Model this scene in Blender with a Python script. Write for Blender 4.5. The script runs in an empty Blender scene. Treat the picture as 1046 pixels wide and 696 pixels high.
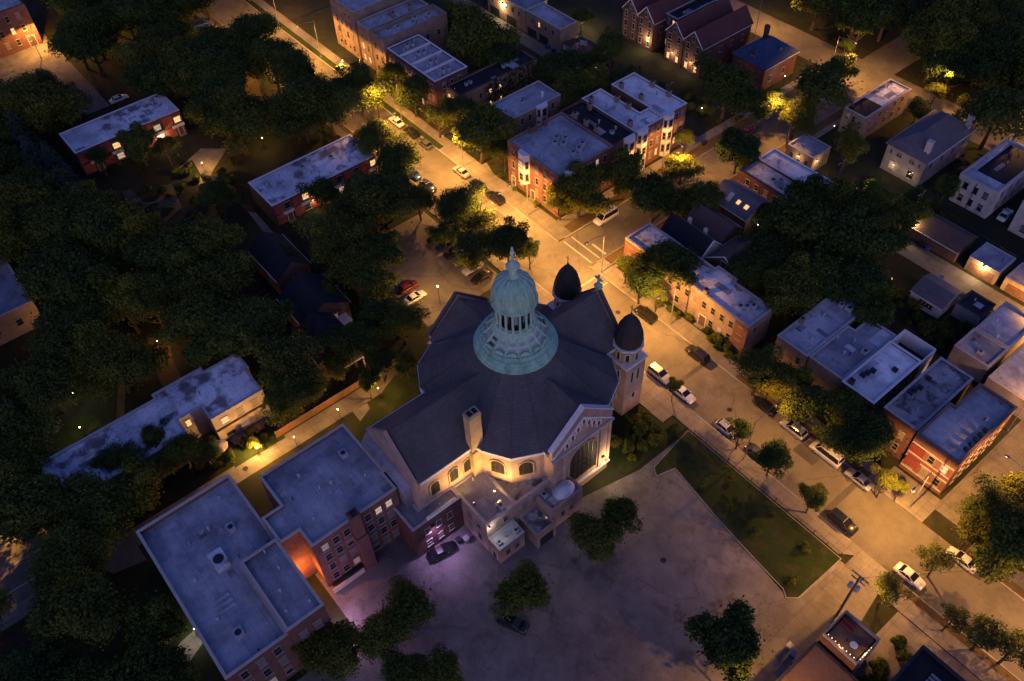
import bpy, bmesh, math, random
import numpy as np
from mathutils import Vector, Matrix
RNG = random.Random(7)
SC = bpy.context.scene
COL = SC.collection
EXPO = 3.25
K = 2.0 ** -EXPO            # emission that should read as 1.0 in the picture
H = 120.0                   # drone height

# ------------------------------------------------------------------ camera
YAW, PIT, ROLL, FPX = 2.48288259, 0.857124576, -0.0439471694, 887.933726
_f = Vector((math.cos(YAW)*math.cos(PIT), math.sin(YAW)*math.cos(PIT), -math.sin(PIT)))
_r0 = Vector((math.sin(YAW), -math.cos(YAW), 0)); _u0 = _r0.cross(_f)
CR = math.cos(ROLL)*_r0 + math.sin(ROLL)*_u0; CU = CR.cross(_f)
cam_d = bpy.data.cameras.new('camera'); cam = bpy.data.objects.new('camera', cam_d); COL.objects.link(cam)
cam.matrix_world = Matrix(((CR.x, CU.x, -_f.x, 0), (CR.y, CU.y, -_f.y, 0), (CR.z, CU.z, -_f.z, H), (0, 0, 0, 1)))
cam_d.sensor_width = 36; cam_d.lens = 36*FPX/1046; cam_d.clip_end = 4000; cam_d.clip_start = 1
SC.camera = cam

def P(px, py, z=0.0):
    "world position of a photograph point at height z"
    d = CR*((px-523)/FPX) - CU*((py-348)/FPX) + _f
    t = (z-H)/d.z
    return Vector((d.x*t, d.y*t, z))
def PX(v):
    "photograph pixel of a world point (used only to keep woods off the clearings)"
    d = Vector(v) - Vector((0, 0, H)); w = d.dot(_f)
    return 523+d.dot(CR)/w*FPX, 348-d.dot(CU)/w*FPX, w

# ------------------------------------------------------------------ materials
MATS = {}
def nmat(name):
    m = bpy.data.materials.new(name); m.use_nodes = True
    nt = m.node_tree; b = nt.nodes['Principled BSDF']
    MATS[name] = m
    return m, nt, b
def node(nt, typ, **kw):
    n = nt.nodes.new(typ)
    for k, v in kw.items():
        if k in n.inputs: n.inputs[k].default_value = v
        else: setattr(n, k, v)
    return n
def ramp(nt, src, stops):
    r = nt.nodes.new('ShaderNodeValToRGB')
    while len(r.color_ramp.elements) < len(stops): r.color_ramp.elements.new(0.5)
    for e, (p, c) in zip(r.color_ramp.elements, stops):
        e.position = p; e.color = (*c, 1) if len(c) == 3 else c
    nt.links.new(src, r.inputs['Fac']); return r
def noise(nt, scale, detail=5, rough=.6, coord='Object', off=(0, 0, 0), stretch=(1, 1, 1)):
    tc = nt.nodes.new('ShaderNodeTexCoord'); mp = nt.nodes.new('ShaderNodeMapping')
    mp.inputs['Location'].default_value = off; mp.inputs['Scale'].default_value = stretch
    nt.links.new(tc.outputs[coord], mp.inputs['Vector'])
    n = node(nt, 'ShaderNodeTexNoise'); n.inputs['Scale'].default_value = scale
    n.inputs['Detail'].default_value = detail; n.inputs['Roughness'].default_value = rough
    nt.links.new(mp.outputs['Vector'], n.inputs['Vector']); return n, mp
def mix(nt, fac, a, b, mode='MIX'):
    m = nt.nodes.new('ShaderNodeMix'); m.data_type = 'RGBA'; m.blend_type = mode
    for sock, v in ((m.inputs[0], fac), (m.inputs[6], a), (m.inputs[7], b)):
        if hasattr(v, 'links'): nt.links.new(v, sock)
        elif isinstance(v, (tuple, list)): sock.default_value = (*v, 1)
        else: sock.default_value = v
    return m.outputs[2]
def bump(nt, b, src, strength=.3, dist=.05):
    n = node(nt, 'ShaderNodeBump'); n.inputs['Strength'].default_value = strength; n.inputs['Distance'].default_value = dist
    nt.links.new(src, n.inputs['Height']); nt.links.new(n.outputs['Normal'], b.inputs['Normal'])

def mat_plain(name, col, rough=.7, var=.25, scale=1.5, metal=0, spec=.3):
    m, nt, b = nmat(name)
    n, _ = noise(nt, scale, 6, .65)
    d = tuple(c*(1-var) for c in col); l = tuple(min(1, c*(1+var)) for c in col)
    r = ramp(nt, n.outputs['Fac'], [(.3, d), (.7, l)])
    nt.links.new(r.outputs['Color'], b.inputs['Base Color'])
    b.inputs['Roughness'].default_value = rough; b.inputs['Metallic'].default_value = metal
    b.inputs['Specular IOR Level'].default_value = spec
    return m
def mat_emit(name, col, disp):
    m, nt, b = nmat(name)
    b.inputs['Base Color'].default_value = (.3, .3, .3, 1)
    b.inputs['Emission Color'].default_value = (*col, 1); b.inputs['Emission Strength'].default_value = disp*K
    return m
def mat_brick(name, c1, c2, mortar, rough=.85):
    m, nt, b = nmat(name)
    tc = nt.nodes.new('ShaderNodeTexCoord')
    # brick courses follow z; x and y both run the rows along either wall
    sep = nt.nodes.new('ShaderNodeSeparateXYZ'); nt.links.new(tc.outputs['Object'], sep.inputs[0])
    add = nt.nodes.new('ShaderNodeMath'); nt.links.new(sep.outputs['X'], add.inputs[0]); nt.links.new(sep.outputs['Y'], add.inputs[1])
    cmb = nt.nodes.new('ShaderNodeCombineXYZ'); nt.links.new(add.outputs[0], cmb.inputs[0]); nt.links.new(sep.outputs['Z'], cmb.inputs[1])
    br = nt.nodes.new('ShaderNodeTexBrick'); nt.links.new(cmb.outputs[0], br.inputs['Vector'])
    br.inputs['Scale'].default_value = 1.0; br.inputs['Brick Width'].default_value = .42; br.inputs['Row Height'].default_value = .16
    br.inputs['Mortar Size'].default_value = .014
    br.inputs['Color1'].default_value = (*c1, 1); br.inputs['Color2'].default_value = (*c2, 1); br.inputs['Mortar'].default_value = (*mortar, 1)
    n, _ = noise(nt, .35, 6, .7)
    r = ramp(nt, n.outputs['Fac'], [(.3, (.62, .6, .58)), (.7, (1.15, 1.12, 1.1))])
    nt.links.new(mix(nt, 1.0, br.outputs['Color'], r.outputs['Color'], 'MULTIPLY'), b.inputs['Base Color'])
    b.inputs['Roughness'].default_value = rough; b.inputs['Specular IOR Level'].default_value = .2
    return m
def mat_roof(name, base, stain, amt=.5, scale=.35, seed=0.0, seams=True, rough=.7):
    "membrane roof: sheet seams, broad ponding stains and small dark scuffs"
    m, nt, b = nmat(name)
    n1, _ = noise(nt, scale, 7, .62, off=(seed*3.1, seed*7.7, 0))
    n2, _ = noise(nt, scale*4.5, 6, .7, off=(seed*1.7, -seed*2.3, 0))
    n3, _ = noise(nt, scale*.45, 3, .5, off=(-seed, seed*5, 0))
    r1 = ramp(nt, n1.outputs['Fac'], [(.5, (0, 0, 0)), (.6, (amt, amt, amt))])
    c = mix(nt, r1.outputs['Color'], base, stain)
    r2 = ramp(nt, n2.outputs['Fac'], [(.3, (.78, .78, .8)), (.6, (1.08, 1.07, 1.05))])
    c = mix(nt, 1.0, c, r2.outputs['Color'], 'MULTIPLY')
    r3 = ramp(nt, n3.outputs['Fac'], [(.38, (.62, .62, .66)), (.62, (1.15, 1.14, 1.12))])
    c = mix(nt, 1.0, c, r3.outputs['Color'], 'MULTIPLY')
    if seams:
        tc = nt.nodes.new('ShaderNodeTexCoord')
        br = nt.nodes.new('ShaderNodeTexBrick'); nt.links.new(tc.outputs['Object'], br.inputs['Vector'])
        br.inputs['Scale'].default_value = 1.0; br.inputs['Brick Width'].default_value = 6.5; br.inputs['Row Height'].default_value = 1.9
        br.inputs['Mortar Size'].default_value = .05
        br.inputs['Color1'].default_value = (1, 1, 1, 1); br.inputs['Color2'].default_value = (.91, .91, .93, 1); br.inputs['Mortar'].default_value = (.74, .74, .74, 1)
        c = mix(nt, 1.0, c, br.outputs['Color'], 'MULTIPLY')
    nt.links.new(c, b.inputs['Base Color'])
    b.inputs['Roughness'].default_value = rough; b.inputs['Specular IOR Level'].default_value = .25
    bump(nt, b, n2.outputs['Fac'], .25, .04)
    return m
def mat_ground(name, a, c, scale=.6, fine=14, crack=0.0, joints=None, rough=.9, stain=None, stain_amt=.6):
    m, nt, b = nmat(name)
    n1, _ = noise(nt, scale, 8, .65); n2, _ = noise(nt, fine, 4, .7); n3, _ = noise(nt, scale*.13, 4, .55)
    r = ramp(nt, n1.outputs['Fac'], [(.32, a), (.68, c)])
    col = r.outputs['Color']
    r2 = ramp(nt, n2.outputs['Fac'], [(.3, (.75, .75, .75)), (.7, (1.2, 1.2, 1.2))])
    col = mix(nt, 1.0, col, r2.outputs['Color'], 'MULTIPLY')
    r3 = ramp(nt, n3.outputs['Fac'], [(.36, (.66, .66, .68)), (.64, (1.2, 1.18, 1.15))])
    col = mix(nt, 1.0, col, r3.outputs['Color'], 'MULTIPLY')
    if stain:
        ns, _ = noise(nt, scale*.55, 9, .72, off=(13, 5, 0))
        rs = ramp(nt, ns.outputs['Fac'], [(.53, (0, 0, 0)), (.62, (stain_amt,)*3)])
        col = mix(nt, rs.outputs['Color'], col, stain)
    if crack:
        tc = nt.nodes.new('ShaderNodeTexCoord')
        nw, _ = noise(nt, .5, 5, .6)
        va = nt.nodes.new('ShaderNodeVectorMath'); va.operation = 'MULTIPLY_ADD'; va.inputs[1].default_value = (2.5, 2.5, 0)
        nt.links.new(nw.outputs['Color'], va.inputs[0]); nt.links.new(tc.outputs['Object'], va.inputs[2])
        v = nt.nodes.new('ShaderNodeTexVoronoi'); v.feature = 'DISTANCE_TO_EDGE'; v.inputs['Scale'].default_value = crack
        nt.links.new(va.outputs[0], v.inputs['Vector'])
        rc = ramp(nt, v.outputs['Distance'], [(.001, (.7, .7, .7)), (.006, (1, 1, 1))])
        col = mix(nt, 1.0, col, rc.outputs['Color'], 'MULTIPLY')
    if joints:
        tc = nt.nodes.new('ShaderNodeTexCoord')
        br = nt.nodes.new('ShaderNodeTexBrick'); br.offset = 0.0; nt.links.new(tc.outputs['Object'], br.inputs['Vector'])
        br.inputs['Scale'].default_value = 1.0; br.inputs['Brick Width'].default_value = joints; br.inputs['Row Height'].default_value = joints
        br.inputs['Mortar Size'].default_value = .03
        br.inputs['Color1'].default_value = (1, 1, 1, 1); br.inputs['Color2'].default_value = (.85, .85, .85, 1); br.inputs['Mortar'].default_value = (.55, .55, .55, 1)
        col = mix(nt, 1.0, col, br.outputs['Color'], 'MULTIPLY')
    nt.links.new(col, b.inputs['Base Color'])
    b.inputs['Roughness'].default_value = rough; b.inputs['Specular IOR Level'].default_value = .2
    bump(nt, b, n2.outputs['Fac'], .3, .03)
    return m
def mat_leaf(name, dark, light, trans=.25):
    m, nt, b = nmat(name)
    n, _ = noise(nt, .55, 3, .6); n2, _ = noise(nt, 3.0, 2, .6)
    oi = nt.nodes.new('ShaderNodeObjectInfo')
    r = ramp(nt, n.outputs['Fac'], [(.34, dark), (.66, light)])
    r2 = ramp(nt, n2.outputs['Fac'], [(.3, (.6, .65, .6)), (.7, (1.35, 1.3, 1.25))])
    c = mix(nt, 1.0, r.outputs['Color'], r2.outputs['Color'], 'MULTIPLY')
    ro = ramp(nt, oi.outputs['Random'], [(0, (.55, .72, .75)), (.35, (.9, .95, .9)), (.7, (1.1, 1.05, .95)), (1, (1.35, 1.12, .75))])
    c = mix(nt, 1.0, c, ro.outputs['Color'], 'MULTIPLY')
    nt.links.new(c, b.inputs['Base Color'])
    b.inputs['Roughness'].default_value = .65; b.inputs['Specular IOR Level'].default_value = .2
    t = nt.nodes.new('ShaderNodeBsdfTranslucent'); nt.links.new(c, t.inputs['Color'])
    ms = nt.nodes.new('ShaderNodeMixShader'); ms.inputs[0].default_value = trans
    out = nt.nodes['Material Output']
    nt.links.new(b.outputs[0], ms.inputs[1]); nt.links.new(t.outputs[0], ms.inputs[2]); nt.links.new(ms.outputs[0], out.inputs['Surface'])
    return m
def mat_copper(name):
    m, nt, b = nmat(name)
    n, _ = noise(nt, .9, 8, .7, stretch=(1, 1, .35)); n2, _ = noise(nt, 5, 5, .7)
    r = ramp(nt, n.outputs['Fac'], [(.28, (.17, .29, .21)), (.45, (.33, .6, .42)), (.62, (.45, .74, .54)), (.8, (.57, .76, .57))])
    r2 = ramp(nt, n2.outputs['Fac'], [(.3, (.7, .72, .72)), (.7, (1.1, 1.1, 1.1))])
    nt.links.new(mix(nt, 1.0, r.outputs['Color'], r2.outputs['Color'], 'MULTIPLY'), b.inputs['Base Color'])
    b.inputs['Roughness'].default_value = .7; b.inputs['Specular IOR Level'].default_value = .3
    return m
def mat_slate(name, a, c):
    m, nt, b = nmat(name)
    tc = nt.nodes.new('ShaderNodeTexCoord')
    sp = nt.nodes.new('ShaderNodeSeparateXYZ'); nt.links.new(tc.outputs['Object'], sp.inputs[0]); ad = nt.nodes.new('ShaderNodeMath'); nt.links.new(sp.outputs['X'], ad.inputs[0]); nt.links.new(sp.outputs['Y'], ad.inputs[1])
    cb = nt.nodes.new('ShaderNodeCombineXYZ'); nt.links.new(ad.outputs[0], cb.inputs[0]); nt.links.new(sp.outputs['Z'], cb.inputs[1])
    br = nt.nodes.new('ShaderNodeTexBrick'); nt.links.new(cb.outputs[0], br.inputs['Vector'])
    br.inputs['Scale'].default_value = 1; br.inputs['Brick Width'].default_value = 1.1; br.inputs['Row Height'].default_value = .3; br.inputs['Mortar Size'].default_value = .03
    br.inputs['Color1'].default_value = (.86, .86, .87, 1); br.inputs['Color2'].default_value = (1.12, 1.11, 1.1, 1); br.inputs['Mortar'].default_value = (.72, .72, .72, 1)
    n, _ = noise(nt, .25, 7, .65); n2, _ = noise(nt, 4, 5, .7)
    r = ramp(nt, n.outputs['Fac'], [(.3, a), (.7, c)])
    r2 = ramp(nt, n2.outputs['Fac'], [(.3, (.8, .8, .8)), (.7, (1.15, 1.15, 1.15))])
    col = mix(nt, .7, r.outputs['Color'], br.outputs['Color'], 'MULTIPLY')
    col = mix(nt, 1.0, col, r2.outputs['Color'], 'MULTIPLY')
    nt.links.new(col, b.inputs['Base Color']); b.inputs['Roughness'].default_value = .75; b.inputs['Specular IOR Level'].default_value = .25
    return m

M_ = MATS
mat_brick('red_brick', (.22, .095, .075), (.165, .07, .055), (.22, .17, .15))
mat_brick('dark_red_brick', (.15, .065, .055), (.11, .05, .044), (.15, .11, .1))
mat_brick('common_brick', (.36, .25, .19), (.29, .2, .15), (.3, .26, .22))
mat_brick('tan_brick', (.33, .24, .17), (.28, .2, .14), (.38, .32, .26))
mat_brick('yellow_brick', (.55, .42, .24), (.47, .36, .2), (.45, .38, .28))
mat_brick('peach_stone', (.52, .37, .29), (.46, .32, .25), (.45, .36, .3))
mat_brick('grey_siding', (.36, .33, .34), (.34, .31, .32), (.28, .26, .27))
mat_brick('white_siding', (.66, .64, .62), (.62, .6, .58), (.5, .49, .48))
mat_brick('brown_siding', (.16, .1, .08), (.14, .09, .07), (.1, .07, .06))
mat_plain('cream_stone', (.5, .44, .38), .8, .15)
mat_plain('white_trim', (.74, .72, .7), .7, .12)
mat_plain('window_frame', (.3, .27, .25), .7, .15)
mat_plain('grey_stone', (.42, .4, .39), .8, .2)
mat_plain('red_panel', (.33, .09, .07), .7, .15)
mat_plain('dark_metal', (.03, .03, .035), .5, .3)
mat_plain('grey_metal', (.32, .33, .35), .45, .2, metal=.6)
mat_plain('galvanised', (.42, .43, .45), .5, .25)
mat_plain('wood_pole', (.16, .11, .08), .85, .3)
mat_plain('bark', (.075, .055, .04), .9, .4, 4)
mat_plain('black_cap', (.015, .015, .017), .8, .2)
mat_plain('teal_panel', (.1, .3, .3), .5, .15)
mat_plain('plastic_blue', (.04, .09, .3), .5, .1)
mat_plain('red_fabric', (.15, .03, .028), .8, .2)
mat_plain('wood_deck', (.2, .11, .07), .8, .3)
mat_plain('tyre', (.018, .018, .02), .85, .2)
mat_plain('alloy', (.45, .45, .47), .35, .1, metal=.8)
mat_roof('roof_white', (.78, .78, .8), (.17, .14, .13), .9, .26, 1.0)
mat_roof('roof_white_clean', (.83, .83, .84), (.6, .6, .61), .5, .25, 2.0)
mat_roof('roof_grey', (.52, .52, .54), (.26, .26, .27), .6, .3, 3.0)
mat_roof('roof_blue_grey', (.43, .44, .47), (.24, .24, .255), .55, .25, 4.0)
mat_roof('roof_slate_grey', (.35, .35, .38), (.2, .2, .21), .5, .3, 5.0)
mat_roof('roof_gravel', (.36, .35, .36), (.06, .06, .065), .85, .5, 6.0, seams=False)
mat_roof('roof_tar', (.022, .022, .025), (.012, .012, .014), .6, .4, 7.0)
mat_slate('slate', (.1, .09, .086), (.15, .135, .13))
mat_slate('cupola_slate', (.04, .034, .033), (.06, .05, .048))
mat_slate('shingle_navy', (.014, .015, .022), (.022, .024, .033))
mat_slate('shingle_blue', (.035, .06, .13), (.05, .085, .17))
mat_slate('shingle_brown', (.1, .065, .055), (.14, .09, .075))
mat_slate('shingle_red', (.12, .045, .04), (.16, .06, .05))
mat_slate('shingle_grey', (.12, .11, .12), (.17, .155, .165))
mat_copper('copper')
mat_plain('copper_pale', (.46, .68, .5), .7, .25, 2.0)
mat_ground('asphalt', (.15, .138, .118), (.205, .188, .16), .3, 9, crack=.05, stain=(.11, .102, .09), stain_amt=.6)
mat_ground('old_asphalt', (.15, .142, .135), (.26, .246, .236), .3, 6, crack=.07, stain=(.085, .08, .079), stain_amt=.75)
mat_ground('patch_asphalt', (.11, .102, .09), (.14, .13, .115), .5, 9)
mat_ground('concrete', (.21, .193, .168), (.285, .262, .228), .5, 10, joints=1.6)
mat_ground('alley_concrete', (.17, .155, .14), (.25, .23, .2), .4, 8, joints=3.2, stain=(.1, .09, .08), stain_amt=.5)
mat_ground('kerb_stone', (.3, .28, .25), (.36, .34, .3), .8, 10)
mat_ground('grass', (.02, .036, .01), (.038, .06, .015), .5, 12, stain=(.06, .05, .03), stain_amt=.5)
mat_ground('soil', (.016, .022, .01), (.04, .044, .02), .12, 5, stain=(.05, .04, .028), stain_amt=.8)
mat_ground('brown_parkway', (.1, .07, .035), (.14, .1, .05), .6, 12)
mat_plain('road_paint', (.42, .4, .36), .8, .3, 3)
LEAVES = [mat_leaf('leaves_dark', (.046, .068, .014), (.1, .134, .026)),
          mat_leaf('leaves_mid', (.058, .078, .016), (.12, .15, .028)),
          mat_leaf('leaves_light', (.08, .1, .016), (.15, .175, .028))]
mat_leaf('leaves_spruce', (.02, .036, .03), (.04, .06, .05), .1)
mat_leaf('leaves_ivy', (.03, .045, .012), (.06, .08, .02), .15)
m, nt, b = nmat('glass_dark')
b.inputs['Base Color'].default_value = (.012, .014, .018, 1); b.inputs['Roughness'].default_value = .25; b.inputs['Specular IOR Level'].default_value = .4
m, nt, b = nmat('stained_glass')
b.inputs['Base Color'].default_value = (.035, .03, .028, 1); b.inputs['Roughness'].default_value = .7; b.inputs['Specular IOR Level'].default_value = .1
m, nt, b = nmat('glass_blind')
b.inputs['Base Color'].default_value = (.2, .18, .16, 1); b.inputs['Roughness'].default_value = .3; b.inputs['Specular IOR Level'].default_value = .4
m, nt, b = nmat('car_glass')
b.inputs['Base Color'].default_value = (.012, .013, .016, 1); b.inputs['Roughness'].default_value = .08; b.inputs['Specular IOR Level'].default_value = .6
mat_emit('lit_glass_warm', (1, .55, .2), 1.1)
mat_emit('lit_glass_pale', (1, .72, .45), .45)
mat_emit('lit_glass_dim', (.9, .6, .4), .16)
mat_emit('bulb_orange', (1, .5, .15), 5)
mat_emit('bulb_warm', (1, .68, .32), 4)
mat_emit('bulb_white', (1, .93, .8), 4)
mat_emit('bulb_purple', (.75, .45, 1), 2)
mat_emit('tail_glow', (.8, .05, .02), .12)
def car_paint(name, col):
    m, nt, b = nmat(name)
    b.inputs['Base Color'].default_value = (*col, 1); b.inputs['Roughness'].default_value = .3
    b.inputs['Metallic'].default_value = .15; b.inputs['Coat Weight'].default_value = .6; b.inputs['Coat Roughness'].default_value = .08
    n, _ = noise(nt, 2, 3); bump(nt, b, n.outputs['Fac'], .03, .02)
for nme, col in dict(white=(.75, .74, .72), silver=(.42, .43, .45), black=(.012, .012, .014), grey=(.09, .09, .1), navy=(.015, .025, .07), blue=(.03, .08, .28), red=(.2, .025, .02)).items():
    car_paint('paint_'+nme, col)
m, nt, b = nmat('lamp_lens'); b.inputs['Base Color'].default_value = (.8, .75, .6, 1)

# ------------------------------------------------------------------ mesh helpers
class MB:
    def __init__(s): s.v = []; s.f = []; s.m = []
    def add(s, vs, fs, mi=0):
        o = len(s.v); s.v += [tuple(v) for v in vs]
        for f in fs: s.f.append(tuple(i+o for i in f)); s.m.append(mi)
    def box(s, x0, x1, y0, y1, z0, z1, mi=0):
        s.add([(x0, y0, z0), (x1, y0, z0), (x1, y1, z0), (x0, y1, z0), (x0, y0, z1), (x1, y0, z1), (x1, y1, z1), (x0, y1, z1)],
              [(0, 3, 2, 1), (4, 5, 6, 7), (0, 1, 5, 4), (1, 2, 6, 5), (2, 3, 7, 6), (3, 0, 4, 7)], mi)
    def tube(s, a, b, r0, r1=None, n=8, mi=0, cap=True):
        a, b = Vector(a), Vector(b); r1 = r0 if r1 is None else r1
        d = (b-a).normalized(); u = d.orthogonal().normalized(); w = d.cross(u)
        vs = []
        for c, r in ((a, r0), (b, r1)):
            for i in range(n):
                t = 2*math.pi*i/n; vs.append(c+u*math.cos(t)*r+w*math.sin(t)*r)
        fs = [(i, (i+1) % n, n+(i+1) % n, n+i) for i in range(n)]
        if cap: fs += [tuple(range(n))[::-1], tuple(range(n, 2*n))]
        s.add(vs, fs, mi)
    def lathe(s, prof, n=24, c=(0, 0), mi=0, cap=True, rot=0.0):
        vs = []; k = len(prof)
        for r, z in prof:
            for i in range(n):
                t = 2*math.pi*i/n+rot; vs.append((c[0]+r*math.cos(t), c[1]+r*math.sin(t), z))
        fs = []
        for j in range(k-1):
            for i in range(n): fs.append((j*n+i, j*n+(i+1) % n, (j+1)*n+(i+1) % n, (j+1)*n+i))
        if cap: fs += [tuple(range(n))[::-1], tuple(range((k-1)*n, k*n))]
        s.add(vs, fs, mi)
    def prism(s, pts, z0, z1, mi=0, bottom=True, top=True):
        n = len(pts)
        vs = [(x, y, z0) for x, y in pts]+[(x, y, z1) for x, y in pts]
        fs = [(i, (i+1) % n, n+(i+1) % n, n+i) for i in range(n)]
        if top: fs.append(tuple(range(n, 2*n)))
        if bottom: fs.append(tuple(range(n))[::-1])
        s.add(vs, fs, mi)
    def ring(s, outer, inner, z0, z1, mi=0):
        n = len(outer)
        vs = [(x, y, z0) for x, y in outer]+[(x, y, z1) for x, y in outer]+[(x, y, z1) for x, y in inner]+[(x, y, z0) for x, y in inner]
        fs = []
        for i in range(n):
            j = (i+1) % n
            fs += [(i, j, n+j, n+i), (n+i, n+j, 2*n+j, 2*n+i), (2*n+i, 2*n+j, 3*n+j, 3*n+i), (3*n+i, 3*n+j, j, i)]
        s.add(vs, fs, mi)
    def mesh(s, name, mats):
        me = bpy.data.meshes.new(name); me.from_pydata(s.v, [], s.f)
        for mt in mats: me.materials.append(M_[mt] if isinstance(mt, str) else mt)
        me.polygons.foreach_set('material_index', s.m); me.update(); return me
    def obj(s, name, mats, parent=None, smooth=False):
        if isinstance(mats, str): mats = [mats]
        me = s.mesh(name, mats)
        if smooth: me.polygons.foreach_set('use_smooth', [True]*len(me.polygons))
        return link(name, me, parent)
def link(name, data, parent=None, loc=None, rotz=None, scale=None):
    o = bpy.data.objects.new(name, data); COL.objects.link(o)
    if parent: o.parent = parent
    if loc is not None: o.location = loc
    if rotz is not None: o.rotation_euler = (0, 0, rotz)
    if scale is not None: o.scale = scale if not isinstance(scale, (int, float)) else (scale,)*3
    return o
def tag(o, label, cat, group=None):
    o['label'] = label; o['category'] = cat
    if group: o['group'] = group
    return o
def thing(name, label, cat, loc=(0, 0, 0), rotz=0.0, group=None):
    o = bpy.data.objects.new(name, None); COL.objects.link(o); o.empty_display_size = .3
    o.location = loc; o.rotation_euler = (0, 0, rotz)
    return tag(o, label, cat, group)
def struct(name, mb, mat, loc=(0, 0, 0)):
    o = mb.obj(name, mat); o.location = loc; o['kind'] = 'structure'; return o
def sheet(name, pts, z, mat):
    mb = MB(); mb.add([(x, y, z) for x, y in pts], [tuple(range(len(pts)))])
    return struct(name, mb, mat)
def slab(name, pts, z1, mat, z0=-.3):
    mb = MB(); mb.prism(ccw(pts), z0, z1, bottom=False); return struct(name, mb, mat)
def rect(x0, x1, y0, y1): return [(x0, y0), (x1, y0), (x1, y1), (x0, y1)]
def ccw(pts):
    a = sum(pts[i][0]*pts[(i+1) % len(pts)][1]-pts[(i+1) % len(pts)][0]*pts[i][1] for i in range(len(pts)))
    return list(pts) if a > 0 else list(pts)[::-1]
def inset(pts, d):
    "miter offset of a ccw polygon, inwards for d > 0"
    n = len(pts); out = []
    for i in range(n):
        p0, p1, p2 = (Vector(pts[(i+k) % n]) for k in (-1, 0, 1))
        e1 = (p1-p0).normalized(); e2 = (p2-p1).normalized()
        n1 = Vector((-e1.y, e1.x)); n2 = Vector((-e2.y, e2.x))
        k = 1+n1.dot(n2)
        out.append(tuple(p1+(n1+n2)*(d/max(k, .3))))
    return out
def pin(p, poly):
    x, y = p; c = False; j = len(poly)-1
    for i in range(len(poly)):
        xi, yi = poly[i]; xj, yj = poly[j]
        if (yi > y) != (yj > y) and x < (xj-xi)*(y-yi)/(yj-yi)+xi: c = not c
        j = i
    return c
NRM = {'+X': (1, 0), '-X': (-1, 0), '+Y': (0, 1), '-Y': (0, -1)}
def light(name, kind, parent, loc, col, power, size=.15, spot=None, blend=.5, rot=None):
    d = bpy.data.lights.new(name, kind); d.color = col; d.energy = power*.375
    if kind == 'SPOT': d.spot_size = spot or math.radians(150); d.spot_blend = blend
    d.shadow_soft_size = size
    o = bpy.data.objects.new(name, d); COL.objects.link(o); o.parent = parent; o.location = loc
    if rot: o.rotation_euler = rot
    return o
SODIUM = (1.0, .44, .085); WARM = (1.0, .66, .30)

# ------------------------------------------------------------------ windows
WMESH = {}; WR = random.Random(5)
def window_mesh(w, h, kind='dark', frame='window_frame', arch=False):
    key = (round(w, 2), round(h, 2), kind, frame, arch)
    if key in WMESH: return WMESH[key]
    mb = MB(); t = .065
    mb.box(-w/2, -w/2+t, -.02, .07, 0, h); mb.box(w/2-t, w/2, -.02, .07, 0, h)
    mb.box(-w/2+t, w/2-t, -.02, .07, h-t, h); mb.box(-w/2+t, w/2-t, -.02, .07, 0, t)
    mb.box(-w/2+t, w/2-t, -.02, .055, h*.5-.03, h*.5+.03)
    mb.box(-w/2-.12, w/2+.12, -.02, .16, -.14, -.002)
    mb.box(-w/2-.1, w/2+.1, -.02, .11, h+.002, h+.17)
    mb.add([(-w/2+t, .03, t), (w/2-t, .03, t), (w/2-t, .03, h-t), (-w/2+t, .03, h-t)], [(3, 2, 1, 0)], 1)
    half = kind == 'half'
    if half: mb.add([(-w/2+t, .034, h*.45), (w/2-t, .034, h*.45), (w/2-t, .034, h-t), (-w/2+t, .034, h-t)], [(3, 2, 1, 0)], 2)
    g = {'half': 'glass_dark', 'dark': 'glass_dark', 'blind': 'glass_blind', 'warm': 'lit_glass_warm', 'pale': 'lit_glass_pale', 'dim': 'lit_glass_dim'}[kind]
    WMESH[key] = mb.mesh('window', [frame, g, 'glass_blind']); return WMESH[key]
def face_rot(n): return math.atan2(-n[0], n[1])      # local +Y turned to the outward normal
def put_window(parent, a, z, n, mesh, name='window'):
    o = link(name, mesh, parent, (a[0], a[1], z), face_rot(n)); return o
def windows_on(b, nrm, cols, rows, w=1.0, h=1.6, z0=1.3, dz=3.1, lit=None, frame='window_frame', edge=0, margin=1.3, skip=(), span=None):
    n = NRM[nrm]; pts = b['pts']; es = []
    for i in range(len(pts)):
        p, q = Vector(pts[i]), Vector(pts[(i+1) % len(pts)]); e = q-p
        if e.length < .5: continue
        nn = Vector((e.y, -e.x)).normalized()
        if nn.dot(Vector(n)) > .9: es.append((e.length, p, q))
    es.sort(key=lambda t: -t[0]); L, p, q = es[edge]
    lit = lit or {}
    u0, u1 = (margin, L-margin) if span is None else (span[0]*L, span[1]*L)
    for r in range(rows):
        for c in range(cols):
            if (r, c) in skip: continue
            u = u0+(u1-u0)*(c+.5)/cols
            a = p+(q-p)*(u/L)
            put_window(b['root'], a, z0+r*dz, n, window_mesh(w, h, lit.get((r, c)) or WR.choice(('dark', 'dark', 'dark', 'dark', 'blind', 'blind', 'half')), frame))

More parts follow.
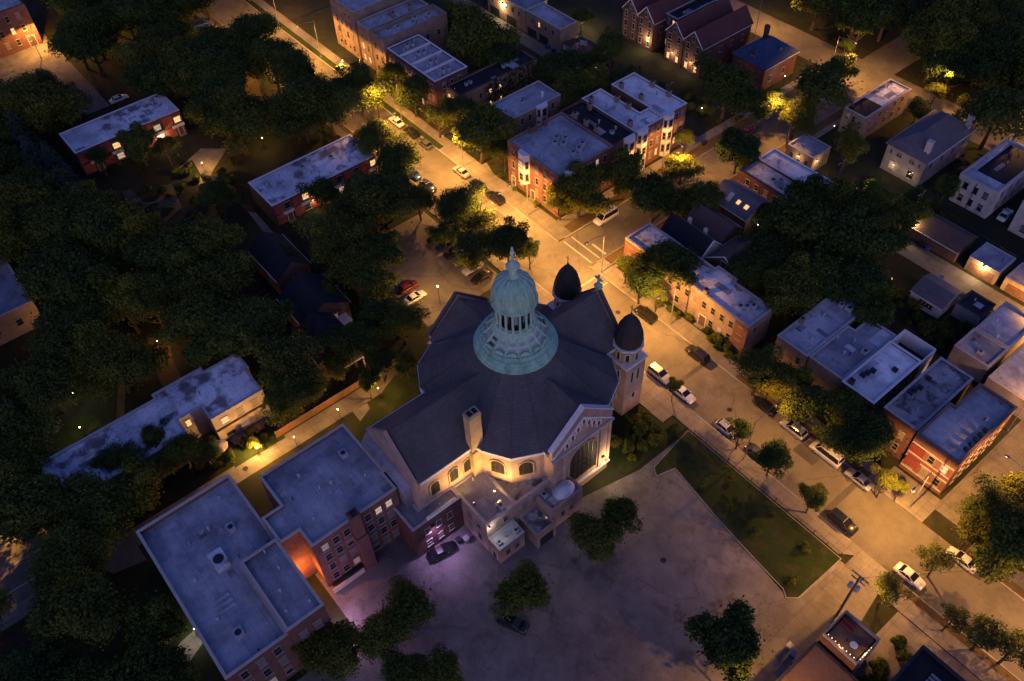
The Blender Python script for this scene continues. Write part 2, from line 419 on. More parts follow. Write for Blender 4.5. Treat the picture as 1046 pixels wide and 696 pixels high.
# ------------------------------------------------------------------ flat-roofed buildings
def flat(name, label, cat, poly, z, wall, roof, coping='grey_stone', parapet=.45, group=None, zb=-.2):
    poly = ccw(poly)
    cx = sum(p[0] for p in poly)/len(poly); cy = sum(p[1] for p in poly)/len(poly)
    root = thing(name, label, cat, (cx, cy, 0), group=group)
    pts = [(x-cx, y-cy) for x, y in poly]
    inn = inset(pts, .3); n = len(pts)
    mb = MB()
    vs = [(x, y, zb) for x, y in pts]+[(x, y, z) for x, y in pts]+[(x, y, z) for x, y in inn]+[(x, y, z-parapet) for x, y in inn]
    fs = []
    for i in range(n):
        j = (i+1) % n
        fs += [(i, j, n+j, n+i), (n+i, n+j, 2*n+j, 2*n+i), (2*n+i, 2*n+j, 3*n+j, 3*n+i)]
    mb.add(vs, fs); mb.obj('wall', wall, root)
    mr = MB(); mr.add([(x, y, z-parapet+.02) for x, y in inset(pts, .29)], [tuple(range(n))])
    mr.obj('roof', roof, root)
    if coping:
        mc = MB(); mc.ring(inset(pts, -.06), inset(pts, .36), z+.004, z+.11); mc.obj('coping', coping, root)
    b = dict(root=root, pts=pts, z=z, zr=z-parapet+.02, c=(cx, cy), wall=wall)
    xs = [p[0] for p in inn]; ys = [p[1] for p in inn]; area = (max(xs)-min(xs))*(max(ys)-min(ys))
    rr = random.Random(name+label)
    def free(x0, x1, y0, y1): return all(pin((x, y), inn) for x in (x0, x1) for y in (y0, y1)) and all(not (x0 < p[0] < x1 and y0 < p[1] < y1) for p in inn)
    k = 0
    for _ in range(60):
        if k >= min(7, area/38): break
        w_, d_ = (rr.uniform(.8, 3.6), rr.uniform(.7, 2.2))[::rr.choice((1, -1))]; x, y = rr.uniform(min(xs), max(xs)-w_), rr.uniform(min(ys), max(ys)-d_)
        if not free(x-.05, x+w_+.05, y-.05, y+d_+.05): continue
        mp = MB(); mp.box(x, x+w_, y, y+d_, b['zr']+.004+k*.004, b['zr']+.02+k*.004); mp.obj('roof_patch', rr.choice([roof, roof, 'roof_grey', 'roof_slate_grey', 'roof_gravel' if 'white' not in roof else 'roof_grey']), root); k += 1
    k = 0
    for _ in range(40):
        if k >= min(5, area/45): break
        x, y = rr.uniform(min(xs), max(xs)), rr.uniform(min(ys), max(ys))
        if not free(x-.3, x+.3, y-.3, y+.3): continue
        mp = MB(); h_ = rr.uniform(.3, .8); mp.lathe([(.07, 0), (.07, h_), (.12, h_+.02), (.1, h_+.1)], 8, (x, y)); o = mp.obj('vent_pipe', rr.choice(['dark_metal', 'galvanised', 'white_trim']), root); o.location.z = b['zr']; k += 1
    return b
def loc(b, x, y): return x-b['c'][0], y-b['c'][1]
def roof_unit(b, x, y, w=1.1, d=.9, h=.9, rot=0.0, name='air_conditioner', mat='galvanised'):
    u, v = loc(b, x, y); mb = MB()
    mb.box(-w/2, w/2, -d/2, d/2, .12, h); mb.box(-w/2-.05, w/2+.05, -d/2-.05, d/2+.05, h+.003, h+.06)
    mb.box(-w/2, -w/2+.12, -d/2, d/2, 0, .118); mb.box(w/2-.12, w/2, -d/2, d/2, 0, .118)
    mb.lathe([(min(w, d)*.38, h+.065), (min(w, d)*.38, h+.13), (min(w, d)*.3, h+.14)], 12, mi=1)
    o = mb.obj(name, [mat, 'dark_metal'], b['root']); o.location = (u, v, b['zr']); o.rotation_euler.z = rot
def roof_vent(b, x, y, r=.16, h=.7, mat='galvanised'):
    u, v = loc(b, x, y); mb = MB()
    mb.lathe([(r, 0), (r, h), (r*1.7, h+.02), (r*1.7, h+.12), (.02, h+.3)], 10)
    o = mb.obj('roof_vent', mat, b['root']); o.location = (u, v, b['zr'])
def chimney(b, x, y, w=.9, d=.7, h=1.6, mat=None, z=None):
    u, v = loc(b, x, y); mb = MB(); z = b['zr'] if z is None else z
    mb.box(-w/2, w/2, -d/2, d/2, -.1, h); mb.box(-w/2-.07, w/2+.07, -d/2-.07, d/2+.07, h+.003, h+.14)
    mb.box(-w/4, w/4, -d/4, d/4, h+.144, h+.34, 1)
    o = mb.obj('chimney', [mat or b['wall'], 'black_cap'], b['root']); o.location = (u, v, z)
def bay(b, x, y, n, w, dpt, z0, z1, rows, mat='white_trim', dz=3.1, zw=1.3, lit=None):
    "three-sided bay: (x, y) is the middle of its foot on the wall"
    u, v = loc(b, x, y); n = Vector(NRM[n]); t = Vector((-n.y, n.x))
    a = [(-w/2, -.1), (-w/2, 0), (-w*.28, dpt), (w*.28, dpt), (w/2, 0), (w/2, -.1)]
    pl = ccw([tuple(Vector((u, v))+t*p+n*q) for p, q in a])
    mb = MB(); mb.prism(pl, z0, z1); o = mb.obj('bay_window', mat, b['root'])
    mc = MB(); mc.prism(inset(pl, -.08), z1+.004, z1+.16); mc.obj('bay_cornice', 'white_trim', o)
    lit = lit or {}
    for r in range(rows):
        c = Vector((u, v))+n*(dpt+.001)
        put_window(o, c, z0+zw+r*dz, n, window_mesh(w*.4, 1.7, lit.get(r, 'dark')))
        for s in (-1, 1):
            p0 = Vector((u, v))+t*(s*w/2); p1 = Vector((u, v))+t*(s*w*.28)+n*dpt
            nn = (n*(w*.22)+t*(s*dpt)).normalized(); mid = (p0+p1)/2
            put_window(o, mid, z0+zw+r*dz, nn, window_mesh(min((p1-p0).length*.6, .8), 1.7))
def door(b, x, y, n, w=1.1, h=2.2, mat='brown_siding', lit=False):
    u, v = loc(b, x, y); mb = MB()
    mb.box(-w/2-.1, -w/2, -.02, .1, 0, h+.1); mb.box(w/2, w/2+.1, -.02, .1, 0, h+.1); mb.box(-w/2, w/2, -.02, .1, h, h+.1)
    mb.box(-w/2, w/2, -.02, .05, .12, h, 1)
    mb.box(-w/2-.3, w/2+.3, -.02, .9, -.1, .115, 2)
    o = mb.obj('door', ['white_trim', mat, 'concrete'], b['root']); o.location = (u, v, 0); o.rotation_euler.z = face_rot(NRM[n])
def garage_door(b, x, y, n, w=4.6, h=2.2, mat='white_trim'):
    u, v = loc(b, x, y); mb = MB(); k = 4
    for i in range(k): mb.box(-w/2, w/2, -.02, .04, .02+i*h/k, (i+1)*h/k-.015)
    o = mb.obj('garage_door', mat, b['root']); o.location = (u, v, 0); o.rotation_euler.z = face_rot(NRM[n])
def wall_lamp(b, x, y, n, z, col=WARM, power=120, mat='bulb_warm', spot=None, down=True, r=.14):
    u, v = loc(b, x, y); nv = NRM[n]; mb = MB()
    mb.box(-.06, .06, -.02, .3, -.04, .04); mb.box(-.16, .16, .1, .42, .042, .1)
    mb.lathe([(.03, -.16-r*.3), (r, -.1), (r, 0), (.05, .035)], 10, (0, .26), 1)
    o = mb.obj('wall_lamp', ['dark_metal', mat], b['root']); o.location = (u, v, z); o.rotation_euler.z = face_rot(nv)
    light('lamp_light', 'POINT', o, (0, .9, -.45), col, power*.55, .12)

# ------------------------------------------------------------------ pitched houses
def pitched(name, label, cat, x0, x1, y0, y1, ze, zr, axis, wall, roof, hip=0.0, over=.35, group=None, trim=True):
    cx, cy = (x0+x1)/2, (y0+y1)/2
    root = thing(name, label, cat, (cx, cy, 0), group=group)
    a, c = (x1-x0)/2, (y1-y0)/2
    sw = axis == 'Y'
    L, W = (c, a) if sw else (a, c)                      # half length along the ridge, half width
    def T(p): return (-p[1], p[0], p[2]) if sw else p
    mb = MB(); g = not hip
    vs = [(-L, -W, -.2), (L, -W, -.2), (L, W, -.2), (-L, W, -.2), (-L, -W, ze), (L, -W, ze), (L, W, ze), (-L, W, ze)]
    fs = [(0, 1, 5, 4), (2, 3, 7, 6)]
    if g: vs += [(-L, 0, zr-.08), (L, 0, zr-.08)]; fs += [(1, 2, 6, 9, 5), (3, 0, 4, 8, 7)]
    else: fs += [(1, 2, 6, 5), (3, 0, 4, 7)]
    mb.add([T(v) for v in vs], fs); mb.obj('wall', wall, root)
    sl = (zr-ze)/W; o = over; hl = L-hip if hip else L+o*.6
    e = 0.12
    mr = MB()
    for dz in (0, e):
        z_e = ze-o*sl+dz; z_r = zr+dz
        if hip: ol = L+o
        else: ol = hl
        vs = [(-ol, -W-o, z_e), (ol, -W-o, z_e), (ol, W+o, z_e), (-ol, W+o, z_e), (-hl, 0, z_r), (hl, 0, z_r)]
        fs = [(0, 1, 5, 4), (2, 3, 4, 5)]
        if hip: fs += [(1, 2, 5), (3, 0, 4)]
        if dz == 0: fs = [f[::-1] for f in fs]
        mr.add([T(v) for v in vs], fs)
    n0, n1 = 0, 6
    for f in ((0, 1), (1, 5) if not hip else (1, 2), (5, 2) if not hip else (2, 3), (2, 3) if not hip else (3, 0), *(((3, 4), (4, 0)) if not hip else ())):
        mr.f.append((f[0], f[1], 6+f[1], 6+f[0])); mr.m.append(0)
    mr.obj('roof', roof, root)
    if trim:
        mt = MB(); zz = ze-o*sl
        for s in (-1, 1):
            p = [T((-L-o*.5, s*(W+o+.05), zz+.02)), T((L+o*.5, s*(W+o+.05), zz+.02))]
            mt.tube(p[0], p[1], .07, n=6)
        mt.obj('gutter', 'white_trim', root)
    pts = ccw([(-a, -c), (a, -c), (a, c), (-a, c)])
    return dict(root=root, pts=pts, z=ze, zr=zr, c=(cx, cy), wall=wall, sl=sl, T=T, W=W, L=L)
def dormer(b, x, y, n, w=1.8, dep=2.2, z0=5, h=1.5, rise=.9, roof='shingle_brown', wall='brown_siding', lit='dark'):
    u, v = loc(b, x, y); mb = MB()
    mb.add([(-w/2, 0, 0), (w/2, 0, 0), (w/2, 0, h), (0, 0, h+rise), (-w/2, 0, h), (-w/2, -dep, 0), (w/2, -dep, 0), (w/2, -dep, h), (0, -dep, h+rise), (-w/2, -dep, h)],
           [(0, 4, 3, 2, 1), (0, 5, 9, 4), (1, 2, 7, 6)])
    mb.add([(-w/2-.15, .15, h-.1), (0, .15, h+rise+.06), (w/2+.15, .15, h-.1), (-w/2-.15, -dep, h-.1), (0, -dep, h+rise+.06), (w/2+.15, -dep, h-.1)],
           [(0, 1, 4, 3), (1, 2, 5, 4)], 1)
    o = mb.obj('dormer', [wall, roof], b['root']); o.location = (u, v, z0); o.rotation_euler.z = face_rot(NRM[n])
    wd = link('window', window_mesh(w*.5, h*.7, lit), o, (0, .01, .2))
def gable_trim(b, s):
    "white barge boards and a window on the gable end s (+1/-1 along the ridge)"
    T = b['T']; L, W = b['L'], b['W']; mb = MB(); ze, zr = b['z'], b['zr']
    for q in (-1, 1): mb.tube(T((s*(L+.24), q*(W+.3), ze-.1)), T((s*(L+.24), 0, zr+.02)), .11, n=6)
    mb.obj('barge_board', 'white_trim', b['root'])

# ------------------------------------------------------------------ the setting
def grid_sheet(name, x0, x1, y0, y1, z, mat): return sheet(name, rect(x0, x1, y0, y1), z, mat)
grid_sheet('ground', -900, 500, -500, 900, 0.0, 'soil')
# street along the church (runs the length of the picture), the cross street and the street two blocks up
grid_sheet('road', -420, 160, 76.6, 87.3, .012, 'asphalt')
grid_sheet('cross_road', -96.2, -86.9, 87.3, 178.0, .012, 'asphalt')
grid_sheet('north_road', -420, 160, 178.0, 188.0, .012, 'asphalt')
grid_sheet('cross_road_beyond', -96.2, -86.9, 188.0, 420, .012, 'asphalt')
grid_sheet('alley', -420, -96.8, 130.3, 134.2, .010, 'alley_concrete')
grid_sheet('alley', -66.0, 120, 135.3, 140.2, .010, 'alley_concrete')
grid_sheet('side_alley', -13.2, -5.6, 90.8, 135.3, .010, 'alley_concrete')
grid_sheet('church_alley', -91.2, -87.8, -60, 46.0, .010, 'alley_concrete')
grid_sheet('west_road', -104.5, -90.5, -200, -11.0, .014, 'asphalt')
# pavements with kerbs (real steps)
def pavement(x0, x1, y0, y1, kerb=None, mat='concrete'):
    slab('pavement', rect(x0, x1, y0, y1), .13, mat)
    if kerb:
        for k in kerb: slab('kerb', rect(*k), .137, 'kerb_stone')
pavement(-420, -96.4, 89.0, 91.4); slab('kerb', rect(-420, -96.2, 87.3, 87.5), .14, 'kerb_stone')
slab('parkway', rect(-420, -137, 87.5, 89.0), .12, 'grass')
pavement(-137, -96.4, 87.5, 89.0)
pavement(-86.7, -12.9, 88.8, 91.0); slab('kerb', rect(-86.9, -12.9, 87.3, 87.5), .14, 'kerb_stone')
slab('parkway', rect(-50.0, -23.0, 87.5, 88.8), .12, 'brown_parkway')
pavement(-86.7, -50.0, 87.5, 88.8); pavement(-23.0, -12.9, 87.5, 88.8)
pavement(-21.5, -13.2, 91.0, 92.8)
pavement(-6.0, 160, 88.8, 91.0); slab('kerb', rect(-6.2, 160, 87.3, 87.5), .14, 'kerb_stone'); slab('parkway', rect(-6.0, 160, 87.5, 88.8), .12, 'brown_parkway')
pavement(-420, -18.0, 73.4, 75.2); slab('kerb', rect(-420, -18.0, 76.4, 76.6), .14, 'kerb_stone')
slab('parkway', rect(-420, -110.0, 75.2, 76.4), .12, 'brown_parkway'); pavement(-110.0, -60.0, 75.2, 76.4)
pavement(-60.0, -30.0, 75.2, 76.4); pavement(-30.0, -18.0, 75.2, 76.4)
pavement(-10.2, 160, 72.6, 75.2); slab('kerb', rect(-10.2, 160, 76.4, 76.6), .14, 'kerb_stone'); slab('parkway', rect(-10.2, 160, 75.2, 76.4), .12, 'brown_parkway')
slab('pavement', [(-18.0, 73.4), (-16.2, 75.0), (-16.2, 76.6), (-18.0, 76.6)], .132, 'concrete')
pavement(-101.3, -99.0, 91.4, 176.0); slab('kerb', rect(-96.4, -96.2, 89.2, 178), .14, 'kerb_stone'); slab('parkway', rect(-99.0, -96.4, 91.6, 176), .12, 'brown_parkway')
pavement(-84.6, -83.2, 91.0, 176.0); slab('kerb', rect(-86.9, -86.7, 89.2, 178), .14, 'kerb_stone'); slab('parkway', rect(-86.7, -84.6, 91.2, 176), .12, 'brown_parkway')
# painted crossing lines
for i, (x0, x1, y0, y1) in enumerate([(-95.6, -87.4, 88.2, 88.5), (-95.6, -87.4, 90.3, 90.6), (-91.3, -87.4, 91.9, 92.4),
                                      (-84.2, -83.9, 77.0, 87.0), (-81.6, -81.3, 77.0, 87.0)]):
    grid_sheet('crossing_marking', x0, x1, y0, y1, .018, 'road_paint')
for y in (-26.5, -19.4): pass
for k in range(3): grid_sheet('road_marking', -101.6+k*4.2, -101.35+k*4.2, -60, -13, .019, 'road_paint')
# church car park, drive, lawn and planting strip
sheet('car_park', [(-52, -60), (-52, 27), (-50, 27), (-44.5, 48), (-44.5, 63.2), (-43.2, 73.2), (-47.5, 73.2), (-47.5, 61.5), (-51, 45), (-66, 29), (-66, 12), (-54, 12), (-54, -60)], .012, 'old_asphalt')
sheet('car_park', [(-52, -60), (40, -60), (-8.0, 57.4), (-12.6, 72.8), (-17.1, 72.8), (-17.3, 63.4), (-18.5, 62.3), (-27.6, 63.8), (-43.0, 66.2), (-44.5, 66.2), (-44.5, 48), (-50, 27), (-52, 27)], .014, 'old_asphalt')
slab('drive_apron', [(-16.2, 72.6), (-16.2, 76.6), (-10.2, 76.6), (-10.2, 72.6)], .05, 'concrete')
sheet('drive', [(-20, 58), (-17.2, 63.2), (-16.6, 72.6), (-10.4, 72.6), (-7.6, 57), (10, 10), (2, 10)], .018, 'alley_concrete')
lw = ccw([(-47.6, 73.0), (-46.2, 63.6), (-44.9, 62.8), (-44.0, 66.1), (-42.5, 65.9), (-34.2, 64.5), (-27.6, 63.7), (-21.7, 63.1), (-19.6, 62.9), (-18.5, 62.2), (-17.4, 63.4), (-17.2, 73.0)])
slab('lawn', lw, .10, 'grass')
mb = MB(); mb.ring(inset(lw, -.11), lw, -.1, .13); struct('lawn_kerb', mb, 'kerb_stone')
slab('church_walk', [(-57.5, 71.0), (-51.5, 71.0), (-51.5, 73.4), (-57.5, 73.4)], .11, 'concrete')
slab('church_walk', rect(-76, -57.5, 69.5, 73.4), .11, 'concrete')
slab('lawn', [(-57.3, 59), (-48.2, 59), (-48.2, 73.2), (-51.3, 73.2), (-51.3, 70.8), (-57.3, 70.8)], .09, 'grass')
slab('lawn', [(-91, 46), (-84, 30), (-73, 30), (-73, 40), (-82.5, 44), (-82.5, 73), (-91, 73)], .06, 'grass')
sheet('parking_lot', [(-122, 54), (-95, 54), (-95, 72.5), (-122, 72.5)], .02, 'asphalt')
sheet('school_yard', [(-66, 12.4), (-54.2, 12.4), (-54.2, 27), (-58, 27), (-66, 27)], .03, 'old_asphalt')
sheet('corner_lot', [(-250, 20), (-205, 20), (-205, 38), (-250, 38)], .02, 'alley_concrete')
sheet('side_yard', [(-7.0, 60.0), (12, 60), (22, 72.5), (-7.0, 72.5)], .02, 'alley_concrete')
# garden walks, patios and bits of lawn between the houses
for pts, mt, nm in [([(178, 176), (205, 152), (232, 152), (217, 175), (211, 192), (203, 190), (205, 178), (196, 163)], 'alley_concrete', 'garden_path'),
                ([(178, 178), (196, 164), (205, 180), (200, 186), (180, 187)], 'grass', 'lawn'),
                ([(124, 196), (133, 193), (147, 207), (160, 206), (165, 190), (175, 188), (186, 212), (160, 235), (148, 226), (134, 213)], 'brown_parkway', 'garden_path'),
                ([(250, 224), (271, 231), (273, 248), (256, 246)], 'grass', 'lawn'),
                ([(253, 216), (262, 218), (284, 243), (276, 246)], 'concrete', 'garden_path'),
                ([(121, 385), (129, 385), (127, 428), (119, 428)], 'brown_parkway', 'garden_path'),
                ([(58, 448), (70, 426), (95, 424), (104, 433), (82, 449), (62, 462)], 'grass', 'lawn'),
                ([(150, 345), (172, 345), (178, 372), (190, 392), (168, 400), (156, 372)], 'brown_parkway', 'garden_bed'),
                ([(215, 431), (268, 400), (282, 425), (240, 455)], 'alley_concrete', 'patio'),
                ([(236, 462), (280, 436), (292, 447), (240, 478)], 'grass', 'lawn'),
                ([(172, 668), (198, 644), (207, 657), (186, 688), (172, 690)], 'concrete', 'garden_path'),
                ([(196, 628), (212, 655), (206, 662), (178, 655)], 'grass', 'lawn'),
                ([(100, 580), (140, 556), (150, 572), (116, 586)], 'concrete', 'garden_path'),
                ([(246, 70), (262, 78), (268, 100), (278, 118), (264, 118), (252, 96)], 'brown_parkway', 'garden_path'),
                ([(360, 420), (375, 412), (384, 428), (372, 436)], 'concrete', 'garden_path'),
                ([(486, 172), (497, 166), (503, 176), (494, 180)], 'concrete', 'front_walk'),
                ([(505, 178), (513, 174), (560, 212), (556, 216)], 'grass', 'lawn'),
                ([(683, 152), (700, 140), (715, 152), (694, 168)], 'grass', 'lawn'),
                ([(585, 75), (612, 72), (625, 95), (590, 100), (572, 88)], 'grass', 'lawn')]:
    q = [tuple(P(x, y, .03))[:2] for x, y in pts]
    slab(nm, q, .045 if nm != 'lawn' else .035, mt)

# ------------------------------------------------------------------ the church
CX, CY = -66.3, 52.0
church = thing('church', 'large peach stone church with dark slate cross roof and green copper dome', 'church', (CX, CY, 0))
def quad_sym(pts):
    "mirror a list of quarter points into the four quarters, counter-clockwise"
    out = []
    return out
A_ = 5.9
quarter = [(A_, -13.0), (7.4, -12.6), (11.1, -10.4), (13.1, -6.6), (13.3, -A_)]
SE_ = quarter
NE_ = [(x, -y) for x, y in quarter][::-1]
NW_ = [(-x, -y) for x, y in quarter]
SW_ = [(-x, y) for x, y in quarter][::-1]
plan = [(A_, -23.8)]+SE_+[(15, -A_), (15, A_)]+NE_+[(A_, 17), (-A_, 17)]+NW_+[(-15, A_), (-15, -A_)]+SW_+[(-A_, -23.8)]
plan = ccw(plan)
mb = MB(); mb.prism(plan, -.2, 15.0, top=False, bottom=False)
ZE, ZR = 15.0, 20.5
for pts in ([(A_, -23.8), (-A_, -23.8)], [(15, -A_), (15, A_)], [(A_, 17), (-A_, 17)], [(-15, A_), (-15, -A_)]):
    p, q = Vector(pts[0]), Vector(pts[1]); t = (q-p).normalized(); nv = Vector((t.y, -t.x))
    if nv.dot((p+q)/2) < 0: nv = -nv
    zr = ZR+(1.3 if pts[0][1] == 17 else 0)
    m_ = (p+q)/2; vs = []
    for off in (.004, -.6):
        for pp, z in ((p, ZE), (q, ZE), (q, ZE+.7), (m_, zr+.75), (p, ZE+.7)): vs.append((*(pp+nv*off), z))
    mb.add(vs, [(0, 1, 2, 3, 4), (9, 8, 7, 6, 5), (1, 6, 7, 2), (4, 9, 5, 0)])
wall = mb.obj('wall', 'peach_stone', church)
# raking copings
for pts in ([(A_, -23.8), (-A_, -23.8)], [(15, -A_), (15, A_)], [(A_, 17), (-A_, 17)], [(-15, A_), (-15, -A_)]):
    p, q = Vector(pts[0]), Vector(pts[1]); t = (q-p).normalized(); nv = Vector((t.y, -t.x))
    if nv.dot((p+q)/2) < 0: nv = -nv
    zr = ZR+(1.3 if pts[0][1] == 17 else 0); m_ = (p+q)/2; mb = MB()
    wdt = .75 if pts[0] == (15, -A_) else .42
    vs = []
    for off, dz in ((.12, .76), (.12, .98), (-wdt, .98), (-wdt, .76)):
        for pp, z in ((p-t*.25, ZE-.25), (m_, zr), (q+t*.25, ZE-.25)): vs.append((*(pp+nv*off), z+dz))
    fs = []
    for i in range(4):
        j = (i+1) % 4
        for k in (0, 1): fs.append((i*3+k, i*3+k+1, j*3+k+1, j*3+k))
    fs += [(0, 3, 6, 9), (2, 11, 8, 5)]
    mb.add(vs, fs); mb.obj('coping', {(15, -A_): 'white_trim', (A_, -23.8): 'peach_stone'}.get(pts[0], 'slate'), church)
# eaves cornice: grey band with white gutter
for idx, seg in enumerate((SE_, NE_, NW_, SW_)):
    ext = {0: [(A_, -23.0)]+SE_+[(14.2, -A_)], 1: [(14.2, A_)]+NE_+[(A_, 16.2)], 2: [(-A_, 16.2)]+NW_+[(-14.2, A_)], 3: [(-14.2, -A_)]+SW_+[(-A_, -23.0)]}[idx]
    for nm, o0, o1, z0, z1, mt in (('cornice', .22, -.05, 13.75, 14.35, 'grey_stone'), ('gutter', .55, -.05, 14.5, 14.98, 'white_trim')):
        mb = MB(); n = len(ext); off = []
        for d in (o0, o1):
            l = []
            for i in range(n):
                pr_, p, nx = Vector(ext[max(i-1, 0)]), Vector(ext[i]), Vector(ext[min(i+1, n-1)])
                e1 = (p-pr_).normalized() if i else (nx-p).normalized(); e2 = (nx-p).normalized() if i < n-1 else e1
                n1 = Vector((e1.y, -e1.x)); n2 = Vector((e2.y, -e2.x)); l.append(tuple(p+(n1+n2)*(d/max(1+n1.dot(n2), .35))))
            off.append(l)
        vs = [(*p, z0) for p in off[0]]+[(*p, z1) for p in off[0]]+[(*p, z1) for p in off[1]]+[(*p, z0) for p in off[1]]
        fs = []
        for i in range(n-1):
            for a_, b_ in ((0, 1), (1, 2), (2, 3), (3, 0)): fs.append((a_*n+i, a_*n+i+1, b_*n+i+1, b_*n+i))
        fs += [(0, n, 2*n, 3*n), (n-1, 4*n-1, 3*n-1, 2*n-1)]
        mb.add(vs, fs); mb.obj(nm, mt, church)
# slate roof: faceted crossing + four arms
mb = MB()
rim = [(x*1.035, y*1.035) for x, y in SE_[1:4]+NE_[1:4]+NW_[1:4]+SW_[1:4]]
n = len(rim); top = []
for x, y in rim:
    t = math.atan2(y, x); top.append((5.4*math.cos(t), 5.4*math.sin(t), 22.3))
mb.add([(x, y, 14.95) for x, y in rim]+top, [(i, (i+1) % n, n+(i+1) % n, n+i) for i in range(n)]+[tuple(range(n, 2*n))])
hw = A_+.42; sl = (ZR-ZE)/A_
for d, L in (((0, -1), 23.25), ((1, 0), 14.45), ((0, 1), 16.45), ((-1, 0), 14.45)):
    d = Vector(d); t = Vector((-d.y, d.x)); zr = ZR+(1.3 if d.y == 1 else 0); ze = ZE-.02
    vs = []
    for s in (3.5, L):
        for u, z in ((-hw, ze), (0, zr), (hw, ze)): vs.append((*(d*s+t*u), z))
    mb.add(vs, [(0, 1, 4, 3), (1, 2, 5, 4), (0, 3, 5, 2)])
roof_ = mb.obj('roof', 'slate', church)
for i in range(n):
    mb = MB(); a_, c_ = Vector((*rim[i], 15.0)), Vector(top[i]); mb.tube(a_, c_, .07, n=6); mb.obj('hip_cap', 'slate', roof_)
for d, L in (((0, -1), 23.25), ((1, 0), 14.45), ((0, 1), 16.45), ((-1, 0), 14.45)):
    d = Vector(d); zr = ZR+(1.3 if d.y == 1 else 0); mb = MB(); mb.tube((*(d*8.0), zr+.02), (*(d*L), zr+.02), .09, n=6); mb.obj('ridge_cap', 'slate', roof_)
# windows of the church
def arch_window(parent, x, y, z, n, w, h, frame='cream_stone', mull=3, name='arched_window', glass='stained_glass'):
    mb = MB(); k = 12; r = w/2; hs = h-r
    def outl(rr, base): return [(-rr, base)]+[(-rr*math.cos(math.pi*i/k), hs+rr*math.sin(math.pi*i/k)) for i in range(k+1)]+[(rr, base)]
    o, i_ = outl(r+.22, -.12), outl(r, 0)
    N = len(o)
    vs = [(a, .16, c) for a, c in o]+[(a, .16, c) for a, c in i_]+[(a, -.02, c) for a, c in o]+[(a, .02, c) for a, c in i_]
    fs = []
    for j in range(N-1): fs += [(j, j+1, N+j+1, N+j), (j, 2*N+j, 2*N+j+1, j+1), (N+j, N+j+1, 3*N+j+1, 3*N+j)]
    mb.add(vs, fs)
    mb.add([(a, .03, c) for a, c in i_], [tuple(range(N))[::-1]], 1)
    for j in range(1, mull+1):
        u = -r+2*r*j/(mull+1); top_ = hs+math.sqrt(max(r*r-u*u, 0))
        mb.box(u-.05, u+.05, .031, .08, 0, top_, 2)
    for zz in np.arange(1.2, hs, 1.6): mb.box(-r, r, .032, .07, zz-.04, zz+.04, 2)
    ob = mb.obj(name, [frame, glass, 'dark_metal'], parent); ob.location = (x, y, z); ob.rotation_euler.z = face_rot(n)
arch_window(church, 15.0, 0.3, 3.6, (1, 0), 5.6, 8.6, 'peach_stone', 5)
arch_window(church, -15.0, 0, 3.6, (-1, 0), 5.6, 8.6, 'peach_stone', 5)
for yy in (-20.6, -17.2, -14.6): arch_window(church, A_, yy, 9.2, (1, 0), 1.5, 3.1, 'yellow_brick', 1)
for yy in (-20.6, -17.2): arch_window(church, -A_, yy, 9.2, (-1, 0), 1.5, 3.1, 'yellow_brick', 1)
for s1 in (1, -1):
    for s2 in (1, -1):
        for (xa, ya), (xb, yb) in (((7.4, -12.6), (11.1, -10.4)), ((11.1, -10.4), (13.1, -6.6))):
            mx, my = (xa+xb)/2*s1, (ya+yb)/2*s2; nn = Vector(((yb-ya)*-1*-1, (xa-xb))).normalized(); nn = Vector((abs(nn.x)*s1, -abs(nn.y)*s2))
            arch_window(church, mx, my, 9.4, nn, 2.1, 3.3, 'yellow_brick', 2)
# facade trim on the transept: arcade of small windows under the rake, pilasters, string course, plinth
for s, yy in ((1, 15.0), (-1, -15.0)):
    nn = (s, 0)
    for i in range(-3, 4):
        zz = 15.0+(3-abs(i))*.95 if False else 13.9+(3.4-abs(i))*1.05
        arch_window(church, yy, i*1.05, zz, nn, .55, 1.15, 'white_trim', 0, 'small_window')
    for u in (-5.6, -3.7, 3.9, 5.6): mb = MB(); mb.box(min(yy-.02*s, yy+s*.22), max(yy-.02*s, yy+s*.22), u-.28, u+.28, 2.45, 13.2); mb.obj('pilaster', 'peach_stone', church)
    mb = MB(); mb.box(min(yy-.002*s, yy+s*.34), max(yy-.002*s, yy+s*.34), -6.2, 6.2, 13.25, 13.7); mb.obj('string_course', 'grey_stone', church)
    mb = MB(); mb.box(min(yy-.002*s, yy+s*.3), max(yy-.002*s, yy+s*.3), -6.1, 6.1, 2.0, 2.4); mb.obj('plinth_course', 'white_trim', church)
    mb = MB()
    vs = []
    for off in (.02, .2):
        for u, z in ((-5.9, 14.0), (0, 19.3), (5.9, 14.0), (5.9, 13.72), (0, 18.9), (-5.9, 13.72)): vs.append((yy+s*off, u, z))
    mb.add(vs, [(6, 7, 10, 11), (7, 8, 9, 10), (0, 1, 7, 6), (1, 2, 8, 7), (5, 4, 10, 11), (4, 3, 9, 10)]); mb.obj('rake_moulding', 'white_trim', church)
for sx in (1, -1):
    arch_window(church, sx*3.6, 17.0, 1.0, (0, 1), 1.7, 4.4, 'cream_stone', 0, 'doorway', 'lit_glass_dim')
arch_window(church, 0, 17.0, .6, (0, 1), 2.2, 5.2, 'cream_stone', 0, 'doorway', 'lit_glass_dim')
mb = MB()
for i in range(5): mb.box(-5.2-i*.35, 5.2+i*.35, 17.05, 17.4+i*.38, -.1, .95-i*.19)
mb.obj('front_steps', 'concrete', church)
